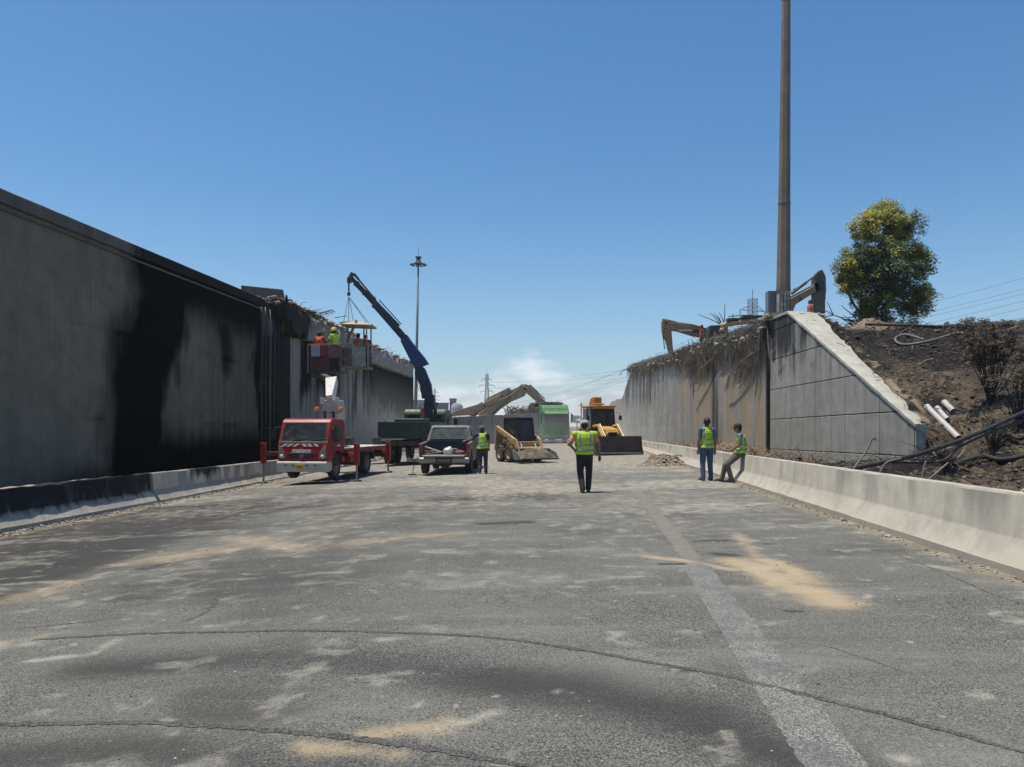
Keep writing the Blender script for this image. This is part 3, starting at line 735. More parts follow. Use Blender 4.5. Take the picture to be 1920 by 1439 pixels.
# parapet further back
par = thing('parapet', 'dark grey parapet slab showing over the end of the left wall', 'parapet', (-11.5, 38, 6))
mb = MB(); q = [P(452, 535, 38), P(531, 543, 38), P(531, 561, 38), P(452, 560, 38)]
mb.prism(q, (-1.6, 6, 0)); mb.build('slab', COP, par, world=True, bevel=.03)
mb = MB(); mb.box(P(462, 566, 38.8) + Vector((-.6, 2, -.9)), (3.4, 3.6, 1.9)); mb.build('support', RUBD, par, world=True)
mb = MB(); mb.prism([(wallX(35.1) - 1.9, 35.1, -1), (wallX(62) - 3, 62, -1), (-45, 62, -1), (-45, 35.1, -1)], (0, 0, 7.0))
mb.build('raised_embankment', DIRT, kind='structure')

# ================================================================== RIGHT WALL
RA = Vector((10.9, 31.6)); RB = Vector((9.45, 66.0))
def rwX(Y): return RA.x + (RB.x - RA.x) * (Y - RA.y) / (RB.y - RA.y)
rwall = thing('retaining_wall', 'streaked brown and grey concrete wall under the hanging dry roots, right of the road', 'wall', (rwX(45), 45, 0), group='underpass walls')
RW = concrete('streaked_wall_concrete', (0.33, 0.31, 0.27), (0.028, 0.028, 0.03), .75, bmp=.4, dusty=(0.46, 0.43, 0.37))
def rwtop(Y): return np.interp(Y, [31.6, 36, 50, 66], [5.7, 5.8, 6.0, 6.4])
def rw_pt(u, v):
    z = -.3 + v * (rwtop(31.6 + u * 34.4) + .3); Ye = 66 - 5.5 * np.clip((z - 3.2) / 3.0, 0, 1); Y = 31.6 + u * (Ye - 31.6)
    return rwX(Y) - rwX(45), Y - 45, z
def rw_stain(x, y, z):
    Y = y + 45; px = 960 + rwX(Y) / Y * F; n = fbm(Y * .6, z * .2, 91) - .5; n3 = fbm(Y * 2.4, z * .12, 93) - .5
    brown = 1.0 * sstep(1255, 1290, px + n * 60) * (.58 + n3 * 1.1)
    soot = .65 * sstep(1285, 1200, px + n * 60) * sstep(1.5, 4, z) * (.7 + n3 * 2) + .8 * sstep(1434, 1441, px)
    soot = np.maximum(soot, .62 * np.exp(-(np.abs(px - 1342 + n * 10) / 14) ** 2))
    soot = np.maximum(soot, .45 * sstep(4.4, 5.7, z))
    dust = .8 * sstep(3.6, .4, z + n * 3) * sstep(1300, 1200, px) + .12
    return np.clip(soot, 0, 1), np.clip(brown, 0, 1), dust
gridmesh('wall_face', np.linspace(0, 1, 220), np.linspace(0, 1, 60), rw_pt, RW, rwall)
set_stain(rwall.children[0].data, rw_stain)
mb = MB(); mb.prism([(rwX(31.6) + .01, 31.62, -.3), (rwX(31.6) + .01, 31.62, 5.6), (rwX(60.3) + .01, 60.3, 6.1), (rwX(65.9) + .01, 65.9, 3.0), (rwX(65.9) + .01, 65.9, -.3)], (.8, .02, 0))
mb.build('wall_core', RW, rwall, world=True)

wing = thing('wing_wall', 'grey panelled concrete wing wall with a sloping pale top beside the burnt bank', 'wall', (10.9, 26, 0), group='underpass walls')
WG = concrete('wing_panel_concrete', (0.35, 0.335, 0.285), (0.03, 0.03, 0.03), .35, bmp=.35)
WGC = concrete('wing_cap_concrete', (0.40, 0.385, 0.32), (0.03, 0.03, 0.03), .2, bmp=.6)
def wz(Y): return 1.70 + (Y - 20.2) * .4787
def clip_top(poly):                        # keep z <= wz(Y) and z <= 6.15
    for fn in (lambda p: wz(p[0]) - .02 - p[1], lambda p: 6.13 - p[1]):
        out = []
        for i in range(len(poly)):
            a, b_ = poly[i], poly[(i + 1) % len(poly)]; fa, fb = fn(a), fn(b_)
            if fa >= 0: out.append(a)
            if (fa >= 0) != (fb >= 0):
                t = fa / (fa - fb); out.append((a[0] + (b_[0] - a[0]) * t, a[1] + (b_[1] - a[1]) * t))
        poly = out
        if len(poly) < 3: return []
    return poly
YJ = [31.55, 29.2, 26.8, 24.45, 22.15, 20.2]; ZJ = [-.55, .67, 1.91, 3.15, 4.39, 5.6, 6.9]
def wing_stain(x, y, z):
    Y = y + 26; n = fbm(Y * .5, z * .4, 101) - .5
    return .55 * sstep(3.2, 5.4, z + n * 2.5) * sstep(27, 31, Y + n * 3) + .30 * sstep(.62, .75, fbm(Y * 3.5, z * 2.2, 104)) + .25 * sstep(2.6, 4, z) , .12 + .2 * sstep(30.6, 31.4, Y), .05 + 0 * x
for i in range(5):
    for j in range(6):
        g = .016; ya, yb = YJ[i + 1] + g, YJ[i] - g; sl = .0125
        if i == 4: ya = YJ[5]
        za = lambda Y: ZJ[j] + sl * (31.6 - Y) + g; zb = lambda Y: ZJ[j + 1] + sl * (31.6 - Y) - g
        poly = clip_top([(ya, za(ya)), (yb, za(yb)), (yb, zb(yb)), (ya, zb(ya))])
        if len(poly) < 3: continue
        ar = abs(sum(poly[q][0] * poly[(q + 1) % len(poly)][1] - poly[(q + 1) % len(poly)][0] * poly[q][1] for q in range(len(poly)))) / 2
        if ar < .04: continue
        mb = MB(); mb.prism([(10.9, y, z) for y, z in poly], (.10, 0, 0))
        # subdivide so that stains can be held by the vertices
        o = mb.build('panel', WG, wing, world=True)
        bm = bmesh.new(); bm.from_mesh(o.data); bmesh.ops.subdivide_edges(bm, edges=bm.edges[:], cuts=5, use_grid_fill=True); bmesh.ops.triangulate(bm, faces=[f for f in bm.faces if len(f.verts) > 4]); bm.to_mesh(o.data); bm.free()
        set_stain(o.data, wing_stain)
        b2 = o.modifiers.new('bevel', 'BEVEL'); b2.width = .008; b2.limit_method = 'ANGLE'; b2.angle_limit = R(60)
mb = MB(); mb.prism([(10.985, 20.25, -.6), (10.985, 31.58, -.6), (10.985, 31.58, 6.08), (10.985, 29.5, 6.08), (10.985, 20.25, 1.62)], (.2, 0, 0))
JD = M('dark_joint', (0.03, 0.03, 0.03), .95, 0, .2, 4, 0, 0)
mb.build('wall_core', JD, wing, world=True)
mb = MB(); mb.box((11.035, 20.2, .5), (.27, .1, 2.4)); mb.build('end_face', WG, wing, world=True, bevel=.01)
mb = MB(); vs = []; k = 46
for i in range(k + 1):
    Y = 20.12 + (31.75 - 20.12) * i / k; z = min(wz(Y), 6.16); t = .28 + max(0, (Y - 20.2) / 9.4) * .85 + (random.uniform(-.05, .09) if i else 0)
    for dx, dz in ((-.035, -.07), (-.03, .02), (.05, .035), (t * .5, .02), (t, -.04 + random.uniform(-.03, .02)), (t, -.3)):
        vs.append((10.9 + dx + random.uniform(-.006, .006), Y, z + dz + random.uniform(-.008, .008)))
mb.add(vs, [(i * 6 + j, (i + 1) * 6 + j, (i + 1) * 6 + (j + 1) % 6, i * 6 + (j + 1) % 6) for i in range(k) for j in range(6)] + [tuple(range(6)), tuple(range(k * 6, k * 6 + 6))[::-1]])
mb.build('sloping_cap', WGC, wing, world=True)
mb = MB(); vs = []
MB().box((10.87, 31.68, 2.9), (.16, .17, 6.4)).build('expansion_joint', JD, wing, world=True)
mb = MB(); rg = random.Random(9)
for i in range(26):
    x = 10.75 + i * .09; mb.rock((x, 31.3 + rg.uniform(-.25, .25), 6.27), rg.uniform(.12, .2), rg, .8)
slab = mb.box((11.7, 31.5, 6.28), (2.0, .9, .16)).build('broken_kerb', RUB, None)
tag(slab, 'broken concrete kerb lying across the top of the wing wall, at the foot of the tall pole', 'kerb')

# ================================================================== BURNT BANK
def bank_z(X, Y):
    X = np.asarray(X, float); Y = np.asarray(Y, float)
    y0 = 17.0 - 4.5 * sstep(11, 15.5, X)
    hi = .35 + 5.55 * np.clip((Y - y0) / (31.3 - y0), 0, 1)
    wl_ = np.minimum(wz(np.clip(Y, 20.2, 29.5)), 6.1) - .12
    nw = sstep(13.6, 11.6, X) * sstep(18.4, 20.2, Y)
    hi = hi * (1 - nw) + wl_ * nw
    low = .32 + .5 * np.exp(-((Y - 19.5) / 3.2) ** 2) * sstep(8, 11, X) + .12 * (fbm(X * .9, Y * .9, 111) - .5)
    dip = .9 * np.exp(-((X - 11.7) / .7) ** 2 - ((Y - 19.6) / .9) ** 2)
    w = np.where(Y > 20.15, (X > 11.07) * 1.0, sstep(10.6, 13.0, X - np.clip(19 - Y, 0, 9) * .1))
    z = low * (1 - w) + hi * w
    bump_ = (fbm(X * .8, Y * .8, 115) - .5) * .75 + (fbm(X * 3, Y * 3, 118) - .5) * .32
    edge = sstep(.05, 1.6, np.abs(X - 11.07)) if True else 1
    z = z + bump_ * np.clip(np.where(Y > 19, edge, 1), .12, 1) * sstep(5.9, 7.6, X - SL * Y * .6) - dip
    z = np.minimum(z, 6.25 + .25 * (fbm(X * .5, Y * .5, 119) - .5))
    bx = 4.93 + SL * Y
    return np.where(X < bx + .1, -.4, z)
def bank_stain(x, y, z):
    up = sstep(1.5, 4.5, z); n = fbm(x * .35, y * .35, 121)
    ch = .62 * sstep(3.0, 4.6, z + (n - .5) * 3) * sstep(25, 12, x) + .75 * sstep(.50, .62, fbm(x * .5 + 3, y * .6, 123)) + .18
    ch = np.maximum(ch, .55 * sstep(13.5, 11.3, x) * sstep(26, 24, y * 0 + 31 - x * 0) * up)
    ch = np.maximum(ch, .6 * sstep(17, 12, y) * n * 1.3)
    ash = .7 * np.exp(-((x - 14.6) / 2.0) ** 2 - ((y - 31) / 1.4) ** 2) + .75 * np.exp(-((x - (11.5 + (y - 20) * .09)) / .35) ** 2) * (y > 20) * sstep(.4, .6, fbm(x * 2, y * 2, 124)) * sstep(29, 24, y)
    return ch, ash, 0 * x
SOIL = dirt('burnt_soil', (0.150, 0.112, 0.078), (0.026, 0.021, 0.017), (0.27, 0.21, 0.145), 1.7, True)
bU = np.concatenate([np.arange(3.8, 5.0, .3), np.arange(5.0, 11.0, .16), [11.04, 11.10], np.arange(11.2, 24, .11), np.arange(24, 60, .8)])
bV = np.concatenate([np.arange(-12, 4, .5), np.arange(4, 12, .25), np.arange(12, 34, .11), np.arange(34, 40, .6)])
bank = gridmesh('burnt_bank', bU, bV, lambda u, v: (u, v, bank_z(u, v)), SOIL, stain=bank_stain, smooth=True, kind='structure')
def T(px, py, lift=0.0, y0=6.0, y1=40.0):
    Y = y0
    while Y < y1:
        p = P(px, py, Y)
        if p.z < float(bank_z(p.x, p.y)): break
        Y += .05
    p.z = float(bank_z(p.x, p.y)) + lift
    return p
gridmesh('low_verge', np.linspace(0, 1, 30), np.linspace(31, 90, 160), lambda u, v: (4.93 + SL * v + u * (rwX(v) - 4.9 - SL * v), v, .3 + .35 * (fbm(u * 9, v * 1.3, 131) - .4) + .5 * np.exp(-((v - 36) / 3.5) ** 2) * u), dirt('pale_rubble_soil', (0.26, 0.21, 0.155), (0.10, 0.08, 0.06), (0.37, 0.31, 0.23), 1.5), kind='structure')
gridmesh('plateau', np.concatenate([np.linspace(0, 14, 60), np.linspace(15, 90, 40)]), np.linspace(31.9, 125, 190), lambda u, v: (rwX(np.minimum(v, 64)) + .35 + u, v, 5.85 + (fbm(u * .7, v * .7, 133) - .5) * .5 * sstep(0, 1, u) - 6.5 * sstep(60, 62, v) * sstep(7, 4, u)), SOIL, kind='structure')
# clods and charred litter on the bank
ma, mb2 = MB(), MB(); rg = random.Random(41)
for i in range(7500):
    X = rg.uniform(6.5, 24); Y = rg.uniform(8, 32)
    if X > .72 * Y + 1 or X < 5.3 + SL * Y: continue
    z = float(bank_z(X, Y)); r = rg.uniform(.015, .07) * (1 + (rg.random() < .04) * 1.3)
    (ma if rg.random() < .5 else mb2).rock((X, Y, z + r * .1), r, rg)
mp3 = MB()
for i in range(2600):
    X = rg.uniform(6.5, 24); Y = rg.uniform(8, 32)
    if X > .72 * Y + 1 or X < 5.4 + SL * Y: continue
    mp3.rock((X, Y, float(bank_z(X, Y)) + .01), rg.uniform(.012, .045), rg)
mp3.build('ash_flakes', M('pale_ash', (0.24, 0.20, 0.15), .95, 0, .3, 5, .1, .3), bank, kind='stuff')
CLOD = M('soil_clod', (0.13, 0.09, 0.062), .95, 0, .4, 5, .15, .6)
ma.build('soil_clods', CLOD, bank, kind='stuff'); mb2.build('charred_clods', M('charred_clod', (0.028, 0.024, 0.021), .95, 0, .4, 5, .1, .6), bank, kind='stuff')
mc = MB(); md = MB()
for i in range(5200):
    X = rg.uniform(6.5, 24); Y = rg.uniform(8, 31.5)
    if X > .72 * Y + 1 or X < 5.4 + SL * Y: continue
    z = float(bank_z(X, Y)); a = rg.uniform(0, 6.3); L = rg.uniform(.08, .5); d = Vector((math.cos(a), math.sin(a), rg.uniform(-.1, .6))) * L
    (mc if rg.random() < .75 else md).path([(X, Y, z), Vector((X, Y, z + .02)) + d * .5 + Vector((0, 0, .03)), Vector((X, Y, z)) + d], rg.uniform(.004, .011), 3, False)
mc.build('charred_twigs', M('charred_wood', (0.020, 0.018, 0.016), .8, 0, .3, 9, .1, .3), bank, kind='stuff', fix=False)
md.build('pale_twigs', M('dry_twig', (0.28, 0.22, 0.15), .9, 0, .3, 9, .1, .3), bank, kind='stuff', fix=False)

# ================================================================== VEHICLE PIECES
TYR = M('tyre', (0.028, 0.027, 0.026), .85, 0, .2, 6, .35, .4)
GLS = glassy('dark_glass')
BLACK = M('black_plastic', (0.018, 0.018, 0.018), .6, 0, .2, 8, .15, .2)
STEEL = M('dusty_steel', (0.25, 0.24, 0.22), .5, .6, .2, 8, .4, .2)
DKST = M('dark_steel', (0.05, 0.05, 0.05), .6, .4, .3, 8, .3, .2)
CHR = M('worn_chrome', (0.30, 0.29, 0.27), .5, .3, .15, 8, .35, .1)
LAMP = M('lamp_lens', (0.62, 0.60, 0.52), .15, 0, .1, 20, .1, .1)
REDL = M('red_lens', (0.20, 0.012, 0.012), .25, 0, .1, 20, .2, .1)
AMB = M('amber_lens', (0.62, 0.20, 0.02), .3, 0, .1, 20, .15, .1)
WHITE = M('white_paint', (0.56, 0.54, 0.50), .45, 0, .08, 4, .35, .1)

def wheel(root, c, r, w, axis=(1, 0, 0), lugs=0, rimcol=None, world=False):
    h = w / 2; rr = r * .58
    mb = MB().lathe([(rr, -h * .8), (r * .82, -h), (r * .95, -h * .9), (r, -h * .6), (r, h * .6), (r * .95, h * .9), (r * .82, h), (rr, h * .8), (rr, -h * .8)], c, axis, 28)
    ax = Vector(axis).normalized(); a, b = frame_of(ax); cc = Vector(c)
    nl = lugs or 26
    for i in range(nl):
        t = 2 * math.pi * i / nl; d = a * math.cos(t) + b * math.sin(t); tt = ax.cross(d)
        for sgn in (-1, 1):
            p = cc + d * (r * (1.0 if not lugs else 1.02)) + ax * sgn * h * .42
            q = (ax * sgn + tt * (.35 if lugs else .1)).normalized()
            mb.bar(p - q * h * .40, p + q * h * .40, r * (.12 if lugs else .06), r * (.09 if lugs else .03), up=d)
    o = mb.build('wheel', TYR, root, smooth='angle')
    mr = MB().lathe([(0.001, h * .35), (rr * .3, h * .4), (rr * .35, h * .25), (rr * .8, h * .2), (rr * .92, h * .72), (rr * 1.02, h * .8), (rr * 1.02, -h * .8), (rr * .92, -h * .72), (rr * .8, -h * .2), (rr * .35, -h * .25), (rr * .3, -h * .4), (0.001, -h * .35)], c, axis, 24)
    for i in range(6):
        t = 2 * math.pi * i / 6; d = a * math.cos(t) + b * math.sin(t)
        for sg in (-1, 1): mr.box(cc + d * rr * .55 + ax * sg * h * .3, (.03, .03, .03))
    mr.build('rim', rimcol or STEEL, o, smooth='angle')
    return o
def decal(pts, off, m, name, root, **kw):   # thin flat piece: polygon with small thickness along off
    return MB().prism(pts, off).build(name, m, root, **kw)

# ================================================================== RED PLATFORM TRUCK
RED = M('red_paint', (0.25, 0.008, 0.010), .38, 0, .14, 3, .07, .05)
REDD = M('dull_red_paint', (0.22, 0.016, 0.016), .5, 0, .25, 6, .35, .15)
DECK = M('dusty_deck', (0.46, 0.43, 0.37), .8, 0, .15, 5, .5, .2)
YEL = M('yellow_plate', (0.62, 0.40, 0.02), .5, 0, .08, 8, .15, .05)
tr_o = Vector(((567 - 960) / F * 24.0, 24.0, -.10)); tr_y = -math.atan2(.155, 1)
truck = thing('platform_truck', 'red platform truck with a white lettered front, its long arm raised on outriggers', 'truck', tr_o, tr_y)
W = .84
# cab body with a real windscreen opening: sides, roof, front panel, back
prof = [(.10, .50), (.0, .60), (-.03, .80), (.0, 1.16), (.07, 1.27), (.30, 1.86), (.38, 1.94), (.50, 1.98), (1.38, 1.98), (1.46, 1.93), (1.50, 1.80), (1.50, .50), (1.30, .50), (1.24, .72), (1.08, .86), (.86, .90), (.64, .86), (.50, .72), (.45, .50)]
MB().side(prof, -W, W).build('cab', RED, truck, bevel=.035)
MB().side([(.45, .42), (.45, .7), (.6, .86), (1.1, .86), (1.28, .7), (1.28, .42)], -W + .06, W - .06).build('wheel_arch', BLACK, truck)
def onfront(x, z, o=.006):                 # point on the front of the cab
    if z < .8: y = np.interp(z, [.6, .8], [0, -.03])
    elif z < 1.16: y = np.interp(z, [.8, 1.16], [-.03, 0])
    elif z < 1.27: y = np.interp(z, [1.16, 1.27], [0, .07])
    else: y = np.interp(z, [1.27, 1.86], [.07, .30])
    return Vector((x, float(y) - o, z))
ws = [(-.76, 1.27), (.76, 1.27), (.70, 1.83), (-.70, 1.83)]
ws_o = decal([onfront(x, z, .004) for x, z in ws], (0, -.012, 0), GLS, 'windscreen', truck, bevel=.004)
fr = MB()
for i in range(4):
    a, b_ = ws[i], ws[(i + 1) % 4]; fr.bar(onfront(a[0], a[1], .008), onfront(b_[0], b_[1], .008), .035, .03, up=Vector((0, -1, .4)))
fr.build('windscreen_seal', BLACK, truck)
for x in (-.35, .30):
    MB().path([onfront(x, 1.24, .03), onfront(x + .03, 1.29, .04), onfront(x + .45, 1.33, .03)], .010, 6).build('wiper', BLACK, truck)
MB().bar(onfront(-.80, 1.22, .012), onfront(.80, 1.22, .012), .05, .02, up=Vector((0, -1, .6))).build('cowl', DKST, truck)
# hazard stripes: slanted white pieces
for i, x in enumerate((-.60, -.41, -.20, .06, .24, .46)):
    s_ = 1 if x < 0 else -1
    wv = .075
    decal([onfront(x - wv - .07 * s_, 1.075, .003), onfront(x + wv * .6 - .07 * s_, 1.075, .003), onfront(x + wv + .05 * s_, 1.165, .003), onfront(x - wv * .5 + .05 * s_, 1.165, .003)], (0, -.004, 0), WHITE, 'hazard_stripe', truck)
MBW = M('white_lettering', (0.72, 0.70, 0.68), .5, 0, .03, 8, .1, 0)
text('mateco', .215, 'lettering', MBW, truck, Matrix.Translation((-.03, -.034, .945)) @ Matrix.Rotation(R(87), 4, 'X'), .003, .25, .006)
# black grille slot with a round badge
decal([onfront(-.52, .86, .0), onfront(.52, .86, .0), onfront(.40, .70, .0), onfront(-.40, .70, .0)], (0, -.014, 0), BLACK, 'grille', truck, bevel=.005)
MB().bar((-.5, -.05, .815), (.5, -.05, .815), .012, .02).build('grille_bar', DKST, truck)
bd = MB().lathe([(.045, 0), (.062, -.012), (.062, .012), (.045, 0)], (0, -.065, .775), (0, 1, 0), 20); bd.box((0, -.07, .775), (.15, .01, .022)); bd.build('badge', CHR, truck)
for s_ in (-1, 1):
    pts = [onfront(s_ * .80, .70, .004), onfront(s_ * .56, .70, .004), onfront(s_ * .62, .92, .004), onfront(s_ * .73, 1.10, .004), onfront(s_ * .80, 1.12, .004)]
    MB().prism(pts if s_ > 0 else pts[::-1], (0, -.022, 0)).build('headlight', LAMP if False else M('headlight_housing', (0.30, 0.30, 0.28), .2, .3, .1, 12, .2, .05), truck, bevel=.006)
    MB().lathe([(.001, -.02), (.055, -.014), (.06, 0)], (s_ * .69, -.045, .765), (0, 1, 0), 18).build('headlamp', LAMP, truck, smooth=True)
    decal([onfront(s_ * .79, 1.0, .028), onfront(s_ * .74, 1.0, .028), onfront(s_ * .76, 1.10, .028), onfront(s_ * .79, 1.10, .028)], (0, -.004, 0), AMB, 'indicator', truck)
# bumper
MB().side([(-.08, .28), (-.10, .36), (-.10, .56), (-.06, .60), (.25, .60), (.40, .54), (.40, .30), (.25, .26), (-.04, .26)], -W - .01, W + .01).build('bumper', M('white_bumper', (0.42, 0.41, 0.38), .5, 0, .1, 4, .4, .1), truck, bevel=.03)
for x in (-.52, -.26, .20, .48):
    decal([(x - .04, -.101, .45), (x + .04, -.101, .45), (x + .04, -.101, .49), (x - .04, -.101, .49)], (0, -.004, 0), BLACK, 'bumper_slot', truck)
decal([(-.20, -.104, .34), (.10, -.104, .34), (.10, -.104, .50), (-.20, -.104, .50)], (0, -.010, 0), YEL, 'number_plate', truck, bevel=.004)
for x in (-.13, -.08, -.02, .03):
    decal([(x - .012, -.115, .38), (x + .012, -.115, .38), (x + .012, -.115, .46), (x - .012, -.115, .46)], (0, -.002, 0), BLACK, 'plate_mark', truck)
# side door and window (viewer's right) and left
for s_ in (1, -1):
    x = s_ * (W + .002)
    d = MB().prism([(x, .42, .98), (x, .40, 1.28), (x, .56, 1.82), (x, 1.28, 1.82), (x, 1.28, .98)], (s_ * .010, 0, 0)).build('door', RED, truck, bevel=.004)
    MB().prism([(x + s_ * .011, .50, 1.28), (x + s_ * .011, .64, 1.74), (x + s_ * .011, 1.20, 1.74), (x + s_ * .011, 1.20, 1.22), (x + s_ * .011, .62, 1.22)], (s_ * .006, 0, 0)).build('side_window', GLS, d)
    MB().box((x + s_ * .02, 1.16, 1.12), (.02, .12, .03)).build('door_handle', BLACK, d)
    for (ya, yb, za, zb) in ((.41, .41, .98, 1.28), (1.29, 1.29, .98, 1.82)):
        MB().box((x + s_ * .006, ya, (za + zb) / 2), (.004, .012, zb - za)).build('door_gap', BLACK, truck)
    mr = MB().path([(s_ * .80, .30, 1.75), (s_ * 1.0, .12, 1.66), (s_ * 1.02, .12, 1.15), (s_ * .82, .15, 1.12)], .012, 6); mr.box((s_ * 1.02, .11, 1.48), (.16, .05, .30)); mr.build('mirror', BLACK, truck)
    MB().box((s_ * .80, .85, .45), (.10, .3, .04)).build('step', BLACK, truck)
MBT = Matrix.Translation((W + .014, .95, 1.10)) @ Matrix.Rotation(R(90), 4, 'Z') @ Matrix.Rotation(R(90), 4, 'X')
text('mateco', .11, 'lettering', MBW, truck, MBT, .002, .25, .003)
# chassis, deck, wheels, boxes
ch = MB()
for x in (-.35, .35): ch.box((x, 3.5, .56), (.09, 4.6, .18))
for y in (1.7, 2.6, 3.6, 4.6, 5.6): ch.box((0, y, .56), (.7, .08, .12))
ch.build('chassis', DKST, truck)
MB().box((0, 3.95, .96), (1.72, 4.5, .06)).build('deck', DECK, truck, bevel=.01)
for x in (-.86, .86): MB().box((x, 3.95, .90), (.03, 4.5, .14)).build('deck_edge', REDD, truck, bevel=.004)
for x in (-.72, .72):
    MB().box((x, 2.35, .66), (.26, .7, .36)).build('toolbox', REDD, truck, bevel=.015)
    MB().prism([(x - .17, 3.25, .52), (x - .17, 3.35, .82), (x - .17, 4.25, .82), (x - .17, 4.35, .52), (x - .17, 4.3, .50), (x - .17, 4.2, .76), (x - .17, 3.4, .76), (x - .17, 3.3, .50)], (.34, 0, 0)).build('mudguard', BLACK, truck)
    wheel(truck, (x * .97, .87, .36), .36, .22)
    wheel(truck, (x * .93, 3.8, .36), .37, .34)
MB().box((0, .87, .36), (1.3, .10, .10)).build('front_axle', DKST, truck)
MB().box((0, 3.8, .36), (1.1, .12, .12)).build('rear_axle', DKST, truck)
# pedestal and arm (joints given as points in the world)
inv = world_of(truck).inverted()
ped = MB().lathe([(.001, .98), (.42, .98), (.42, 1.12), (.34, 1.16), (.34, 1.35), (.001, 1.35)], (0, 2.5, 0), (0, 0, 1), 24); ped.build('slewing_ring', REDD, truck, smooth='angle')
tur = MB(); tur.prism([(-.22, 2.2, 1.3), (.22, 2.2, 1.3), (.30, 2.2, 2.15), (.24, 2.2, 2.65), (-.24, 2.2, 2.65), (-.30, 2.2, 2.15)], (0, .75, 0)); tur.build('turret', M('shaded_white_paint', (0.50, 0.44, 0.41), .5, 0, .12, 5, .3, .1), truck, bevel=.02)  # white turret toned pinkish, shade of its front put into the colour
tu = MB(); tu.box((-.16, 2.18, 2.0), (.06, .06, .5)); tu.box((.16, 2.18, 2.0), (.06, .06, .5)); tu.box((-.12, 2.17, 1.75), (.1, .05, .16)); tu.box((.14, 2.17, 1.75), (.06, .05, .22)); tu.build('turret_bracket', DKST, truck)
MB().box((-.26, 2.2, 2.62), (.12, .16, .22)).build('pivot_lug', WHITE, truck, bevel=.01); MB().box((.28, 2.2, 2.62), (.12, .16, .22)).build('pivot_lug', WHITE, truck, bevel=.01)
bs = Vector((0.0, 2.25, 2.62)); kn = inv @ P(622, 714, 27.9)
MB().bar(bs, kn + Vector((0, 0, .0)), .44, .22, up=Vector((1, 0, 0)), w1=.30, h1=.42).build('lower_boom', WHITE, truck, bevel=.015)
bk = inv @ P(606, 706, 29.9)
MB().bar(kn, bk, .2, .2, up=Vector((1, 0, 0))).build('upper_boom', DKST, truck, bevel=.01)
for s_ in (-1, 1):
    MB().tube((0, 2.2, 2.2), (s_ * .43, 2.16, 2.22), .014).build('beacon_arm', DKST, truck)
    bc = MB().lathe([(.001, .0), (.085, .0), (.09, .09), (.07, .15), (.001, .17)], (s_ * .44, 2.16, 2.24), (0, 0, 1), 16).build('beacon', AMB, truck, smooth='angle')
# basket at the end of the arm
bc_ = P(609, 690, 30.4); bw, bdp, bh = 1.32, .9, 1.10
BSK = M('red_basket_mesh', (0.13, 0.028, 0.026), .6, 0, .4, 4, .3, .2)
zb = HC - (697 - HY) / F * 30.4; cx = bc_.x
fl = MB().box((cx, 30.4 + .45, zb), (bw, bdp, .07)).build('basket_floor', DKST, truck, world=True, bevel=.01)
rl = MB()
for z in (zb + bh, zb + .55):
    for a, b_ in (((-1, 0), (1, 0)), ((1, 0), (1, 1)), ((1, 1), (-1, 1)), ((-1, 1), (-1, 0))):
        rl.tube((cx + a[0] * bw / 2, 30.4 + a[1] * bdp, z), (cx + b_[0] * bw / 2, 30.4 + b_[1] * bdp, z), .024, n=8)
for a in (-1, -.33, .1, 1):
    for b_ in (0, 1): rl.tube((cx + a * bw / 2, 30.4 + b_ * bdp, zb), (cx + a * bw / 2, 30.4 + b_ * bdp, zb + bh), .022, n=8)
for a in np.linspace(-1, 1, 19): rl.tube((cx + a * bw / 2, 30.4, zb), (cx + a * bw / 2, 30.4, zb + .55), .006, n=4)
rl.build('basket_rail', BSK, truck, world=True)
MB().box((cx - .37, 30.36, zb + .84), (.36, .03, .46)).build('basket_panel', M('pale_grey_board', (0.34, 0.34, 0.34), .6, 0, .1, 5, .3, .1), truck, world=True, bevel=.006, label='pale grey board')
MB().box((cx - .05, 30.37, zb + .84), (.24, .03, .44)).build('basket_panel', REDD, truck, world=True, bevel=.006)
MB().box((cx + .38, 30.37, zb + .80), (.52, .02, .48)).build('basket_panel', M('dusty_red_mesh', (0.16, 0.075, 0.068), .7, 0, .3, 7, .4, .2), truck, world=True, bevel=.004)
MB().box((cx - .2, 30.38, zb + .28), (.8, .02, .46)).build('basket_panel', M('dark_red_mesh', (0.085, 0.018, 0.018), .7, 0, .4, 7, .3, .2), truck, world=True, bevel=.004)
MB().tube((cx - bw / 2 - .03, 30.4, zb - .05), (cx - bw / 2 - .03, 30.4, zb + 1.1), .022, n=8).build('basket_pole', STEEL, truck, world=True)
MB().box(P(600, 704, 30.6), (.55, .3, .22)).build('basket_mount', DKST, truck, world=True, bevel=.02)
# outriggers
legs = [(G(494, 907), (-.86, 1.75, .78), .26), (G(669, 903), (.86, 1.75, .78), .26), (G(728, 887), (.86, 5.5, .75), .2), (G(560, 884), (-.86, 5.5, .75), .2)]
for wp, bm_, pr_ in legs:
    g_ = inv @ wp; top = Vector((g_.x, g_.y, bm_[2]))
    o = MB().bar((bm_[0] * .6, bm_[1], bm_[2]), (g_.x, g_.y, bm_[2]), .13, .13).build('outrigger', REDD, truck, bevel=.008)
    MB().box((g_.x, g_.y, bm_[2] + .02), (.17, .17, .72)).build('leg_sleeve', RED, o, bevel=.02)
    MB().tube((g_.x, g_.y, bm_[2] - .2), (g_.x, g_.y, g_.z + .05), .035, n=10).build('leg', STEEL, o, smooth='angle')
    MB().lathe([(.001, .0), (.15, .0), (.15, .03), (.05, .06), (.001, .06)], (g_.x, g_.y, g_.z + .008), (0, 0, 1), 16).build('foot_plate', DKST, o)
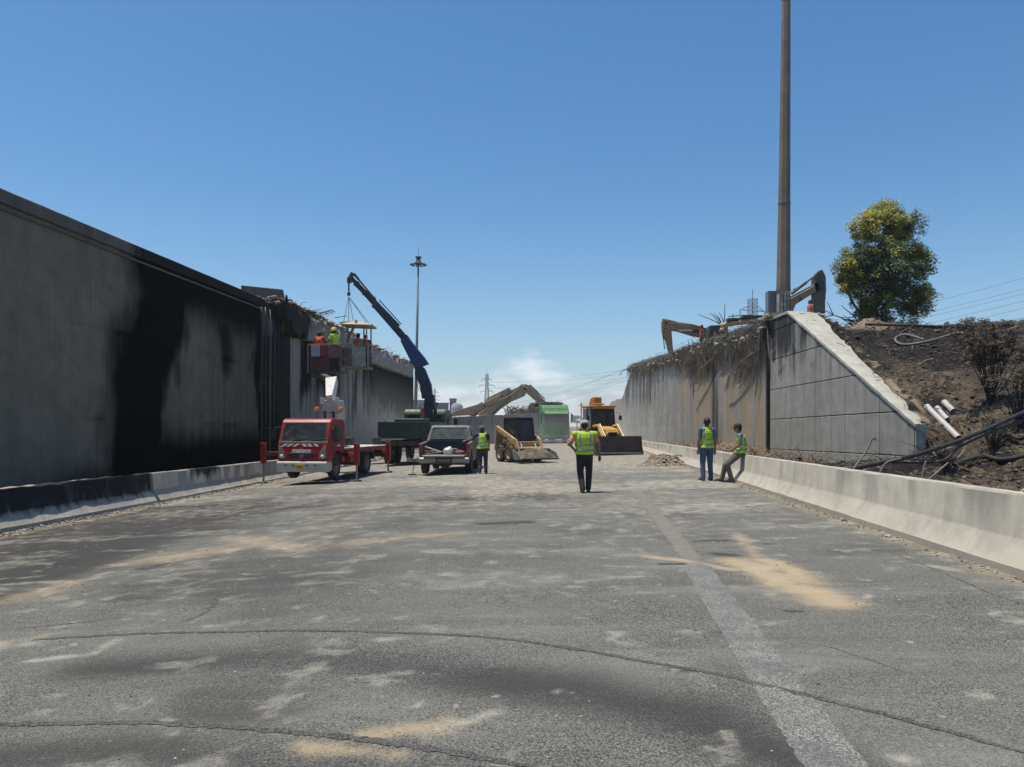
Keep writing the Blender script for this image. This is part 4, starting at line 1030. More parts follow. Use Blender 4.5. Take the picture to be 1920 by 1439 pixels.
for x, y, s_ in ((.45, 5.9, .3), (.25, 2.1, .16), (-.3, 4.9, .3)):
    MB().box((x, y, .99 + s_ / 2), (.3, .25, s_)).build('control_box', DKST if s_ > .2 else REDD, truck, bevel=.02)
MB().box((0, 6.22, .62), (1.6, .06, .2)).build('rear_bumper', REDD, truck, bevel=.01)

# ================================================================== GREEN CRANE TRUCK
GRN = M('army_green_paint', (0.024, 0.042, 0.028), .6, 0, .25, 4, .14, .15)
GRNL = M('faded_green_paint', (0.05, 0.10, 0.055), .55, 0, .25, 4, .2, .15)
BLU = M('dark_blue_paint', (0.008, 0.014, 0.05), .42, 0, .2, 4, .10, .05)
ct_o = Vector(((757 - 960) / F * 34.0, 34.0, -.16)); ct = thing('crane_truck', 'dark green lorry with a blue folding crane reaching up to the left', 'truck', ct_o, -math.atan2(.07, 1))
MB().box((0, 2.2, 1.28), (2.38, 4.4, .10)).build('bed_floor', GRN, ct, bevel=.01)
MB().box((0, 0, 1.66), (2.40, .06, .66)).build('tailgate', GRN, ct, bevel=.012)
for x in (-1.18, 1.18): MB().box((x, 2.2, 1.66), (.05, 4.4, .66)).build('side_board', GRN, ct, bevel=.01)
MB().box((0, 4.4, 1.75), (2.36, .05, .85)).build('head_board', GRN, ct, bevel=.01)
for z in (1.5, 1.72, 1.9): MB().box((0, -.037, z), (2.3, .02, .03)).build('tailgate_rib', GRN, ct)
for x in (-1.0, .95):
    MB().box((x, -.045, 1.66), (.09, .03, .11)).build('reflector', GRNL, ct, bevel=.005)
for x in (-1.05, 1.05): MB().box((x, -.05, 1.66), (.05, .04, .68)).build('tailgate_latch', DKST, ct, bevel=.006)
c_ = MB()
for x in (-.4, .4): c_.box((x, 3.2, 1.0), (.12, 6.6, .26))
c_.box((0, .05, 1.0), (2.3, .12, .2)); c_.box((0, 2.0, .95), (1, .2, .4)); c_.build('chassis', DKST, ct)
for x in (-1.02, 1.02):
    for y in (1.3, 2.6): wheel(ct, (x * .93, y, .55), .55, .40)
    wheel(ct, (x, 6.3, .55), .55, .32)
    MB().box((x * .93, .55, .62), (.5, .02, .55)).build('mudflap', BLACK, ct)
    MB().box((x * .8, -.02, 1.0), (.34, .06, .12)).build('tail_lamp', REDL, ct, bevel=.008)
for x in (.1, .5): MB().prism([(x - .13, .5, .14), (x + .13, .5, .14), (x + .05, .5, .40)], (0, .03, 0)).build('warning_triangle', WHITE, ct)
MB().side([(5.1, 1.1), (5.1, 2.5), (5.25, 2.68), (6.6, 2.68), (6.9, 2.45), (7.1, 1.9), (7.15, 1.1)], -1.12, 1.12).build('cab', GRNL, ct, bevel=.09)
MB().box((-.55, 5.08, 2.15), (.7, .02, .5)).build('rear_window', GLS, ct, bevel=.01)
MB().box((.55, 5.08, 2.15), (.7, .02, .5)).build('rear_window', GLS, ct, bevel=.01)
for s_ in (-1, 1):
    MB().box((s_ * 1.122, 5.9, 2.1), (.01, .8, .5)).build('side_window', GLS, ct)
    MB().path([(s_ * 1.1, 6.8, 2.4), (s_ * 1.38, 6.9, 2.3), (s_ * 1.38, 6.9, 1.7)], .02, 6).box((s_ * 1.38, 6.88, 2.0), (.2, .05, .4)).build('mirror', BLACK, ct)
MB().box((-.25, 3.2, 2.0), (1.5, 1.6, .35)).build('canvas_load', GRN, ct, bevel=.08)
MB().tube((.62, 4.75, 1.3), (.62, 4.75, 2.95), .09, n=12).lathe([(.09, 2.9), (.16, 2.92), (.16, 3.0), (.1, 3.02)], (.62, 4.75, 0), (0, 0, 1), 12).build('exhaust_stack', BLACK, ct, smooth='angle')
MB().box((.15, 4.6, 1.55), (2.1, .4, .4)).build('crane_frame', DKST, ct, bevel=.02)
MB().box((.10, 4.2, 2.25), (.28, .2, .9)).build('crane_control', M('orange_paint', (0.50, 0.12, 0.02), .5, 0, .2, 5, .3, .1), ct, bevel=.03, label='orange control column')
inv = world_of(ct).inverted(); CY = 38.2
def cw(px, py, y=CY): return inv @ P(px, py, y)
up_ = Vector((0, 1, 0))
base = cw(804, 793); base.z = 1.5
MB().bar(base, cw(804, 762), .42, .40, up=up_, w1=.38, h1=.36).build('crane_column', BLU, ct, bevel=.02)
MB().bar(cw(806, 768), cw(806, 741), .62, .34, up=up_, w1=.46).build('crane_shoulder', BLU, ct, bevel=.02)
mb = MB(); pr_ = [cw(792, 748), cw(812, 748), cw(809, 722), cw(797, 692), cw(785, 682), cw(778, 700), cw(788, 722)]
mb.prism([p + Vector((0, -.16, 0)) for p in pr_], (0, .32, 0)).build('lower_crane_boom', BLU, ct, bevel=.02)
mb = MB(); pr_ = [cw(772, 680), cw(780, 692), cw(804, 683), cw(797, 672), cw(772, 641), cw(763, 628), cw(752, 640)]
mb.prism([p + Vector((0, -.20, 0)) for p in pr_], (0, .40, 0)).build('boom_elbow', M('royal_blue_paint', (0.012, 0.025, 0.13), .42, 0, .2, 4, .12, .05), ct, bevel=.02)
segs = [((758, 634), (703, 571), .36, .33), ((727, 596), (684, 548), .29, .29), ((700, 566), (667, 531), .23, .25), ((684, 549), (657, 520), .17, .2)]
for i, (a, b_, w_, h_) in enumerate(segs):
    MB().bar(cw(*a), cw(*b_), h_, w_, up=up_).build('boom_section', BLACK if i else BLU, ct, bevel=.012)
    q = cw(*b_); d = (cw(*a) - q).normalized()
    MB().bar(q, q + d * .10, h_ * 1.18, w_ * 1.18, up=up_).build('boom_collar', DKST, ct, bevel=.006)
mb = MB().bar(cw(702, 562), cw(749, 611), .09, .13, up=up_).bar(cw(711, 563), cw(752, 608), .05, .05, up=up_)
mb.bar(cw(701, 558), cw(704, 568), .16, .10, up=up_); mb.build('hydraulic_cylinder', DKST, ct)
MB().tube(cw(664, 514), cw(672, 524), .07, n=8).tube(cw(672, 524), cw(703, 561), .045, n=8).build('jib_rod', DKST, ct, smooth='angle')
MB().bar(cw(655, 524), cw(662, 512), .2, .14, up=up_).bar(cw(655, 531), cw(655, 521), .2, .2, up=up_).build('boom_head', DKST, ct, bevel=.015)
MB().tube(cw(810, 745), cw(792, 700), .06, n=8).tube(cw(794, 702), cw(786, 690), .035, n=8).build('lift_cylinder', DKST, ct)
for i in range(3):
    MB().path([cw(786 + i * 3, 735), cw(781 + i * 3, 715), cw(779 + i * 2, 695), cw(768, 680 - i * 2)], .014, 5).build('hydraulic_hose', BLACK, ct, smooth=True)
hk = MB().tube(cw(654, 531), cw(654, 548), .03, n=6)
for i in range(5): hk.box(cw(654, 533 + i * 4), (.09, .05, .06))
hk.lathe([(.03, -.12), (.09, -.08), (.09, .05), (.03, .1)], cw(654, 551), (0, 0, 1), 10); hk.build('hook_block', DKST, ct)
MB().path([P(693, 690, 38), P(697, 720, 37.5), P(703, 760, 37), P(716, 782, 36.5), P(728, 796, 36)], .02, 6).build('cable', BLACK, ct, world=True, smooth=True)

# ================================================================== MAN CAGE
CG = P(666, 688, 37.4); TANP = M('beige_cage_paint', (0.27, 0.24, 0.16), .7, 0, .2, 5, .35, .15)
cage = thing('man_cage', 'beige workers\' cage with a canopy hanging from the blue crane', 'cage', CG)
k_ = 37.4 / F
def cp(px, py, dy=0.0): return Vector(((px - 666) * k_, dy, -(py - 688) * k_))
xl, xr = cp(641, 0).x, cp(691, 0).x; D = 1.2
MB().box(((xl + xr) / 2, D / 2, -.03), (xr - xl, D, .09)).build('floor', TANP, cage, bevel=.01)
rt = cp(0, 646).z
mb = MB()
for z in (rt, rt * .5):
    for a, b_ in (((xl, 0), (xr, 0)), ((xr, 0), (xr, D)), ((xr, D), (xl, D)), ((xl, D), (xl, 0))): mb.tube((a[0], a[1], z), (b_[0], b_[1], z), .022, n=6)
for x in np.linspace(xl, xr, 9):
    for y in (0, D): mb.tube((x, y, 0), (x, y, rt), .011, n=5)
mb.build('rail', TANP, cage)
MB().box((cp(677, 0).x, -.02, rt * .46), (.78, .02, rt * .88)).build('panel', M('dirty_beige_sheet', (0.33, 0.31, 0.25), .7, 0, .3, 4, .3, .2), cage, bevel=.005)
MB().box((cp(651, 0).x, -.02, rt * .42), (.5, .02, rt * .8)).build('panel', M('brown_mesh_sheet', (0.13, 0.10, 0.07), .8, 0, .3, 7, .3, .2), cage, bevel=.005)
rz0 = cp(0, 609).z
for x, y in ((xl + .05, 0), (xr - .1, 0), (xl + .05, D), (xr - .1, D), ((xl + xr) / 2 + .2, D)): MB().box((x, y, rz0 / 2), (.06, .06, rz0)).build('post', M('rusty_post', (0.15, 0.075, 0.05), .7, 0, .3, 6, .2, .2) if x > 0 and y > 0 else TANP, cage)
mb = MB().prism([(xl - .1, -.15, rz0), (xl - .05, -.12, rz0 + .12), (xl + .5, D / 2, rz0 + .27), (xr - .5, D / 2, rz0 + .27), (xr + .18, -.12, rz0 + .02), (xr + .15, -.15, rz0 - .06)], (0, D + .3, 0)); mb.build('canopy', M('sandy_canopy', (0.42, 0.35, 0.23), .8, 0, .12, 4, .3, .15), cage, bevel=.02)
MB().bar(cp(668, 600, .1), cp(646, 640, .6), .1, .1).build('brace', TANP, cage)
hookp = P(654, 557, 38.2) - CG
for x, y in ((xl + .05, .1), (xl + .1, D - .1), (cp(655, 0).x, D), (xr - .12, .1), (xr - .1, D - .1)): MB().tube(hookp, (x, y, rz0 + .1), .014, n=5).build('sling', DKST, cage)
MB().path([cp(675, 692, 0), cp(673, 700, 0), cp(680, 703, 0), cp(686, 699, 0), cp(687, 690, 0)], .012, 5).build('rope', STEEL, cage)

# ================================================================== PICKUP
pk_o = Vector(((833 - 960) / F * 25.8, 25.8, -.05)); pk = thing('pickup_truck', 'dusty grey pickup seen from behind with its tailgate down', 'pickup', pk_o, -R(1.5))
SIL = M('dusty_silver_paint', (0.11, 0.11, 0.11), .4, .2, .15, 3, .4, .1)
NVY = M('dark_bed_liner', (0.012, 0.016, 0.03), .6, 0, .2, 6, .25, .2)
hw = .88
for s_ in (-1, 1):
    x0, x1 = (s_ * hw, s_ * (hw - .12))
    prof = [(.05, .52), (.0, .80), (.02, 1.08), (1.6, 1.14), (1.6, .45), (1.42, .45), (1.36, .72), (1.18, .86), (.9, .90), (.62, .86), (.44, .72), (.38, .52)]
    MB().side(prof, min(x0, x1), max(x0, x1)).build('bed_side', SIL, pk, bevel=.03)
    MB().box((s_ * (hw - .065), -.012, .87), (.12, .05, .38)).build('tail_light', REDL, pk, bevel=.015)
    for y, r in ((.90, .37), (3.9, .37)): wheel(pk, (s_ * (hw - .10), y, r), r, .25)
MB().box((0, .85, .62), (1.66, 1.6, .06)).build('bed_floor', NVY, pk)
MB().box((0, 1.60, .88), (1.66, .05, .5)).build('bed_front', NVY, pk)
MB().box((0, -.20, .66), (1.42, .46, .06)).build('tailgate', M('pale_dusty_metal', (0.34, 0.33, 0.30), .5, .3, .12, 5, .5, .1), pk, bevel=.015)
MB().side([(-.10, .40), (-.14, .46), (-.14, .56), (-.10, .60), (.1, .60), (.1, .40)], -.86, .86).build('rear_bumper', CHR, pk, bevel=.02)
MB().box((0, -.146, .50), (.56, .02, .17)).build('plate_recess', BLACK, pk, bevel=.01)
MB().box((0, -.160, .50), (.44, .01, .11)).build('number_plate', M('number_plate', (0.16, 0.13, 0.12), .5, 0, .2, 20, .3, .1), pk, bevel=.004)
cabp = [(1.66, .45), (1.66, 1.16), (1.92, 1.66), (2.1, 1.72), (3.1, 1.70), (3.85, 1.14), (5.0, 1.04), (5.15, .9), (5.15, .45), (4.32, .45), (4.25, .75), (3.9, .88), (3.55, .75), (3.48, .4), (1.66, .4)]
cab_ = MB(); n = len(cabp)
vs = []
for sx in (-1, 1):
    for y, z in cabp: vs.append((sx * (hw - .02 - max(0, z - 1.14) * .28), y, z))
cab_.add(vs, [tuple(range(n))[::-1], tuple(range(n, 2 * n))] + [(i, (i + 1) % n, n + (i + 1) % n, n + i) for i in range(n)])
cab_.build('cab', SIL, pk, bevel=.05)
rw_ = [(-.72, 1.655, 1.20), (.72, 1.655, 1.20), (.64, 1.90, 1.60), (-.64, 1.90, 1.60)]
g_ = MB().prism([Vector(p) + Vector((0, -.03, .015)) for p in rw_], (0, -.012, .006)).build('rear_window', M('grey_green_glass', (0.05, 0.065, 0.06), .15, 0, .3, 3, .15, 0), pk)
fr = MB()
for i in range(4): fr.bar(Vector(rw_[i]) + Vector((0, -.04, .02)), Vector(rw_[(i + 1) % 4]) + Vector((0, -.04, .02)), .05, .03, up=Vector((0, -1, .5)))
fr.build('window_frame', BLACK, pk)
for x, z in ((-.34, 1.30), (.34, 1.30)): MB().box((x, 1.72, z), (.22, .03, .2)).build('head_restraint', BLACK, pk, bevel=.03)
for s_ in (-1, 1):
    mp_ = MB(); mp_.prism([(s_ * (hw - .035), 2.0, 1.18), (s_ * (hw - .035), 3.5, 1.18), (s_ * (hw - .15), 3.05, 1.60), (s_ * (hw - .15), 2.08, 1.60)], (s_ * .012, 0, 0)); mp_.build('side_window', GLS, pk)
    MB().box((s_ * (hw + .12), 3.25, 1.22), (.2, .08, .16)).build('mirror', BLACK, pk, bevel=.02)
u = MB().box((0, 2.6, .42), (.8, 4.6, .16)); u.box((0, .9, .36), (1.5, .12, .12)); u.prism([(-.35, .2, .40), (.35, .2, .40), (.1, .2, .24), (-.1, .2, .24)], (0, .3, 0)); u.build('underbody', DKST, pk)
MB().box((-.3, .35, .62), (1, .1, .02)).build('bed_rib', DKST, pk)
inv_pk = world_of(pk)
def inbed(n, lab, cat, x, y, z): return thing(n, lab, cat, inv_pk @ Vector((x, y, z)))
t_ = inbed('plastic_sack', 'shiny silver sack bulging at the middle of the pickup bed', 'sack', .12, .12, .66)
MB().ball((0, 0, .14), .18, 14, 9, (1.05, .9, .85)).ball((.05, .02, .22), .10, 10, 6).build('sack_body', M('silver_plastic', (0.45, 0.46, 0.46), .3, .2, .25, 9, .1, 1.0), t_, smooth=True)
t_ = inbed('plank', 'pale plank lying askew over the tools in the pickup bed', 'plank', -.42, .2, .66)
MB().bar((-.28, .1, .30), (.30, -.15, .12), .11, .04).build('board', M('dusty_plank', (0.30, 0.28, 0.25), .8, 0, .2, 6, .4, .2), t_, bevel=.004)
t_ = inbed('tool_heap', 'brown heap of tools and straps under the plank in the pickup bed', 'tools', -.48, .3, .66)
mb = MB(); rg = random.Random(3)
for i in range(26): mb.rock((rg.uniform(-.22, .28), rg.uniform(-.2, .2), rg.uniform(.03, .15)), rg.uniform(.04, .09), rg)
mb.build('heap', M('brown_tools', (0.13, 0.095, 0.065), .8, 0, .5, 8, .3, .4), t_, kind='stuff')
t_ = inbed('red_bag', 'dull red bag at the right end of the pickup bed', 'bag', .50, .2, .66)
MB().ball((.02, 0, .09), .15, 12, 7, (1.3, 1, .7)).build('bag_body', M('dull_red_cloth', (0.16, 0.045, 0.045), .8, 0, .3, 8, .3, .6), t_, smooth=True)
t_ = inbed('coiled_cable', 'pale coil of cable beside the silver sack in the pickup bed', 'cable', .33, .25, .66)
MB().path([(math.cos(a) * .12, math.sin(a) * .1, .10 + a * .008) for a in np.linspace(0, 18, 70)], .016, 6).build('coil', STEEL, t_, smooth=True)
t_ = thing('folding_stand', 'small folding stand on a round foot beside the pickup', 'stand', G(773, 891))
MB().lathe([(.001, 0), (.15, 0), (.14, .025), (.001, .03)], (0, 0, .01), (0, 0, 1), 18).build('foot', DKST, t_)
MB().tube((0, 0, .02), (.10, 0, .55), .012, n=6).build('pole', DKST, t_)
MB().box((.03, 0, .57), (.46, .22, .02)).build('top', DKST, t_)

# ================================================================== SKID STEER LOADER
CATY = M('dusty_tan_paint', (0.36, 0.24, 0.10), .6, 0, .15, 4, .6, .2)
CATD = M('dusty_yellow_brown_paint', (0.30, 0.20, 0.085), .6, 0, .2, 4, .6, .2)
sk_o = Vector(((975 - 960) / F * 34.3, 34.3, .01)); sk = thing('skid_steer_loader', 'small tan skid steer loader with a heaped bucket beside the pickup', 'loader', sk_o, R(-65))
# local: +x forward, y to the left
MB().prism([(-1.05, -.45, .35), (.65, -.45, .35), (.78, -.45, .70), (.55, -.45, .85), (-1.05, -.45, 1.05)], (0, .9, 0)).build('chassis', CATD, sk, bevel=.02)
for s_ in (-1, 1):
    for x in (-.60, .42): wheel(sk, (x, s_ * .68, .38), .385, .27, (0, 1, 0), lugs=16, rimcol=CATY)
    a0, a1, a2, a3 = (-1.15, s_ * .66, 1.30), (-.2, s_ * .66, 1.28), (.95, s_ * .60, .82), (1.10, s_ * .56, .42)
    MB().bar((-1.15, s_ * .62, .5), (-1.05, s_ * .62, 1.62), .12, .30, w1=.12, h1=.25).build('arm_tower', CATY, sk, bevel=.01)
    MB().bar((-1.12, s_ * .66, 1.55), (.80, s_ * .62, .92), .12, .20, w1=.12, h1=.26).build('lift_arm', CATY, sk, bevel=.015)
    MB().bar((.80, s_ * .62, 1.0), (1.12, s_ * .58, .36), .12, .22).build('lift_arm_nose', CATY, sk, bevel=.015)
    MB().bar((-1.1, s_ * .68, 1.0), (.1, s_ * .70, 1.1), .05, .08).build('lift_link', DKST, sk)
    MB().tube((-.7, s_ * .6, .7), (.3, s_ * .62, 1.08), .045, n=10).build('lift_ram', STEEL, sk)
    MB().tube((.75, s_ * .35, .9), (1.15, s_ * .35, .45), .035, n=8).build('tilt_ram', STEEL, sk)
MB().prism([(-.75, -.44, .95), (.50, -.44, .85), (.58, -.44, 1.15), (.38, -.44, 1.95), (-.72, -.44, 1.98)], (0, .88, 0)).build('cab', BLACK, sk, bevel=.02)
cfr = MB()
for s_ in (-1, 1):
    for a, b_ in (((.55, 1.05), (.38, 1.95)), ((-.72, 1.0), (-.72, 1.96)), ((.38, 1.95), (-.72, 1.96)), ((-.15, .95), (-.15, 1.95))): cfr.bar((a[0], s_ * .45, a[1]), (b_[0], s_ * .45, b_[1]), .05, .06)
    cfr.bar((.58, s_ * .42, 1.05), (.42, s_ * .42, 1.93), .06, .05)
cfr.build('cab_frame', BLACK, sk)
MB().prism([(.60, -.36, 1.10), (.60, .36, 1.10), (.44, .36, 1.86), (.44, -.36, 1.86)], (.02, 0, .005)).build('front_window', GLS, sk)
for s_ in (-1, 1): MB().prism([(.42, s_ * .465, 1.2), (.30, s_ * .465, 1.86), (-.10, s_ * .465, 1.86), (-.10, s_ * .465, 1.2)], (0, s_ * .012, 0)).build('side_window', GLS, sk)
MB().box((-.2, 0, 2.0), (1.25, .96, .05)).build('roof', BLACK, sk, bevel=.02)
MB().box((-1.15, 0, .85), (.3, .95, .8)).build('engine_door', CATY, sk, bevel=.04)
MB().tube((-1.0, .3, 1.3), (-1.0, .3, 1.75), .035, n=8).build('exhaust', DKST, sk)
MB().tube((1.02, -.62, .60), (1.02, .62, .60), .10, n=12).build('cross_tube', CATY, sk, smooth='angle')
MB().box((.72, 0, .80), (.2, 1.0, .26)).build('step_plate', CATY, sk, bevel=.02)
bp = [(1.12, .62), (1.20, .30), (1.30, .16), (2.05, .20), (2.05, .165), (1.28, .12), (1.15, .25), (1.07, .62)]
MB().prism([(x, -.93, z) for x, z in bp], (0, 1.86, 0)).build('bucket', DKST, sk, bevel=.006)
for s_ in (-1, 1): MB().prism([(1.10, s_ * .93, .62), (1.28, s_ * .93, .14), (2.05, s_ * .93, .18), (1.75, s_ * .93, .45)], (0, .03, 0)).build('bucket_cheek', STEEL, sk)
mb = MB(); rg = random.Random(17)
ld = thing('bucket_soil', 'grey brown soil heaped in the bucket of the small loader', 'soil', world_of(sk) @ Vector((1.55, 0, .2)), R(-65)); ld['kind'] = 'stuff'
gridmesh('soil_heap', np.linspace(-.48, .5, 26), np.linspace(-.9, .9, 40), lambda u, v: (u, v, .02 + .42 * np.clip(1 - (np.abs(v) / .95) ** 3, 0, 1) * np.clip(1 - ((u + .12) / .62) ** 2, 0, 1) * (.7 + .6 * fbm(u * 5, v * 5, 141))), DIRT, ld)

# ================================================================== BACKHOE LOADER
BHY = M('dusty_yellow_paint', (0.50, 0.27, 0.035), .5, 0, .12, 4, .35, .15)
ORG = M('rusty_orange_paint', (0.40, 0.17, 0.035), .6, 0, .25, 4, .2, .2)
bh_o = Vector(((1131 - 960) / F * 42.3, 42.3, .05)); bh = thing('backhoe_loader', 'yellow backhoe loader facing the camera behind a wide dark front bucket', 'digger', bh_o, R(12))
# local: front is -y
MB().side([(-1.55, .75), (-1.60, 1.15), (-1.45, 1.42), (-.15, 1.58), (-.15, .75)], -.38, .38).build('bonnet', BHY, bh, bevel=.04)
MB().box((0, -1.60, 1.02), (.52, .04, .46)).build('grille', BLACK, bh, bevel=.01)
for z in (.86, .94, 1.02, 1.10, 1.18): MB().box((0, -1.628, z), (.50, .015, .02)).build('grille_slat', DKST, bh)
MB().box((0, -.6, .62), (.7, 2.4, .3)).build('chassis', DKST, bh)
for s_ in (-1, 1):
    wheel(bh, (s_ * .78, -1.25, .45), .45, .30, lugs=16, rimcol=WHITE)
    wheel(bh, (s_ * .88, .75, .72), .72, .44, lugs=20, rimcol=WHITE)
    MB().path([(s_ * .56, .05, 1.55), (s_ * .56, -.9, 1.62), (s_ * .58, -1.75, .95), (s_ * .58, -2.15, .45)], .10, 6).build('loader_arm', BHY, bh)
    MB().tube((s_ * .56, -.2, .95), (s_ * .57, -1.5, 1.15), .055, n=10).build('lift_ram', STEEL, bh)
    MB().tube((s_ * .50, -.9, 1.70), (s_ * .52, -2.0, .95), .04, n=8).build('tilt_ram', STEEL, bh)
    MB().prism([(s_ * .66, .25, 1.1), (s_ * .66, .55, 1.5), (s_ * .66, 1.15, 1.5), (s_ * .66, 1.45, 1.1), (s_ * .66, 1.4, 1.05), (s_ * .66, 1.1, 1.44), (s_ * .66, .58, 1.44), (s_ * .66, .3, 1.05)], (s_ * .42, 0, 0)).build('mudguard', BHY, bh)
    MB().path([(s_ * .78, .0, 2.4), (s_ * .95, -.2, 2.3), (s_ * .95, -.2, 1.95)], .014, 5).box((s_ * .95, -.2, 2.05), (.16, .04, .26)).build('mirror', BLACK, bh)
# cab: posts, glass, roof, dark inside
MB().box((0, .75, 1.30), (1.40, 1.5, .35)).build('cab_floor', BLACK, bh, bevel=.02)
for x, y in ((-.70, .02), (.70, .02), (-.74, .75), (.74, .75), (-.70, 1.5), (.70, 1.5), (.34, -.02)):
    MB().bar((x * 1.02, y - .05, 1.0 if y < .1 else 1.4), (x * .92, y + .08, 2.66), .07, .07).build('cab_post', BLACK, bh)
MB().box((0, .80, 2.70), (1.52, 1.75, .10)).build('roof', ORG, bh, bevel=.035)
MB().box((0, .02, 2.62), (1.3, .06, .10)).build('roof_beam', BHY, bh)
MB().prism([(-.66, -.0, 1.5), (.66, -.0, 1.5), (.62, .07, 2.58), (-.62, .07, 2.58)], (0, .012, 0)).build('windscreen', glassy('smoky_glass', (0.035, 0.040, 0.040)), bh)
for s_ in (-1, 1): MB().prism([(s_ * .72, .1, 1.5), (s_ * .72, 1.45, 1.5), (s_ * .68, 1.45, 2.6), (s_ * .68, .14, 2.6)], (s_ * .012, 0, 0)).build('side_window', GLS, bh)
MB().box((0, .8, 1.75), (.5, .5, .6)).build('seat', BLACK, bh, bevel=.08)
MB().tube((.1, .2, 1.6), (.02, .05, 1.95), .02, n=6).build('steering_column', BLACK, bh)
# folded backhoe arm
MB().prism([(-.17, 2.2, 1.0), (-.17, 1.9, 1.4), (-.17, 2.3, 2.6), (-.17, 1.9, 3.18), (-.17, 1.4, 3.30), (-.17, 1.25, 3.0), (-.17, 1.7, 2.78), (-.17, 2.0, 2.4), (-.17, 1.6, 1.2)], (.42, 0, 0)).build('backhoe_boom', ORG, bh, bevel=.04)
MB().box((.04, 1.30, 3.0), (.46, .5, .52)).build('boom_knuckle', ORG, bh, bevel=.03)
MB().box((.10, 1.1, 2.86), (.56, .5, .10)).build('beacon_bracket', BHY, bh, bevel=.03)
MB().box((0, 1.9, .9), (1.9, .3, .5)).build('stabiliser_frame', BHY, bh, bevel=.02)
# front bucket: wide, dark, tilted back
bp = [(-2.12, .95), (-2.30, .55), (-2.42, .10), (-2.95, .04), (-2.98, .08), (-2.52, .18), (-2.42, .55), (-2.28, .98)]
BKT = M('worn_dark_bucket', (0.055, 0.040, 0.034), .7, .1, .3, 3, .12, .25)
# the broad outer face turned to the camera
MB().side([(-2.44, 1.02), (-2.40, .80), (-2.40, .50), (-2.46, .25), (-2.62, .03), (-2.20, .03), (-2.16, .60), (-2.38, 1.04)], -1.30, 1.30).build('bucket', BKT, bh, bevel=.02)
MB().bar((-1.31, -2.42, 1.03), (1.31, -2.42, 1.03), .05, .04).build('bucket_lip', BKT, bh)
MB().bar((-1.31, -2.62, .10), (1.31, -2.62, .10), .10, .04).build('cutting_edge', DKST, bh)
for s_ in (-1, 1): MB().prism([(s_ * 1.31, -2.44, 1.05), (s_ * 1.31, -2.52, .6), (s_ * 1.31, -2.78, .02), (s_ * 1.31, -2.15, .02), (s_ * 1.31, -2.14, .7)], (.02, 0, 0)).build('bucket_cheek', BKT, bh)

# ================================================================== GREEN LORRY
LGR = M('light_green_paint', (0.035, 0.18, 0.045), .6, 0, .2, 3, .3, .1)
gl_o = Vector(((1043 - 960) / F * 68, 68, .06)); gl = thing('green_lorry', 'bright green lorry facing the camera with a load of dark scrap on top', 'lorry', gl_o, R(9))
MB().side([(-.02, .45), (-.10, .9), (-.06, 1.75), (.10, 2.85), (.35, 3.25), (.6, 3.5), (1.9, 3.55), (2.0, 3.3), (2.0, .6), (.2, .45)], -1.24, 1.24).build('cab', LGR, gl, bevel=.08)
MB().prism([(-1.1, -.075, 1.85), (1.1, -.075, 1.85), (1.05, .07, 2.72), (-1.05, .07, 2.72)], (0, -.03, 0)).build('windscreen', glassy('dusty_lorry_glass', (0.05, 0.05, 0.052)), gl, bevel=.02)
MB().side([(-.28, 2.70), (.04, 2.95), (.12, 2.86), (-.20, 2.64)], -1.1, 1.1).build('sun_visor', LGR, gl, bevel=.01)
for z in (1.05, 1.22, 1.39, 1.56): MB().box((0, -.115, z), (1.7, .05, .05)).build('grille_bar', M('dark_green_bar', (0.03, 0.11, 0.035), .6, 0, .2, 4, .3, .1), gl, bevel=.01)  # grille bars in a darker green than the cab
MB().box((0, -.10, .62), (2.46, .22, .46)).build('bumper', LGR, gl, bevel=.05)
MB().box((0, -.16, .26), (2.44, .16, .14)).build('bumper_strip', M('pale_step', (0.42, 0.42, 0.40), .6, 0, .1, 4, .3, .1), gl, bevel=.02)
for s_ in (-1, 1):
    MB().box((s_ * .98, -.22, .68), (.36, .04, .2)).build('headlight', M('headlight_housing', (0.30, 0.30, 0.28), .2, .3, .1, 12, .2, .05), gl, bevel=.02)
    MB().path([(s_ * 1.2, .1, 2.8), (s_ * 1.42, -.12, 2.75), (s_ * 1.42, -.12, 1.8)], .025, 5).box((s_ * 1.42, -.12, 2.3), (.2, .08, .75)).build('mirror', BLACK, gl)
    MB().prism([(s_ * 1.245, .35, 1.8), (s_ * 1.245, .45, 2.7), (s_ * 1.245, 1.2, 2.7), (s_ * 1.245, 1.2, 1.75)], (s_ * .015, 0, 0)).build('side_window', GLS, gl)
    for y in (1.2, 6.2, 7.6): wheel(gl, (s_ * 1.05, y, .52), .52, .32)
MB().box((0, 5.2, .85), (.9, 7.5, .3)).build('chassis', DKST, gl)
GBD = M('grey_tipper', (0.09, 0.09, 0.088), .7, .1, .2, 4, .45, .2)
MB().prism([(-1.25, 2.3, 1.2), (1.25, 2.3, 1.2), (1.25, 2.3, 3.35), (-1.25, 2.3, 3.35)], (0, 6.3, 0)).build('tipper_body', GBD, gl, bevel=.03)
for y in np.linspace(2.6, 8.3, 7): MB().box((-1.28, y, 2.25), (.06, .1, 2.0)).build('tipper_rib', GBD, gl)
mb = MB(); rg = random.Random(77)
for i in range(240): mb.rock((rg.uniform(-1.1, 1.1), rg.uniform(2.4, 8), 3.35 + rg.uniform(0, .45)), rg.uniform(.08, .25), rg)
for i in range(120):
    p = Vector((rg.uniform(-1.1, 1.1), rg.uniform(2.3, 5), 3.4)); mb.path([p, p + Vector((rg.uniform(-.4, .4), 0, rg.uniform(.2, .5))), p + Vector((rg.uniform(-.8, .8), 0, rg.uniform(.1, .5)))], .025, 4)
sc_ = thing('scrap_load', 'dark tangled scrap heaped above the cab of the green lorry', 'scrap', gl_o, R(9)); sc_['kind'] = 'stuff'
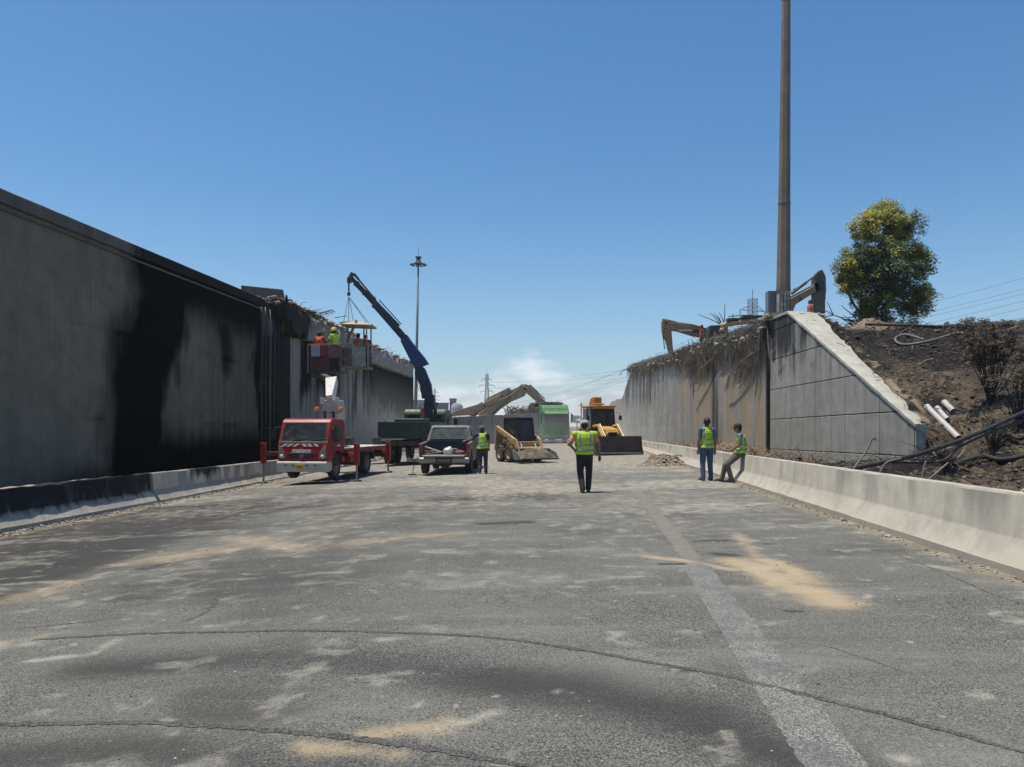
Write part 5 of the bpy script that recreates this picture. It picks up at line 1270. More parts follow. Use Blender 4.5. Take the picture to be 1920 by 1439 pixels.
mb.build('scrap', M('dark_scrap', (0.04, 0.042, 0.036), .8, 0, .4, 3, .25, .4), sc_)

# ================================================================== PEOPLE
SKIN = M('tanned_skin', (0.24, 0.125, 0.075), .55, 0, .08, 10, .06, .05)
HAIR = M('black_hair', (0.012, 0.010, 0.009), .6, 0, .2, 20, 0, .3)
SHOE = M('dark_boots', (0.025, 0.023, 0.022), .7, 0, .2, 10, .3, .2)
def cloth(name, col, var=.12): return M(name, col, .9, 0, var, 7, .10, .5)
VESTM = M('hi_vis_yellow', (0.42, 0.62, 0.035), .8, 0, .22, 6, .05, .4)
BANDM = M('reflective_grey_band', (0.22, 0.24, 0.25), .45, 0, .08, 12, .1, .1)
ORV = M('hi_vis_orange', (0.75, 0.08, 0.02), .7, 0, .12, 6, .06, .4)

BASE = dict(hip=(0, 0, .95), waist=(0, 0, 1.10), chest=(0, 0, 1.32), neck=(0, 0, 1.47), head=(0, .015, 1.61),
            shL=(-.185, 0, 1.41), elL=(-.25, -.02, 1.13), wrL=(-.26, .04, .88), shR=(.185, 0, 1.41), elR=(.25, -.02, 1.13), wrR=(.26, .04, .88),
            hpL=(-.095, 0, .92), knL=(-.11, .02, .50), anL=(-.12, -.02, .09), hpR=(.095, 0, .92), knR=(.11, .02, .50), anR=(.12, -.02, .09))
def cap_verts(mb, p0, p1, r0, r1, sx=1.0, sy=1.0, n=12):
    # closed tapered capsule, optionally widened in x / y
    p0, p1 = Vector(p0), Vector(p1); d = p1 - p0
    if d.length < 1e-4: d = Vector((0, 0, 1e-3))
    u = d.normalized(); pts, rr = [], []
    for t in (-1, -.8, -.5): pts.append(p0 + u * r0 * t); rr.append(r0 * math.sqrt(max(1 - t * t, .0004)))
    pts += [p0, p1]; rr += [r0, r1]
    for t in (.5, .8, 1): pts.append(p1 + u * r1 * t); rr.append(r1 * math.sqrt(max(1 - t * t, .0004)))
    i0 = len(mb.v); mb.path(pts, rr, n)
    if sx != 1 or sy != 1:
        for i in range(i0, len(mb.v)):
            v = Vector(mb.v[i]); t = max(0, min(1, (v - p0).dot(u) / max(d.length, 1e-4))); c = p0 + d * t
            mb.v[i] = (c.x + (v.x - c.x) * sx, c.y + (v.y - c.y) * sy, v.z)
def person(label, loc, height=1.75, face=0.0, pose=None, shirt=None, trousers=None, vest=None, headwear=None, hair=True, long_sleeve=False, group=None, vox=.0115, gloves=False, shin_bands=False, bulk=1.0, vest_open=False, cat='worker', look=0.0):
    J = {k: Vector(v) for k, v in BASE.items()}
    for k, v in (pose or {}).items(): J[k] = Vector(v)
    sc = height / 1.74
    root = thing('person', label, cat, loc, R(face), group)
    shirt = shirt or cloth('grey_shirt', (.2, .2, .2)); trousers = trousers or cloth('black_trousers', (.02, .02, .022))
    segs = []; mb = MB()
    def S(a, b, r0, r1, mat, sx=1.0, sy=1.0):
        a = J[a] if isinstance(a, str) else Vector(a); b = J[b] if isinstance(b, str) else Vector(b)
        cap_verts(mb, a * sc, b * sc, r0 * sc, r1 * sc, sx, sy); segs.append((np.array(a * sc), np.array(b * sc), r0 * sc, r1 * sc, mat, max(sx, 1)))
    K = bulk
    S('hip', 'waist', .115 * K, .115 * K, 'T', 1.32, .95); S('waist', 'chest', .118 * K, .128 * K, 'S', 1.30, .92)
    S('chest', J['chest'].lerp(J['neck'], .55), .125 * K, .10, 'S', 1.36, .85)
    for s in 'LR':
        S(J['chest'].lerp(J['neck'], .55), 'sh' + s, .075, .066, 'S'); S('sh' + s, J['sh' + s].lerp(J['el' + s], .55), .062 * K, .054 * K, 'S')
        S(J['sh' + s].lerp(J['el' + s], .55), 'el' + s, .049 * K, .041 * K, 'S' if long_sleeve else 'K')
        S('el' + s, 'wr' + s, .041, .027, 'S' if long_sleeve else 'K')
        S('hip', 'hp' + s, .108, .106, 'T'); KL = min(K, 1.08); S('hp' + s, 'kn' + s, .106 * KL, .078 * KL, 'T'); S('kn' + s, 'an' + s, .076 * KL, .064 * KL, 'T')
        an = J['an' + s]; kn = J['kn' + s]
        fw = (pose or {}).get('ft' + s, Vector((0.02 if s == 'R' else -.02, .19, -.045)))
        S(an + Vector((0, -.035, -.045)), an + Vector(fw) * .6, .046, .044, 'B'); S(an + Vector(fw) * .5, an + Vector(fw), .045, .034, 'B')
        # hand: palm, four fingers of unequal length, thumb from the side of the palm
        d = (J['wr' + s] - J['el' + s]).normalized(); w = J['wr' + s]
        side = Vector((1 if s == 'R' else -1, 0, 0)); pal = d.cross(side); 
        if pal.length < .1: pal = Vector((0, 1, 0))
        pal.normalize(); spread = d.cross(pal).normalized()
        m = 'G' if gloves else 'K'
        S(w, w + d * .075, .026, .034, m, 1, 1)
        for q, L in ((-.027, .066), (-.009, .076), (.009, .072), (.027, .056)):
            a = w + d * .085 + spread * q; k1 = a + d * L * .5 + pal * .004; k2 = a + d * L * .85 + pal * .022
            S(a - d * .02, k1, .0095, .009, m); S(k1, k2, .009, .008, m)
        th = w + d * .03 - spread * .025 * (1 if s == 'L' else 1); S(th, th + d * .045 - spread * .022 + pal * .02, .012, .009, m)
    S('neck', J['neck'].lerp(J['head'], .6), .058, .052, 'K')
    h = J['head']; lk = R(look); f = Vector((math.sin(lk), math.cos(lk), 0)); rt = Vector((f.y, -f.x, 0))
    S(h + Vector((0, 0, -.02)) + f * .02, h + Vector((0, 0, .035)), .078, .092, 'K'); S(h + f * .035 + Vector((0, 0, -.075)), h + f * .02 + Vector((0, 0, -.02)), .046, .07, 'K')
    S(h + f * .10 + Vector((0, 0, .008)), h + f * .117 + Vector((0, 0, -.022)), .012, .016, 'K')
    S(h + f * .085 - rt * .02 + Vector((0, 0, -.058)), h + f * .085 + rt * .02 + Vector((0, 0, -.058)), .010, .010, 'L')
    for s in (-1, 1):
        S(h + rt * .088 * s + Vector((0, 0, .015)), h + rt * .090 * s + Vector((0, 0, -.02)), .017, .014, 'K')
        S(h + f * .088 + rt * .03 * s + Vector((0, 0, .01)), h + f * .089 + rt * .03 * s + Vector((0, 0, .01)), .011, .011, 'E')
    if hair: S(h + Vector((0, 0, .035)) - f * .022, h + Vector((0, 0, .05)) - f * .005, .098, .092, 'H'); S(h - f * .04 + Vector((0, 0, -.03)), h - f * .03 + Vector((0, 0, .03)), .068, .085, 'H')
    me = bpy.data.meshes.new('body'); me.from_pydata(mb.v, [], mb.f); o = bpy.data.objects.new('body', me); COL.objects.link(o)
    rm = o.modifiers.new('r', 'REMESH'); rm.mode = 'VOXEL'; rm.voxel_size = vox; rm.use_smooth_shade = True
    sm = o.modifiers.new('s', 'SMOOTH'); sm.factor = .5; sm.iterations = 3
    dg = bpy.context.evaluated_depsgraph_get(); me2 = bpy.data.meshes.new_from_object(o.evaluated_get(dg)); o.modifiers.clear(); o.data = me2; bpy.data.meshes.remove(me)
    n = len(me2.vertices); co = np.empty(n * 3); me2.vertices.foreach_get('co', co); co = co.reshape(-1, 3)
    best = np.full(n, 1e9); lab = np.zeros(n, int); code = 'KSTBHGLE'
    for a, b, r0, r1, mt, k in segs:
        ab = b - a; L = max(ab @ ab, 1e-9); t = np.clip(((co - a) @ ab) / L, 0, 1); d = np.linalg.norm(co - a - t[:, None] * ab, axis=1) / k - (r0 + (r1 - r0) * t)
        if mt == 'S': d = d - .006
        if mt in 'HEL': d = d - .004
        u = d < best; best[u] = d[u]; lab[u] = code.index(mt)
    mats = [SKIN, shirt, trousers, SHOE, HAIR, M('dark_gloves', (.03, .03, .03), .8), M('lips', (.19, .075, .055), .5, 0, .05, 9, 0, 0), M('dark_eyes', (.012, .01, .009), .2, 0, .05, 9, 0, 0)]
    me2.materials.clear()
    for m in mats: me2.materials.append(m)
    pv = np.empty(len(me2.polygons) * 4, int) if all(p.loop_total == 4 for p in me2.polygons) else None
    idx = [lab[p.vertices[0]] for p in me2.polygons]; me2.polygons.foreach_set('material_index', idx); me2.polygons.foreach_set('use_smooth', [True] * len(idx)); me2.update()
    o.parent = root; o.name = 'body'
    if vest is not None:
        nm = np.empty(n * 3); me2.vertices.foreach_get('normal', nm); nm = nm.reshape(-1, 3)
        hipv = np.array(J['hip'] * sc); nk = np.array(J['neck'] * sc); ax = nk - hipv; Lx = np.linalg.norm(ax); ax = ax / Lx
        t = ((co - hipv) @ ax) / Lx
        perp = np.linalg.norm(co - hipv - (t * Lx)[:, None] * ax, axis=1)
        armd = np.full(n, 1e9)
        for a, b, r0, r1, mt, k in segs:
            pass
        for s in 'LR':
            for (p, q, rr) in ((J['sh' + s], J['el' + s], .066), (J['el' + s], J['wr' + s], .06)):
                a = np.array(p * sc); b = np.array(q * sc); ab = b - a; tt = np.clip(((co - a) @ ab) / (ab @ ab), -.0, 1); d = np.linalg.norm(co - a - tt[:, None] * ab, axis=1) - rr * sc; armd = np.minimum(armd, d)
        ok = (t > -.08) & (t < 1.0) & (armd > .010) & ((lab == 1) | ((lab == 2) & (t < .35))) & (perp < .30)
        def shell(name, sel, off, m, parent):
            fs = [tuple(p.vertices) for p in me2.polygons if all(sel[v] for v in p.vertices)]
            if not fs: return None
            used = sorted({v for f_ in fs for v in f_}); mp = {v: i for i, v in enumerate(used)}; ff = [tuple(mp[v] for v in f_) for f_ in fs]
            vv = [tuple(co[v] + nm[v] * off) for v in used]; e = bpy.data.meshes.new(name); e.from_pydata(vv, [], ff); e.materials.append(m); e.polygons.foreach_set('use_smooth', [True] * len(ff))
            ob = bpy.data.objects.new(name, e); COL.objects.link(ob); ob.parent = parent
            sd = ob.modifiers.new('thick', 'SOLIDIFY'); sd.thickness = .006; sd.offset = 1
            return ob
        flare = .018 + .0 * t
        vo = shell('vest', ok, .016, vest, root)
        if vo:
            zz = t
            shell('reflective_band', ok & (zz > .05) & (zz < .16), .0245, BANDM, vo); shell('reflective_band', ok & (zz > .33) & (zz < .43), .0245, BANDM, vo)
            if vest_open: pass
            for sg in (-1, 1): shell('shoulder_band', ok & (zz > .43) & (np.abs((co[:, 0] - nk[0]) * sg - .115 * sc) < .022 * sc) & (nm[:, 1] < .1), .0245, BANDM, vo)
    if shin_bands:
        mb_ = MB()
        for s in 'LR':
            for t in (.42, .62):
                c = (J['kn' + s].lerp(J['an' + s], t)) * sc; d = (J['an' + s] - J['kn' + s]).normalized()
                mb_.lathe([(.058 * sc, -.02), (.068 * sc, -.018), (.066 * sc, .018), (.056 * sc, .02)], c, d, 16)
        mb_.build('shin_bands', BANDM, root, smooth=True)
    hp = h * sc
    if headwear:
        kind, m = headwear; hb = MB()
        if kind == 'helmet':
            hb.lathe([(.130, -.012), (.118, .0), (.116, .04), (.100, .085), (.060, .115), (.001, .125)], hp + Vector((0, 0, .045)), (0, 0, 1), 20); hb.bar(hp + f * .10 + Vector((0, 0, .038)), hp + f * .165 + Vector((0, 0, .028)), .15, .010)
            hb.bar(hp + Vector((0, 0, .165)) - f * .08, hp + Vector((0, 0, .165)) + f * .08, .02, .02)
        else:
            hb.lathe([(.104, -.03), (.107, .02), (.100, .07), (.066, .105), (.001, .115)], hp + Vector((0, 0, .035)), (0, 0, 1), 20); hb.bar(hp + f * .09 + Vector((0, 0, .028)), hp + f * .19 + Vector((0, 0, .015)), .13, .010)
        hb.build('helmet' if kind == 'helmet' else 'cap', m, root, smooth='angle')
    return root

def ground_at(px, py): return G(px, py)
p = G(1096, 924)
person('broad worker in yellow vest walking away with a hand on his hip, mid road', p, 1.74, 0,
       dict(hip=(.0, 0, .96), elL=(-.37, -.06, 1.17), wrL=(-.23, .08, 1.02), elR=(.335, -.03, 1.15), wrR=(.36, .04, .90), shL=(-.225, 0, 1.41), shR=(.225, 0, 1.41),
            knL=(-.10, .03, .50), anL=(-.06, -.16, .10), knR=(.115, .06, .50), anR=(.10, .10, .09), ftL=(-.02, .18, -.05)),
       cloth('salmon_shirt', (.66, .27, .13)), cloth('black_trousers', (.014, .013, .014)), VESTM, ('cap', M('pale_grey_cap', (.34, .33, .32), .7, 0, .15, 20, .1, .2)), gloves=True, bulk=1.32)
p = G(905, 889)
person('worker in yellow vest resting one hand on the side of the pickup', p, 1.66, -2,
       dict(hip=(.02, 0, .95), elL=(-.40, .05, 1.30), wrL=(-.62, .07, 1.20), elR=(.235, -.03, 1.13), wrR=(.22, .10, .95), knL=(-.09, .03, .5), anL=(-.10, -.02, .09), chest=(-.01, .02, 1.32), neck=(-.02, .03, 1.46), head=(-.03, .06, 1.59), shL=(-.20, .01, 1.41)),
       cloth('navy_shirt', (.018, .018, .035)), cloth('charcoal_trousers', (.035, .034, .034)), VESTM, ('cap', cloth('dusty_cap', (.10, .09, .07))), shin_bands=True, look=-15)
p = G(1325, 902)
person('black haired worker in blue jeans and yellow vest standing beside the leaning man', p, 1.78, 12,
       dict(elL=(-.245, -.02, 1.12), wrL=(-.235, .03, .87), elR=(.25, -.03, 1.12), wrR=(.26, .03, .86), anL=(-.13, -.05, .09), anR=(.12, -.02, .09), head=(.02, .02, 1.62)),
       cloth('teal_shirt', (.045, .12, .16)), cloth('blue_jeans', (.045, .085, .15)), VESTM, None, look=20)
p = G(1354, 905); 
person('capped worker in grey shirt and yellow vest sitting back against the concrete barrier', p + Vector((.22, 0, 0)), 1.72, 74,
       dict(hip=(0, -.30, .86), waist=(0, -.315, 1.0), chest=(0, -.28, 1.21), neck=(0, -.24, 1.36), head=(0, -.20, 1.50), shL=(-.19, -.25, 1.30), shR=(.19, -.25, 1.30),
            elL=(-.24, -.24, 1.04), wrL=(-.12, -.06, .92), elR=(.24, -.25, 1.04), wrR=(.09, -.05, .91), hpL=(-.095, -.28, .84), hpR=(.095, -.28, .84),
            knL=(-.13, .08, .50), anL=(-.12, -.04, .09), knR=(.11, .13, .47), anR=(.12, .22, .09)),
       cloth('grey_shirt', (.19, .20, .22)), cloth('brown_grey_trousers', (.10, .085, .075)), VESTM, ('cap', M('black_cap', (.02, .02, .02), .8, 0, .2, 20, .05, .2)))
# two in the red basket, two in the hanging cage
zf = zb + .04
person('worker in orange vest at the left end of the red lift basket', (cx - .30, 30.75, zf), 1.66, -15, dict(elR=(.26, .10, 1.20), wrR=(.18, .32, 1.16), elL=(-.26, .08, 1.18), wrL=(-.2, .30, 1.14), head=(-.02, .05, 1.58)), cloth('red_shirt', (.40, .03, .02)), None, ORV, ('cap', cloth('dark_green_cap', (.03, .05, .04))), vox=.016)
person('worker in yellow shirt and yellow helmet in the red lift basket', (cx + .30, 30.85, zf), 1.80, 60, dict(elL=(-.24, .14, 1.20), wrL=(-.14, .38, 1.10), elR=(.24, .12, 1.16), wrR=(.2, .34, 1.10), head=(0, .05, 1.60)), cloth('lime_shirt', (.42, .68, .05)), None, None, ('helmet', M('yellow_helmet', (.60, .44, .04), .4, 0, .1, 20, .15, .05)), vox=.016)
person('worker in orange vest in the middle of the hanging cage', Vector(CG) + Vector((.02, .6, .02)), 1.72, 10, dict(elL=(-.22, .15, 1.25), wrL=(-.1, .3, 1.35)), cloth('pale_sleeve_shirt', (.35, .33, .30)), cloth('dark_green_trousers', (.03, .06, .04)), ORV, ('cap', cloth('green_cap', (.03, .09, .05))), vox=.018)
person('black haired worker in red vest at the right of the hanging cage', Vector(CG) + Vector((.38, .8, .02)), 1.68, 0, dict(elR=(.26, .10, 1.2), wrR=(.2, .3, 1.2)), cloth('red_shirt', (.40, .03, .02)), None, M('crimson_vest', (.45, .02, .03), .8, 0, .1, 6, .1, .3), None, vox=.018)
# three small figures on top of the right wall and one by the tall pole
DARKP2 = cloth('dark_trousers_b', (.03, .03, .035))
def ontop(px, py, Y): q = P(px, py, Y); return q
person('worker in orange on top of the right wall beside the far digger cab', ontop(1316, 661, 47), 1.72, 60, None, cloth('red_shirt', (.40, .03, .02)), DARKP2, ORV, ('cap', cloth('red_cap', (.3, .05, .03))), vox=.02)
person('stooping worker in pale orange above the hanging roots on the right wall', ontop(1350, 650, 46), 1.66, -70, dict(chest=(0, .28, 1.22), neck=(0, .40, 1.30), head=(0, .50, 1.36), shL=(-.18, .33, 1.28), shR=(.18, .33, 1.28), elL=(-.2, .45, 1.02), wrL=(-.16, .6, .85), elR=(.2, .45, 1.02), wrR=(.16, .6, .85), waist=(0, .1, 1.08)), cloth('pale_orange_shirt', (.62, .22, .10)), DARKP2, None, ('cap', cloth('dark_cap', (.04, .035, .03))), vox=.02)
person('worker in pink vest by the hanging digger arm near the tall pole', ontop(1519, 622, 40), 1.70, 100, None, cloth('pink_shirt', (.5, .16, .14)), DARKP2, M('pink_vest', (.55, .10, .10), .8, 0, .1, 6, .1, .3), None, vox=.022)

# ================================================================== EXCAVATORS
EXT = M('dusty_excavator_tan', (0.42, 0.30, 0.17), .65, 0, .18, 3, .6, .2)
EXY = M('excavator_ochre', (0.27, 0.175, 0.075), .6, 0, .2, 3, .35, .2)
EXD = M('excavator_dark_arm', (0.10, 0.085, 0.065), .7, .1, .3, 3, .35, .2)
def arm_piece(name, pts, w, m, root, **kw):
    c = sum(pts, Vector()) / len(pts)
    return MB().prism([Vector(p) + Vector((0, -w / 2, 0)) for p in pts], (0, w, 0)).build(name, m, root, world=True, **kw)
def body_of(root, c, face, m, cabm=None, s=1.0):
    # tracks, house, counterweight, cab. c = world point on the ground, face = +1 boom to the right, -1 to the left
    c = Vector(c); f = face
    for y in (-1.15, 1.15):
        t = MB().prism([c + Vector((x * s, y * s - .28, z * s)) for x, z in ((-1.9, .15), (-1.6, .0), (1.6, .0), (1.9, .15), (2.05, .45), (1.8, .8), (-1.8, .8), (-2.05, .45))], (0, .56 * s, 0)).build('track', DKST, root, world=True, bevel=.03)
        mb = MB()
        for i in range(20): mb.box(c + Vector(((-1.8 + i * .19) * s, y * s, .0)), (.1, .6, .07))
        mb.build('track_shoes', BLACK, t, world=False)
        t.children[0].data.transform(world_of(root).inverted())
    MB().box(c + Vector((0, 0, 1.0 * s)), (1.6 * s, 1.4 * s, .5 * s)).build('turntable', DKST, root, world=True)
    MB().box(c + Vector((-.6 * f * s, 0, 1.65 * s)), (3.0 * s, 2.5 * s, .95 * s)).build('house', m, root, world=True, bevel=.08)
    MB().box(c + Vector((-2.1 * f * s, 0, 1.6 * s)), (.8 * s, 2.5 * s, 1.0 * s)).build('counterweight', EXD, root, world=True, bevel=.12)
    cb = MB().prism([c + Vector((x * f * s, -1.25 * s, z * s)) for x, z in ((-.2, 1.2), (1.25, 1.2), (1.4, 1.7), (1.2, 2.85), (-.2, 2.9))], (0, 1.0 * s, 0)).build('cab', cabm or m, root, world=True, bevel=.05)
    MB().prism([c + Vector((x * f * s, -1.262 * s, z * s)) for x, z in ((0, 1.75), (1.15, 1.75), (1.05, 2.7), (0, 2.72))], (0, -.012, 0)).build('side_window', GLS, cb, world=True)
def piston(name, a, b, r, root):
    a, b = Vector(a), Vector(b); m_ = a.lerp(b, .55)
    MB().tube(a, m_, r, n=8).tube(m_, b, r * .55, n=8).build(name, DKST, root, world=True, smooth='angle')
def bucket_of(name, p, r, m, root, w=1.0, a0=200):
    pts = [Vector(p) + Vector((r * k * math.cos(R(a)), 0, r * k * math.sin(R(a)))) for a, k in ((a0, .5), (a0 + 40, 1), (a0 + 80, 1.05), (a0 + 120, 1.1), (a0 + 150, 1.0), (a0 + 158, .95), (a0 + 110, .8), (a0 + 50, .7))]
    o = MB().prism([q + Vector((0, -w / 2, 0)) for q in pts], (0, w, 0)).build(name, m, root, world=True, bevel=.02)
    tb = MB()
    for i in range(4): tb.bar(pts[4] + Vector((0, -w / 2 + .1 + i * (w - .2) / 3, 0)), pts[4] + Vector((r * .25 * math.cos(R(a0 + 215)), -w / 2 + .1 + i * (w - .2) / 3, r * .25 * math.sin(R(a0 + 215)))), .08, .05)
    tb.build('bucket_teeth', DKST, o, world=True)

# A: reaches over the green lorry
Y = 78.0; q = lambda x, y, d=0: P(x, y, Y + d)
exa = thing('excavator', 'tan excavator whose bent arm reaches right over the green lorry', 'excavator', P(905, 826, 78), 0, 'excavators clearing the rubble')
arm_piece('boom', [q(896, 793), q(898, 775), q(925, 757), q(955, 742), q(981, 722), q(990, 729), q(984, 743), q(960, 753), q(938, 768), q(915, 790)], .55, EXT, exa, bevel=.05)
arm_piece('stick', [q(976, 721), q(988, 721), q(998, 727), q(1024, 754), q(1020, 758), q(1008, 756), q(990, 740), q(984, 735)], .42, EXT, exa, bevel=.03)
piston('boom_cylinder', q(912, 786, -.4), q(952, 748, -.4), .11, exa)
piston('stick_cylinder', q(948, 741), q(980, 722), .10, exa)
piston('bucket_cylinder', q(993, 722), q(1022, 749), .09, exa)
bucket_of('bucket', q(1028, 762), .55, EXD, exa, 1.1, 220)
body_of(exa, P(893, 834, 78), 1, EXT)
# B: arm folded, pointing up and right
exb = thing('excavator', 'tan excavator with its arm folded, left of the lorry\'s excavator', 'excavator', P(868, 823, 84), 0, 'excavators clearing the rubble')
Y = 84.0
arm_piece('boom', [q(850, 795), q(852, 782), q(880, 770), q(905, 757), q(938, 739), q(944, 746), q(932, 760), q(912, 770), q(885, 784)], .6, EXT, exb, bevel=.05)
arm_piece('stick', [q(905, 757), q(915, 746), q(954, 727), q(961, 733), q(955, 742), q(925, 760), q(908, 768)], .42, EXT, exb, bevel=.03)
piston('stick_cylinder', q(912, 750), q(952, 729), .10, exb); piston('boom_cylinder', q(870, 790, -.4), q(915, 760, -.4), .11, exb)
piston('bucket_cylinder', q(930, 752), q(957, 738), .08, exb)
bucket_of('bucket', q(935, 775), .8, EXT, exb, 1.2, 150)
body_of(exb, P(858, 836, 84), 1, EXT)
MB().prism([P(835, 784, 81), P(839, 777, 81), P(862, 768, 81), P(905, 756, 81), P(905, 764, 81), P(866, 778, 81)], (0, .5, 0)).build('rear_arm', EXT, exb, world=True, bevel=.03)
# C: on top of the right wall
exc = thing('excavator', 'ochre excavator on top of the right wall, its arm bent down', 'excavator', P(1340, 677, 50), 0, 'excavators clearing the rubble')
Y = 50.0
arm_piece('boom', [q(1242, 598), q(1256, 606), q(1300, 612), q(1332, 622), q(1336, 636), q(1300, 631), q(1270, 622), q(1250, 619), q(1241, 612)], .42, EXY, exc, bevel=.03)
arm_piece('stick', [q(1240, 603), q(1246, 598), q(1253, 604), q(1258, 618), q(1262, 668), q(1256, 670), q(1248, 640), q(1241, 622)], .34, EXY, exc, bevel=.02)
MB().box(q(1286, 620, -.23), (.9, .02, .12)).build('side_mark', WHITE, exc, world=True)
piston('stick_cylinder', q(1246, 600), q(1292, 611), .07, exc); piston('bucket_cylinder', q(1242, 612), q(1246, 655), .06, exc)
bucket_of('bucket', q(1252, 668), .38, EXY, exc, .8, 190)
body_of(exc, P(1352, 682, 50), -1, EXY, M('dark_green_cab', (.03, .05, .04), .5), .85)
# D: behind the tall pole
exd = thing('excavator', 'brown excavator arm showing behind the foot of the tall pole', 'excavator', P(1455, 664, 60), 0, 'excavators clearing the rubble')
Y = 60.0
arm_piece('boom', [q(1455, 590), q(1460, 570), q(1482, 560), q(1520, 540), q(1530, 528), q(1536, 545), q(1522, 552), q(1490, 572), q(1478, 600)], .6, EXY, exd, bevel=.04)
arm_piece('stick', [q(1523, 520), q(1533, 509), q(1540, 507), q(1546, 520), q(1547, 545), q(1543, 588), q(1540, 596), q(1524, 596), q(1523, 560)], .5, EXD, exd, bevel=.03)
piston('stick_cylinder', q(1484, 551), q(1535, 512), .12, exd); piston('stick_cylinder', q(1488, 544, .4), q(1508, 535, .4), .10, exd)
piston('bucket_cylinder', q(1546, 528), q(1546, 588), .09, exd)
bucket_of('bucket', q(1533, 600), .55, EXD, exd, 1.0, 190)
body_of(exd, P(1440, 668, 60), 1, EXY)

def dress(root, line, r, Yd, pins, w):
    for k in range(3):
        pts = [P(x, y - 1.2 - k * .9, Yd - w / 2 + k * w / 3 - .02) for x, y in line]
        MB().path(pts, r, 5).build('hydraulic_hose', BLACK, root, world=True, smooth=True)
    for x, y in pins:
        c = P(x, y, Yd); MB().tube(c + Vector((0, -w / 2 - .06, 0)), c + Vector((0, w / 2 + .06, 0)), r * 3.6, n=10).build('pivot_pin', DKST, root, world=True)
dress(exa, [(900, 777), (925, 758), (955, 742), (978, 725)], .035, 78, [(984, 730), (1020, 756), (955, 746)], .55)
dress(exb, [(852, 782), (880, 770), (905, 757)], .035, 84, [(941, 743), (955, 735), (908, 762)], .6)
dress(exc, [(1256, 606), (1300, 612), (1332, 622)], .022, 50, [(1247, 606), (1256, 664), (1300, 622)], .42)
dress(exd, [(1482, 560), (1520, 540), (1530, 528)], .03, 60, [(1532, 532), (1530, 590), (1498, 562)], .6)
MB().box(P(1300, 621, 50 - .22), (1.1, .012, .2)).build('side_stripe', DKST, exc, world=True)
MB().prism([P(x, y, 60 - .27) for x, y in ((1526, 530), (1538, 515), (1545, 530), (1545, 545), (1530, 548))], (0, -.03, 0)).build('arm_plate', DKST, exd, world=True)

# ================================================================== POLES, PYLONS, LINES
def octo(mb, p0, p1, r0, r1, n=8):
    mb.path([p0, p1], [r0, r1], n)
PY = 33.0; b0 = P(1468.5, 590, PY); t0 = P(1475, -90, PY)
pole = thing('tall_pole', 'very tall grey brown tapering concrete pole with a broken foot, above the wing wall', 'pole', b0)
POLEM = M('weathered_pole_concrete', (0.185, 0.145, 0.105), .8, 0, .25, 1.2, .25, .3)
cuts = [(590, 26), (545, 26), (383, 22), (0, 15.5), (-90, 14)]
for i in range(1, 4):
    (ya, wa), (yb, wb) = cuts[i], cuts[i + 1]
    A = P(np.interp(ya, [-90, 590], [1475, 1468.5]), ya, PY); B = P(np.interp(yb, [-90, 590], [1475, 1468.5]), yb, PY); k = PY / F / 2
    mb = MB(); octo(mb, A, B, wa * k * 1.04, wb * k * 1.04); mb.build('shaft', POLEM, pole, world=True)
    MB().path([A + Vector((0, 0, -.04)), A + Vector((0, 0, .04))], wa * k * 1.10, 8).build('shaft_joint', M('pole_collar', (.13, .11, .09), .8), pole, world=True)
A = P(1468.5, 592, PY); B = P(1468.9, 545, PY)
mb = MB(); octo(mb, A, B, .30, .30)
mb.build('foot', M('spalled_white_concrete', (0.30, 0.29, 0.27), .9, 0, .5, 5, .2, .8), pole, world=True)
mb = MB()
for x in (-.24, -.1, .06, .2): mb.tube(A + Vector((x, -.28, -.3)), A + Vector((x, -.28, .9)), .02, n=5)
mb.build('anchor_bars', REB, pole, world=True)
cab_ = thing('electrical_cabinet', 'plain grey metal cabinet standing left of the tall pole foot', 'cabinet', P(1448, 588, 33.6))
MB().box((0, 0, .48), (.50, .4, 1.0)).build('case', M('grey_cabinet_paint', (.15, .165, .18), .5, 0, .08, 3, .2, .1), cab_, bevel=.01)
MB().box((0, -.205, .48), (.42, .012, .88)).build('door', M('grey_cabinet_door', (.165, .18, .195), .5, 0, .08, 3, .2, .1), cab_, bevel=.006)
# high mast with floodlights
HM = 130.0; hb = P(778, 800, HM); hb.z = -.9; ht = P(784.5, 497, HM)
mast = thing('floodlight_mast', 'slim floodlight mast with a round lamp ring, behind the blue crane', 'mast', hb)
MB().path([hb, hb.lerp(ht, .5), ht + Vector((0, 0, .5))], [.33, .25, .14], 12).build('shaft', M('galvanised_mast', (.13, .15, .14), .5, .3, .1, 1, .1, .05), mast, world=True, smooth=True)
MB().lathe([(.5, .0), (.75, .15), (.8, .3), (.5, .45), (.3, .9), (.15, 1.2)], ht, (0, 0, 1), 14).build('head_frame', DKST, mast, world=True)
for i in range(10):
    a = 2 * math.pi * i / 10; d = Vector((math.cos(a), math.sin(a), 0)); Rm = Matrix.Rotation(a, 3, 'Z')
    MB().bar(ht + d * .5 + Vector((0, 0, .2)), ht + d * 1.1 + Vector((0, 0, .05)), .1, .08).box(ht + d * 1.2 + Vector((0, 0, .0)), (.5, .36, .16), Rm).build('floodlight', DKST, mast, world=True)
MB().box(ht + Vector((-.3, 0, 1.15)), (.16, .16, .5)).box(ht + Vector((.3, 0, 1.15)), (.16, .16, .5)).box(ht + Vector((0, 0, 1.32)), (1.0, .7, .2)).build('winch_head', DKST, mast, world=True)
MB().tube(ht + Vector((0, 0, .9)), ht + Vector((0, 0, 3.0)), .035, n=5).build('lightning_rod', DKST, mast, world=True)

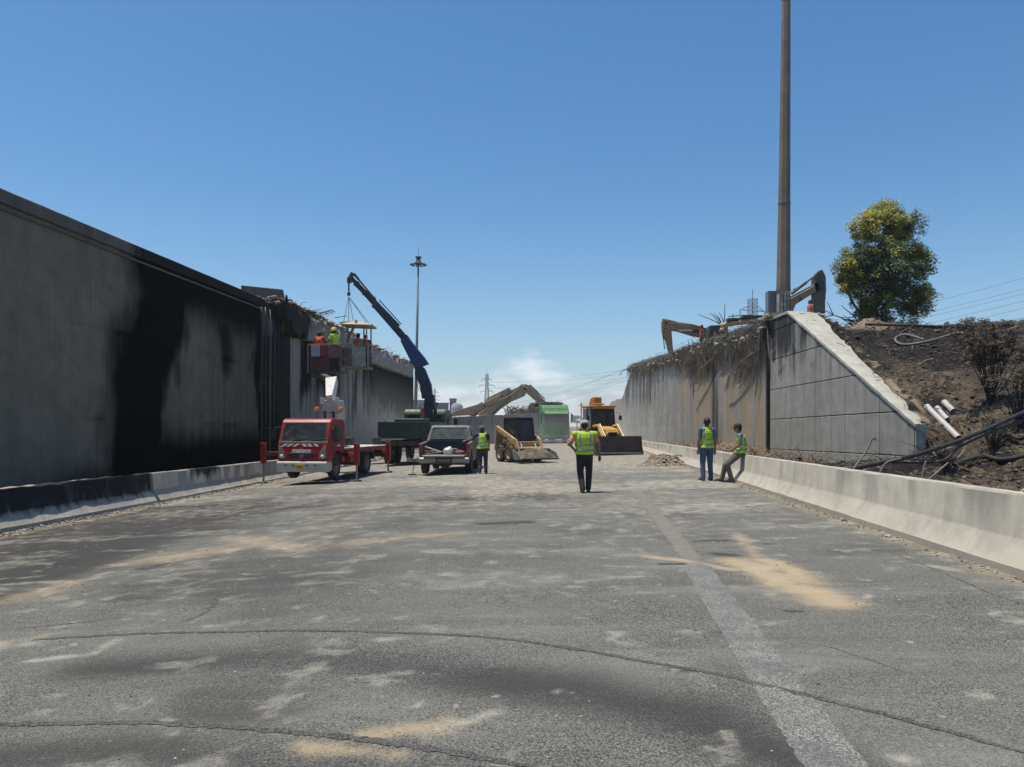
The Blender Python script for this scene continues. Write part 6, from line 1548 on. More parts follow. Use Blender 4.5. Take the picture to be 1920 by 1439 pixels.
LAT = M('galvanised_lattice', (.22, .23, .24), .6, .3, .1, 1, .1, 0)
def pylon(label, px, ytop, Yd, H_, arms, w0, w1, t=.18, ang=0.0):
    b = P(px, HY, Yd); b.z = HC - (ytop - HY) / F * Yd - H_
    root = thing('electricity_pylon', label, 'pylon', b, ang, 'electricity pylons'); mb = MB()
    lv = [0]; z = 0
    while z < H_ * .93: z += max(H_ * .03, H_ * .11 * (1 - z / H_)); lv.append(min(z, H_ * .95))
    def hw(z): return (w0 + (w1 - w0) * min(1, z / (H_ * .72))) / 2
    cs = [(-1, -1), (1, -1), (1, 1), (-1, 1)]
    for i in range(len(lv) - 1):
        a, b_ = lv[i], lv[i + 1]
        for j in range(4):
            c, d = cs[j], cs[(j + 1) % 4]; A = Vector((c[0] * hw(a), c[1] * hw(a), a)); B = Vector((c[0] * hw(b_), c[1] * hw(b_), b_)); C = Vector((d[0] * hw(a), d[1] * hw(a), a)); D = Vector((d[0] * hw(b_), d[1] * hw(b_), b_))
            mb.bar(A, B, t, t); mb.bar(A, D, t * .6, t * .6); mb.bar(C, B, t * .6, t * .6); mb.bar(B, D, t * .5, t * .5)
    mb.bar((0, 0, H_ * .94), (0, 0, H_), t, t)
    mb.build('tower', LAT, root)
    for z, L in arms:
        for s in (-1, 1):
            m2 = MB(); tip = Vector((s * L, 0, z)); r = hw(z)
            for y in (-1, 1):
                m2.bar((s * r, y * r, z), tip, t * .7, t * .7); m2.bar((s * r, y * r, z + H_ * .035), tip, t * .7, t * .7)
            m2.tube(tip, tip + Vector((0, 0, -1.6)), .12, n=5); m2.build('cross_arm', LAT, root)
    return root, b
py1, b1 = pylon('lattice pylon in the distance between the crane and the tan excavator', 913, 695, 518, 40, ((33.5, 3.6), (29.5, 5.4), (25.5, 4.4)), 5.6, 1.7, .26, R(10))
py2, b2 = pylon('lattice pylon showing over the right wall, left of the tall pole', 1411, 543, 210, 40, ((34, 4.5), (31, 7.0)), 7.5, 1.8, .14, R(25))
py3, b3 = pylon('faint far pylon just right of the blue crane', 815, 725, 760, 38, ((32, 4.0), (28, 5.5), (24, 4.5)), 5.5, 1.6, .3, R(10))
WIRE = M('power_line_wire', (.07, .075, .08), .6, .3, 0, 1, 0, 0)
def wire(label, a, b, sag, r, group='overhead power lines', n=26):
    pts = [Vector(a).lerp(Vector(b), t / n) + Vector((0, 0, -sag * 4 * (t / n) * (1 - t / n))) for t in range(n + 1)]
    o = MB().path(pts, r, 4).build('power_line', WIRE, None); return tag(o, label, 'power line', group)
arms1 = [(z, s * L) for z, L in ((33.5, 3.6), (29.5, 5.4), (25.5, 4.4)) for s in (-1, 1)]
ends = [516, 537, 546, 560, 574, 592]
WL = ['top', 'second', 'third', 'fourth', 'fifth', 'lowest']
for wi, ((z, x), ye) in enumerate(zip(arms1, ends)):
    a = b1 + Vector((x, 0, z - 1.6)); b_ = P(1960, ye - 5, 190)
    wire('%s of the six thin power lines at the right edge of the sky' % WL[wi], a, b_, 7.5, .035)
for wi, (z, x) in enumerate(((34, -4.5), (34, 4.5), (31, -7), (31, 7))):
    wn_ = ('upper left', 'upper right', 'lower left', 'lower right')[wi]
    a = b2 + Vector((x * .9, x * .4, z - 1.6)); wire('thin line running left from the %s arm of the pylon over the right wall' % wn_, a, P(900 + (z - 31) * 10, 770 + x, 700), 6, .04, 'lines of the nearer pylon')
    wire('thin line running right from the %s arm of the pylon over the right wall' % wn_, a, P(1990, 600 + x * 2, 160), 3, .022, 'lines of the nearer pylon')

# ================================================================== MIDDLE DISTANCE
MW_ = concrete('middle_wall_concrete', (0.24, 0.23, 0.21), (0.03, 0.03, 0.03), .5, bmp=.4)
mw = thing('low_wall', 'long grey concrete wall across the far end of the works, behind the loader', 'wall', (-4, 71, -.5))
x0, x1 = P(838, 0, 71).x, P(1012, 0, 66).x
nP = 8
for i in range(nP):
    t0_, t1_ = i / nP, (i + 1) / nP; a = Vector((x0 + (x1 - x0) * t0_ + .015, 71 - 1.5 * t0_, -.6)); b_ = Vector((x0 + (x1 - x0) * t1_ - .015, 71 - 1.5 * t1_, -.6)); h = 3.05 + .42 * (t0_ + t1_) / 2
    MB().prism([a, b_, b_ + Vector((0, 0, h)), a + Vector((0, 0, h))], (0, .5, 0)).build('wall_panel', MW_, mw, world=True, bevel=.012)
MB().prism([Vector((x0, 71.2, -.6)), Vector((x1, 69.7, -.6)), Vector((x1, 69.7, 2.7)), Vector((x0, 71.2, 2.3))], (0, .2, 0)).build('wall_core', MW_, mw, world=True)
mb = MB(); rg = random.Random(55)
for i in range(120):
    x = rg.uniform(P(950, 0, 71).x, P(1010, 0, 68).x); z = 2.5 + rg.uniform(0, .3); L = rg.uniform(.3, .9); p0 = Vector((x, 70 + rg.uniform(0, 1), z))
    mb.path([p0, p0 + Vector((rg.uniform(-.3, .3), 0, L * .6)), p0 + Vector((rg.uniform(-.6, .6), 0, L))], .03, 4)
o = mb.build('tangled_rebar', REB, None, kind='stuff', label='tangle of bars and branches along the top of the far grey wall')
vn = thing('white_van', 'white van roof showing above the far wall at its left end', 'van', P(862, 800, 74))
k = 74 / F
MB().side([(0, 0), (0, .8), (.4, 1.0), (5, 1.0), (5, 0)], -1.0, 1.0)
MB().prism([P(842, 800, 74), P(842, 786, 74), P(850, 781, 74), P(880, 779, 74), P(886, 786, 74), P(886, 800, 74)], (0, 2, 0)).build('body', WHITE, vn, world=True, bevel=.1)
MB().prism([P(846, 790, 73.99), P(852, 783.5, 73.99), P(866, 783, 73.99), P(866, 790, 73.99)], (0, -.03, 0)).build('side_window', GLS, vn, world=True)
MB().box(P(864, 812, 75), (2.4, 1.8, 1.6)).build('chassis', DKST, vn, world=True)
# second lorry-like pale things to the right of the green lorry, low trees behind
hv = M('hazy_foliage', (0.055, 0.075, 0.04), .9, 0, .4, .8, .25, .5)
def leafball(mb, c, r, n, s, rg, flat=.75, minr=.0):
    for _ in range(n):
        u = Vector((rg.gauss(0, 1), rg.gauss(0, 1), rg.gauss(0, 1))).normalized() * r * (minr + (1 - minr) * rg.random() ** .4); u.z *= flat
        p = Vector(c) + u; a = Vector((rg.gauss(0, 1), rg.gauss(0, 1), rg.gauss(0, 1))).normalized(); b_ = a.orthogonal().normalized(); L = s * rg.uniform(.6, 1.4)
        mb.add([p - a * L, p + b_ * L * .45, p + a * L, p - b_ * L * .45], [(0, 1, 2, 3)])
BARK = M('bark', (0.06, 0.048, 0.038), .9, 0, .3, 6, .1, .5)
def far_tree(label, px, yb, ytop, wpx, Yd, seed):
    rg = random.Random(seed); b = P(px, yb, Yd); h = (yb - ytop) / F * Yd; w = wpx / F * Yd / 2
    root = thing('tree', label, 'tree', b, 0, 'far trees beyond the works')
    MB().path([(0, 0, -1), (0, 0, h * .5)], [h * .05, h * .03], 6).build('trunk', BARK, root)
    mb = MB()
    for _ in range(9): leafball(mb, (rg.uniform(-.6, .6) * w, rg.uniform(-.6, .6) * w, h * rg.uniform(.45, .85)), w * rg.uniform(.3, .5), 120, h * .05, rg)
    mb.build('crown', hv, root, fix=False)
for i, (px, yb, yt, w) in enumerate(((1082, 806, 776, 18), (1096, 806, 781, 20), (1150, 806, 775, 16), (1168, 806, 782, 16), (790, 800, 760, 26), (812, 802, 768, 22), (846, 802, 772, 22), (1062, 806, 780, 14))):
    far_tree(['leftmost hazy tree beside the green lorry, next to its mirror', 'taller hazy tree between the green lorry and the thin pole', 'hazy tree just left of the right wall behind the backhoe loader', 'hazy low tree hidden behind the end of the right wall', 'hazy tree behind the crane truck cab, nearest the left wall', 'hazy tree in front of the grey far block', 'hazy low tree below the dark square far tower', 'small hazy tree hidden behind the green lorry'][i] if True else ('' if 0 else 'beside the green lorry' if px < 1100 and px > 1000 else 'behind the backhoe loader' if px > 1100 else 'behind the crane truck'), px, yb, yt, w, 170 + i * 9, 200 + i)
# far town and silos
TWN = M('hazy_town_wall', (.30, .31, .32), .9, 0, .12, .1, .1, 0); TWD = M('hazy_town_window', (.07, .08, .09), .5, 0, .1, 1, 0, 0); TWG = M('hazy_grey_wall', (.17, .18, .19), .9, 0, .12, .1, .1, 0)
def block(label, pxa, pxb, yt, Yd, m, fl, nw, yb=802):
    a, b_ = P(pxa, yb, Yd), P(pxb, yt, Yd); root = thing('building', label, 'building', ((a.x + b_.x) / 2, Yd, -.9), 0, 'far buildings')
    MB().box(((a.x + b_.x) / 2, Yd + 6, (b_.z - .9) / 2), (b_.x - a.x, 12, b_.z + .9)).build('wall', m, root, world=True)
    MB().box(((a.x + b_.x) / 2, Yd + 6, b_.z + .25), (b_.x - a.x + .6, 12.6, .5)).build('roof', TWG, root, world=True)
    for i in range(fl):
        for j in range(nw):
            x = a.x + (b_.x - a.x) * (j + .5) / nw; z = b_.z - (i + .7) * 3.2
            MB().box((x, Yd - .01, z), ((b_.x - a.x) / nw * .5, .1, 1.5)).build('window', TWD, root, world=True)
block('pale hazy block at the left edge of the far town', 768, 806, 752, 420, TWN, 3, 7)
block('grey hazy block in the middle of the far town', 806, 838, 757, 430, TWG, 3, 6)
block('tall dark square tower of the far town', 843, 853, 749, 430, TWG, 4, 2)
block('low pale building right of the far tower', 853, 872, 774, 410, TWN, 2, 4)
block('low pale building seen under the backhoe cab side', 1163, 1185, 790, 300, TWN, 1, 3)
tk = thing('storage_tank', 'pale round storage tank right of the far tower', 'tank', P(857, 800, 405))
MB().lathe([(.001, 12.8), (2, 12.5), (3.1, 11.2), (3.2, 9.5), (3.2, -1.5)], (0, 0, 0), (0, 0, 1), 20).build('shell', TWN, tk, smooth='angle')
# dark cars and pallets half seen beyond the backhoe
pl = thing('utility_pole', 'thin dark pole behind the backhoe loader', 'pole', P(1090, 806, 150)); MB().path([(0, 0, -1), (0, 0, 5.4)], .14, 6).build('shaft', BARK, pl); MB().box((0, 0, 4.9), (1.2, .12, .12)).build('crossbar', BARK, pl)

# dirt heap by the right barrier
hp_ = G(1243, 872)
gridmesh('dirt_heap', np.linspace(-1.35, 1.4, 80), np.linspace(-1.5, 1.6, 80), lambda u, v: (u + hp_.x + .1 * v, v + hp_.y, zg(hp_.x) - .05 + 1.0 * np.clip(.62 * np.exp(-((u + .15) / .62) ** 2 - (v / .75) ** 2) + .45 * np.exp(-((u - .55) / .4) ** 2 - ((v + .1) / .6) ** 2), 0, 1) * (.75 + .5 * fbm(u * 3 + 5, v * 3, 151)) - .05), dirt('heap_dirt', (0.30, 0.235, 0.165), (0.16, 0.12, 0.085), (0.36, 0.30, 0.22), 2.2), label='low heap of brown dirt beside the right barrier', category='pile') if False else None
heap = gridmesh('dirt_heap', np.linspace(-1.5, 1.6, 90), np.linspace(-1.5, 1.6, 90), lambda u, v: (u + hp_.x, v + hp_.y, zg(hp_.x) - .06 + .70 * (.62 * np.exp(-((u + .25) / .50) ** 2 - (v / .7) ** 2) + .50 * np.exp(-((u - .45) / .36) ** 2 - ((v + .1) / .6) ** 2)) * (.6 + .8 * fbm(u * 4 + 5, v * 4, 151))), dirt('heap_dirt', (0.28, 0.22, 0.155), (0.14, 0.105, 0.075), (0.36, 0.30, 0.22), 2.2))
tag(heap, 'low heap of brown dirt and stones against the right barrier', 'pile', None, 'stuff')
mb = MB(); rg = random.Random(61)
for i in range(260):
    u, v = rg.gauss(0, .75), rg.gauss(0, .6); X, Yy = hp_.x + u + .1, hp_.y + v
    if X > 4.9 + SL * Yy - .3: continue
    z = zg(X) + .70 * (.62 * math.exp(-((u + .15) / .50) ** 2 - (v / .7) ** 2) + .50 * math.exp(-((u - .55) / .36) ** 2 - ((v + .1) / .6) ** 2)) * .95
    mb.rock((X, Yy, z), rg.uniform(.02, .09), rg)
mb.build('stones', CRUMB, heap)

# ================================================================== TREE
def tree(label, base, h, w, seed):
    rg = random.Random(seed); root = thing('tree', label, 'tree', base); tr = MB(); tips = []
    def grow(p, d, L, r, depth):
        n = 4; pts = [p]; q = p.copy(); dd = d.copy()
        for i in range(n):
            dd = (dd + Vector((rg.gauss(0, .12), rg.gauss(0, .12), rg.gauss(.04, .08)))).normalized(); q = q + dd * L / n; pts.append(q.copy())
        tr.path(pts, [r * (1 - .12 * i) for i in range(n + 1)], 6 if depth < 2 else 4)
        if depth >= 3: tips.append((q, L)); return
        if depth == 2: tips.append((q, L))
        for k in range(rg.randint(3, 4)):
            a = rg.uniform(0, 6.28); sp = rg.uniform(.45, .95); o_ = dd.orthogonal().normalized(); o2 = dd.cross(o_)
            nd = (dd + (o_ * math.cos(a) + o2 * math.sin(a)) * sp).normalized()
            grow(pts[rg.randint(2, 4)], nd, L * rg.uniform(.6, .8), r * .55, depth + 1)
    grow(Vector((0, 0, -.5)), Vector((.02, 0, 1)), h * .30, .19, 0)
    for k in range(7):
        a = k * .9; grow(Vector((0, 0, h * (.05 + .04 * k))), Vector((math.cos(a), math.sin(a), .7)).normalized(), h * .10, .06, 1)
    tr.build('trunk', BARK, root, smooth=True)
    lv, lv2 = MB(), MB()
    # outline kept to the lopsided, lobed crown seen in the picture: lobes (x, z, radius) in crown widths / heights
    lobes = [(.06, .86, .13), (-.24, .80, .17), (.03, .95, .14), (.30, .86, .16), (.05, .70, .27), (-.30, .58, .22), (-.34, .44, .16), (.42, .58, .15), (.36, .66, .13), (.12, .45, .30), (-.12, .34, .24), (.30, .33, .22), (.02, .14, .20), (-.22, .22, .09), (.44, .38, .10), (.20, .10, .13), (-.05, .55, .25), (-.42, .55, .07), (.20, .78, .15), (.12, .03, .10), (-.14, .88, .10)]
    for i, (lx, lz, lr) in enumerate(lobes):
        c = Vector((lx * w, rg.uniform(-.22, .22) * w * (1 - abs(lx)), h * (.04 + .92 * lz)))
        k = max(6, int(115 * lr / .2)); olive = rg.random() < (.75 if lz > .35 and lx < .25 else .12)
        for j in range(k):
            u = Vector((rg.gauss(0, 1), rg.gauss(0, 1), rg.gauss(0, 1))).normalized() * (rg.random() ** .45) * lr * w; cc = c + u
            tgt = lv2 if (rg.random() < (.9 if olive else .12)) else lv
            leafball(tgt, cc, .30, 34, .085, rg, .9)
            tr2 = None
    for q, L in tips:
        if abs(q.x) > .32 * w or q.z < h * .3: continue
        leafball(lv if rg.random() < .6 else lv2, q, .30, 34, .085, rg, .9)
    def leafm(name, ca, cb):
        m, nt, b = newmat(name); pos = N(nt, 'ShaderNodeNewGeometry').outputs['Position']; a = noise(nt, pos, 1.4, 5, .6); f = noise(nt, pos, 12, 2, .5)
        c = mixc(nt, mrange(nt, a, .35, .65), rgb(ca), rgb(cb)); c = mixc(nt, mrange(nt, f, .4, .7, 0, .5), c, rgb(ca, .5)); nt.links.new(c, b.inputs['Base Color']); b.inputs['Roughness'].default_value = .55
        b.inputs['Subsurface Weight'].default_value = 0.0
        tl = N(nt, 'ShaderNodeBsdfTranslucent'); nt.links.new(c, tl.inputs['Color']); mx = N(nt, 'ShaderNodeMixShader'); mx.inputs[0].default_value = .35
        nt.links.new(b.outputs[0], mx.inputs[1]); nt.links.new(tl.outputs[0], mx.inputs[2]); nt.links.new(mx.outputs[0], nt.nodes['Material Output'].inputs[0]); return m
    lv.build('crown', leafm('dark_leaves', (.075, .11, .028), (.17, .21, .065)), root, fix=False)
    lv2.build('sunlit_tone_growth', leafm('olive_sunlit_leaves', (.26, .27, .03), (.44, .41, .05)), root, fix=False)  # olive leaves, their colour brightened to look sunlit, mostly in the upper left lobes
    return root
tb = P(1648, 664, 45)
tree('lone round green tree standing on top of the burnt bank', tb + Vector((.25, 0, 0)), 9.45, 5.9, 12)

# burnt shrubs
CHW = M('charred_wood', (0.020, 0.018, 0.016), .8, 0, .3, 9, .1, .3)
def shrub(label, base, h, w, seed, n=26, leaves=300, m=None, group=None):
    rg = random.Random(seed); root = thing('burnt_shrub', label, 'shrub', base, 0, group); mb = MB(); lf = MB()
    for i in range(n):
        a = rg.uniform(0, 6.28); s_ = rg.uniform(.1, 1) * w / 2; tip = Vector((math.cos(a) * s_, math.sin(a) * s_ * .7, h * rg.uniform(.55, 1.0)))
        mid = tip * .5 + Vector((rg.gauss(0, .05), rg.gauss(0, .05), .05)); mb.path([(rg.gauss(0, .04), rg.gauss(0, .04), -.05), mid, tip], [.018, .012, .005], 5)
        for k in range(5):
            t = rg.uniform(.4, 1); p0 = mid.lerp(tip, t); d = Vector((rg.gauss(0, .25), rg.gauss(0, .25), rg.uniform(0, .3))); mb.path([p0, p0 + d * .5, p0 + d + Vector((0, 0, .03))], .005, 3, False)
            leafball(lf, p0 + d, .12, leaves // (n * 2), .035, rg)
    mb.build('branches', m or CHW, root)
    if leaves: lf.build('dead_leaves', M('scorched_leaves', (0.060, 0.046, 0.030), .9, 0, .5, 9, .1, .2), root, fix=False)
GR = 'burnt shrubs on the bank'
shrub('large scorched shrub with brown leaves on the bank at the right edge', T(1858, 757), 2.2, 1.9, 3, 34, 3600, group=GR)
shrub('bare black shrub right of the large scorched one', T(1912, 800), 1.6, 1.6, 4, 22, 500, group=GR)
shrub('small charred stub bush just behind the barrier', T(1775, 890), .5, .5, 5, 18, 60, group=GR)
shrub('thin bare bush under the black pipe', T(1865, 850), .8, .9, 6, 16, 80, group=GR)
shrub('small dark bush at the crest of the bank', T(1820, 640), .7, 1.2, 8, 16, 200, group=GR)

# pipes and hoses on the bank
WP = M('pale_plastic_pipe', (0.42, 0.41, 0.39), .55, 0, .15, 5, .35, .15)
for i, (a, b_, r, lab) in enumerate((((1738, 766), (1797, 833), .085, 'longest pale plastic pipe lying on the burnt bank'), ((1757, 768), (1776, 790), .075, 'middle short pale pipe beside the longest pipe'), ((1771, 759), (1788, 778), .085, 'upper short pale pipe, rightmost of the three on the bank'))):
    A = T(a[0], a[1] + 3, .07); B = T(b_[0], b_[1] + 2, .07)
    rt = thing('plastic_pipe', lab, 'pipe', A, 0, 'pale pipes on the bank'); n = 16
    m2 = MB(); m2.path([A.lerp(B, t / 5) for t in range(6)], r, n, False); m2.path([A.lerp(B, t / 5) for t in range(6)], r * .88, n, False); m2.build('tube', WP, rt, world=True, smooth=True)
    MB().lathe([(r * .88, -.02), (r * 1.08, -.02), (r * 1.08, .10), (r, .12)], A, B - A, n).build('socket', WP, rt, world=True, smooth='angle')
def hose(name, label, cat, pts, r, m, n=8, group=None):
    P_ = [Vector(p) for p in pts]; dense = []
    for i in range(len(P_) - 1):
        p0 = P_[max(i - 1, 0)]; p1 = P_[i]; p2 = P_[i + 1]; p3 = P_[min(i + 2, len(P_) - 1)]
        for j in range(8):
            t = j / 8; dense.append(0.5 * ((2 * p1) + (p2 - p0) * t + (2 * p0 - 5 * p1 + 4 * p2 - p3) * t * t + (3 * p1 - p0 - 3 * p2 + p3) * t ** 3))
    dense.append(P_[-1]); o = MB().path(dense, r, n).build(name, m, None, smooth=True); return tag(o, label, cat, group)
HOSE = M('scorched_hose', (.05, .048, .046), .5, 0, .3, 6, .35, .1)
hose('hose', 'long black hose along the crest of the burnt bank', 'hose', [T(1622, 613, .10), T(1700, 616, .10), T(1780, 618, .10), T(1850, 618, .12), T(1900, 615, .12)], .055, BLK)
hose('hose', 'grey hose curling in a wide hook across the upper bank', 'hose', [T(1732, 642, .05), T(1700, 632, .06), T(1680, 637, .06), T(1682, 646, .07), T(1700, 652, .09), T(1740, 650, .13), T(1800, 639, .25), P(1860, 625, 26.3), P(1960, 600, 26)], .05, M('worn_pale_hose', (.11, .105, .10), .5, 0, .25, 6, .2, .1))
hose('black_pipe', 'long black pipe slanting over the bank down to the barrier', 'pipe', [P(1560, 889, 14.2), P(1600, 879, 14.3), P(1714, 854, 14.8), P(1820, 818, 15.6), P(1940, 764, 16.6)], .042, BLK, 10)
hose('black_pipe', 'thin black hose running beside the long black pipe', 'pipe', [P(1585, 885, 14.5), P(1650, 868, 14.7), P(1760, 866, 15), P(1800, 838, 15.4), P(1870, 806, 16), P(1940, 782, 16.6)], .025, BLK, 8)
hose('burnt_branch', 'charred branch lying along the foot of the bank at the right', 'branch', [T(1790, 880, .1), T(1840, 868, .15), T(1880, 873, .12), T(1935, 866, .12)], .06, CHW, 7)
hose('burnt_branch', 'thick black branch above the barrier near the right edge', 'branch', [T(1868, 838, .15), T(1890, 830, .2), T(1912, 836, .15), T(1935, 828, .2)], .055, CHW, 7)
for i, (pts, lab) in enumerate((([(1600, 880), (1622, 850), (1636, 822), (1642, 826)], 'bent grey twig standing up before the panelled wall'), ([(1735, 905), (1762, 882), (1778, 868)], 'pale dead stick leaning behind the barrier'), ([(1728, 905), (1732, 880), (1736, 865)], 'upright pale stick behind the barrier'), ([(1795, 860), (1808, 846), (1812, 838)], 'short pale stick on the dark litter'), ([(1648, 890), (1662, 868), (1690, 860)], 'thin arching twig at the foot of the panelled wall'))):
    Yd = 13.2 + i * .3
    hose('dead_stick', lab, 'stick', [P(x, y, Yd) for x, y in pts], .016, M('grey_dead_wood', (.20, .18, .15), .9, 0, .3, 8, .2, .3), 6, 'dead sticks behind the barrier')
hose('ribbon', 'short pinkish strap poking up at the right edge behind the barrier', 'strap', [P(1905, 938, 10.5), P(1913, 925, 10.6), P(1925, 915, 10.8)], .018, M('pink_strap', (.45, .22, .20), .8), 6)

# ================================================================== ROOTS AND RUBBLE ON THE RIGHT WALL
DRYA = M('dry_grey_fibre', (0.30, 0.27, 0.225), .95, 0, .4, 3, .15, .2); DRYB = M('brown_dry_fibre', (0.23, 0.15, 0.09), .95, 0, .4, 3, .1, .2); DRYC = M('pale_straw_fibre', (0.46, 0.40, 0.30), .95, 0, .3, 3, .1, .2); DRYD = M('sooty_fibre', (0.04, 0.036, 0.032), .95, 0, .3, 3, .1, .2)
roots = thing('hanging_roots', 'matted dry roots and fronds hanging over the top of the right wall', 'roots', (rwX(45), 45, 6)); roots['kind'] = 'stuff'
rg = random.Random(71); fibs = {0: MB(), 1: MB(), 2: MB(), 3: MB()}
def px_to_Y(px):                           # where the right wall's face is seen in column px
    # rwX(Y)/Y*F + 960 = px
    sl = (RB.x - RA.x) / (RB.y - RA.y); c = RA.x - sl * RA.y; return c * F / (px - 960 - sl * F)
for i in range(3600):
    px = 1178 + 266 * rg.random() ** .75; Y0 = min(max(px_to_Y(px), 31.7), 62); X0_ = rwX(Y0); zt = float(rwtop(Y0)) + rg.uniform(-.35, .40)
    clump = vnoise(np.array([px * .045]), np.array([2.]), 5)[0]
    L = (.18 + .7 * rg.random() ** 2 + 2.3 * clump ** 4 * rg.random()) * (1.25 if px > 1270 else .7)
    lean = rg.gauss(.45, .5) + (rg.uniform(.6, 2.0) if px > 1300 and rg.random() < .7 else 0)      # fronds sweep towards the far end (left in the picture)
    out = rg.uniform(.02, .28); pts = []
    q = Vector((X0_ + rg.uniform(-.05, .5), Y0, zt)); pts.append(q); q = Vector((X0_ - out * .7, Y0 + lean * .2, zt + rg.uniform(-.1, .12))); pts.append(q)
    for k in range(1, 4): pts.append(Vector((X0_ - out * (1 - .15 * k) - rg.uniform(0, .05), Y0 + lean * (.2 + .5 * k * L / 2) + rg.gauss(0, .04), zt - L * k / 3)))
    w = rg.uniform(.007, .016); c = rg.random(); mi = 0 if c < .42 else 1 if c < .72 else 2 if c < .86 else 3
    if px < 1265: mi = 0 if c < .5 else 2 if c < .8 else 3
    fibs[mi].path(pts, [w, w, w * .9, w * .7, w * .3], 3, False)
for i in range(2600):                      # mat on the top, standing stalks
    px = 1178 + 270 * rg.random(); Y0 = min(max(px_to_Y(px), 31.7), 61); X0_ = rwX(Y0) + rg.uniform(-.1, 2.2); z = float(rwtop(Y0)) + rg.uniform(0, .45) * (1 if px > 1300 else .5)
    d = Vector((rg.gauss(0, .5), rg.gauss(0, .6), rg.uniform(.0, .8))) * rg.uniform(.3, .8); q = Vector((X0_, Y0, z))
    fibs[rg.choice((0, 0, 1, 2, 3, 3))].path([q, q + d * .5 + Vector((0, 0, .05)), q + d], [.012, .01, .004], 3, False)
for k, m in enumerate((DRYA, DRYB, DRYC, DRYD)): fibs[k].build('dry_fibres', m, roots, world=True, fix=False, kind='stuff')
ma, mb2 = MB(), MB()
for i in range(1500):
    px = 1176 + 268 * rg.random(); Y0 = min(max(px_to_Y(px), 31.7), 61); a = rg.uniform(-.25, 3.0); X0_ = rwX(Y0) + a
    hump = .55 * math.exp(-((px - 1400) / 60) ** 2) + .25 * math.exp(-((px - 1300) / 50) ** 2)
    z = float(rwtop(Y0)) + rg.uniform(-.30, .15) + (hump * rg.random() if a > -.05 else 0); r = rg.uniform(.05, .20)
    (ma if rg.random() < .6 else mb2).rock((X0_, Y0, z), r, rg)
ma.build('rubble', RUB, roots, world=True, kind='stuff'); mb2.build('sooty_rubble', RUBD, roots, world=True, kind='stuff')
# long frond hanging down the wall and one sticking out at the far end
def frond(label, pts, n, L, m, seed):
    rg = random.Random(seed); P_ = [Vector(p) for p in pts]; mb = MB(); mb.path(P_, [.035, .03, .02, .01][:len(P_)], 5)
    for i in range(n):
        t = .15 + .85 * i / n; k = t * (len(P_) - 1); j = min(int(k), len(P_) - 2); p0 = P_[j].lerp(P_[j + 1], k - j); d = (P_[j + 1] - P_[j]).normalized()
        for s in (-1, 1):
            e = (d * .9 + Vector((0, s * .5, -.35 + rg.gauss(0, .1))) + Vector((rg.gauss(0, .1), 0, 0))).normalized() * L * (1 - .5 * t)
            mb.path([p0, p0 + e * .5, p0 + e + Vector((0, 0, -.06))], [.010, .008, .003], 3, False)
    o = mb.build('palm_frond', m, None, fix=False); return tag(o, label, 'frond', 'dead palm fronds on the right wall')
def onr(px, py, off=.15):
    Y = px_to_Y(px); p = P(px, py, Y); p.x -= off; return p
frond('long dead palm frond hanging with a black tip down the right wall', [onr(1430, 655), onr(1400, 680, .3), onr(1378, 706, .3), onr(1369, 725, .2)], 26, .8, DRYB, 1)
frond('dead palm frond hanging at the brown middle of the right wall', [onr(1345, 670), onr(1325, 690, .3), onr(1312, 712, .3), onr(1306, 742, .2)], 26, .7, DRYB, 2)
frond('dark frond sticking out over the far end of the right wall', [P(1200, 688, 58), P(1182, 690, 57.5), P(1168, 695, 57), P(1161, 703, 57)], 8, .4, DRYD, 3)
# bars and sticks against the sky
mb = MB()
for a, b_ in (((1356, 611), (1309, 590)), ((1350, 608), (1331, 587)), ((1354, 610), (1338, 588)), ((1357, 606), (1348, 586)), ((1357, 612), (1359, 570)), ((1354, 612), (1345, 592)), ((1374, 598), (1374, 588)), ((1366, 594), (1412, 591)), ((1300, 648), (1296, 636)), ((1292, 655), (1290, 640)), ((1276, 664), (1280, 650))):
    mb.path([P(a[0], a[1], 42), P((a[0] + b_[0]) / 2 + 1, (a[1] + b_[1]) / 2 - 1, 42), P(b_[0], b_[1], 42)], [.03, .024, .014], 5)
o = mb.build('bent_bars', DKST, None); tag(o, 'fan of bent dark bars against the sky above the right wall', 'bars', None, 'stuff')
pt = thing('fallen_log', 'pale yellowish trunk lying on top of the right wall, left of the pole', 'log', P(1400, 604, 40))
MB().path([P(1352, 611, 41), P(1380, 605, 40.5), P(1410, 602, 40), P(1442, 601, 39.5)], [.13, .16, .17, .15], 10).build('trunk_log', M('pale_log', (.42, .34, .19), .9, 0, .25, 4, .2, .4), pt, world=True, smooth=True)
MB().box(P(1385, 600, 40.5), (1.3, .5, .12)).box(P(1418, 595, 40), (1.6, .6, .12)).build('slab', RUBD, pt, world=True)
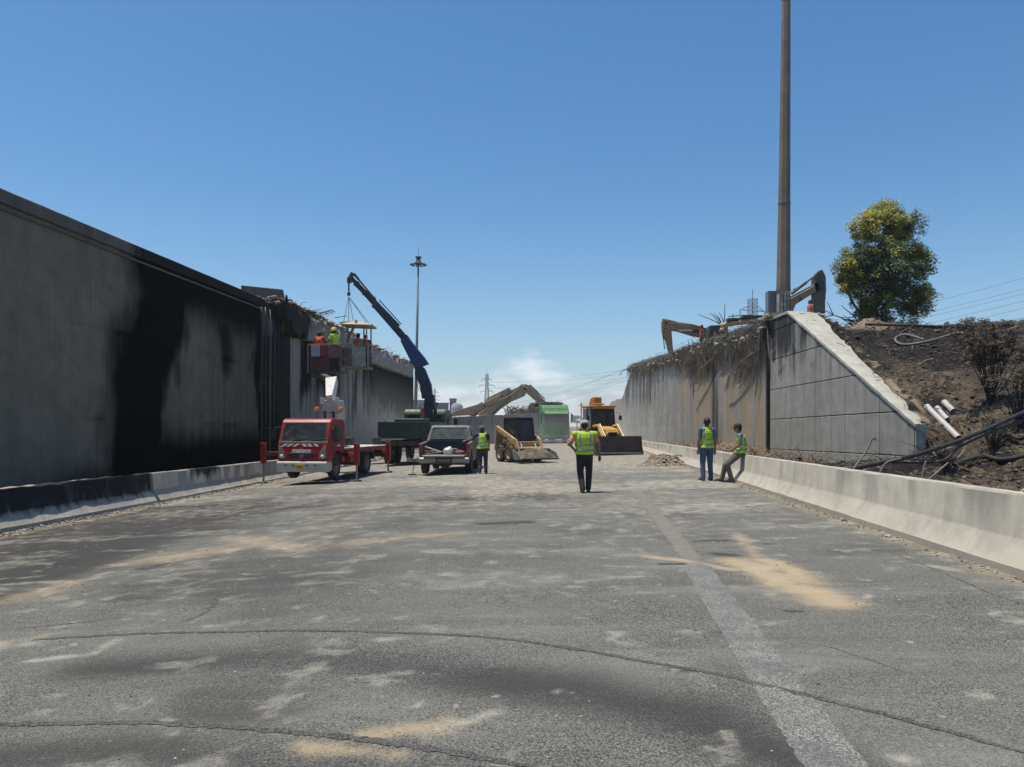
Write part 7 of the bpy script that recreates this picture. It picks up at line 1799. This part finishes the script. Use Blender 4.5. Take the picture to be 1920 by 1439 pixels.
# rubble at the foot of the right wall, behind the barrier
ma, mb2, mc = MB(), MB(), MB()
for i in range(1300):
    Y = 25 + 23 * rg.random(); x0_ = 5.4 + SL * Y; x1_ = (rwX(Y) if Y > 31.6 else 10.7) - .1; t = rg.random(); X = x0_ + (x1_ - x0_) * t
    base_z = .35 if Y > 31 else float(bank_z(X, Y))
    pile = .35 * math.exp(-((Y - 34) / 3) ** 2) + .25 * math.exp(-((Y - 42) / 3) ** 2); (ma if rg.random() < .6 else mb2).rock((X, Y, base_z + pile * rg.random() * (1 if Y > 30 else 0)), rg.uniform(.03, .12), rg)
for i in range(420):
    Y = rg.uniform(24, 40); x0_ = 5.5 + SL * Y; x1_ = (rwX(Y) if Y > 31.6 else 10.7) - .2; X = rg.uniform(x0_, x1_); q = Vector((X, Y, .4)); d = Vector((rg.gauss(0, .4), rg.gauss(0, .4), rg.uniform(.1, .7)))
    mc.path([q, q + d * .5, q + d + Vector((0, 0, -.1))], [.014, .011, .005], 4, False)
sc = thing('rubble_strip', 'rubble and dead stalks between the barrier and the right wall', 'rubble', (9, 32, .3)); sc['kind'] = 'stuff'
ma.build('rubble', RUB, sc, world=True, kind='stuff'); mb2.build('sooty_rubble', RUBD, sc, world=True, kind='stuff'); mc.build('dead_stalks', DRYB, sc, world=True, kind='stuff', fix=False)

# ================================================================== AIR
def volume(name, lo, hi, dens, col, label, shape=None):
    c = (Vector(lo) + Vector(hi)) / 2; d = Vector(hi) - Vector(lo); m = bpy.data.materials.new(name); m.use_nodes = True; nt = m.node_tree; nt.nodes.clear()
    o_ = N(nt, 'ShaderNodeOutputMaterial'); v = N(nt, 'ShaderNodeVolumePrincipled'); v.inputs['Color'].default_value = col; v.inputs['Density'].default_value = dens; v.inputs['Anisotropy'].default_value = .2
    nt.links.new(v.outputs[0], o_.inputs['Volume'])
    b = MB()
    if shape: shape(b)
    else: b.box(c, d)
    o = b.build(name, m, None); return tag(o, label, None, None, 'stuff'), m, nt, v
volume('haze', (-1500, -60, -2.2), (1500, 1100, 45), .0003, (.86, .91, 1, 1), 'thin dusty haze over the whole place')

def blob(c, r):
    def f(b): b.ball(c, 1.0, 20, 12, r)
    return f
for lab, c, r, dn in (('pale dust cloud drifting at the foot of the right wall behind the backhoe loader', (8.2, 66, 1.6), (4.0, 17, 5.0), .055), ('dust cloud hanging before the green lorry', (2.6, 60, .6), (7, 9, 3.4), .022), ('dust hanging at the foot of the left abutment', (-8.4, 45, 1.0), (4.0, 15, 4.5), .022)):
    o_, m_, nt_, v_ = volume('dust_cloud', (0, 0, 0), (1, 1, 1), dn, (.95, .92, .86, 1), lab, blob(c, r))
    ps = N(nt_, 'ShaderNodeNewGeometry').outputs['Position']
    sb = N(nt_, 'ShaderNodeVectorMath', operation='SUBTRACT'); nt_.links.new(ps, sb.inputs[0]); sb.inputs[1].default_value = c
    dv = N(nt_, 'ShaderNodeVectorMath', operation='DIVIDE'); nt_.links.new(sb.outputs[0], dv.inputs[0]); dv.inputs[1].default_value = r
    ln = N(nt_, 'ShaderNodeVectorMath', operation='LENGTH'); nt_.links.new(dv.outputs[0], ln.inputs[0])
    nz = noise(nt_, ps, .45, 3, .6)
    f_ = math_(nt_, 'MULTIPLY', mrange(nt_, ln.outputs['Value'], 1.0, .25, 0, 1), mrange(nt_, nz, .35, .65, .3, 1.5))
    nt_.links.new(math_(nt_, 'MULTIPLY', f_, dn), v_.inputs['Density'])
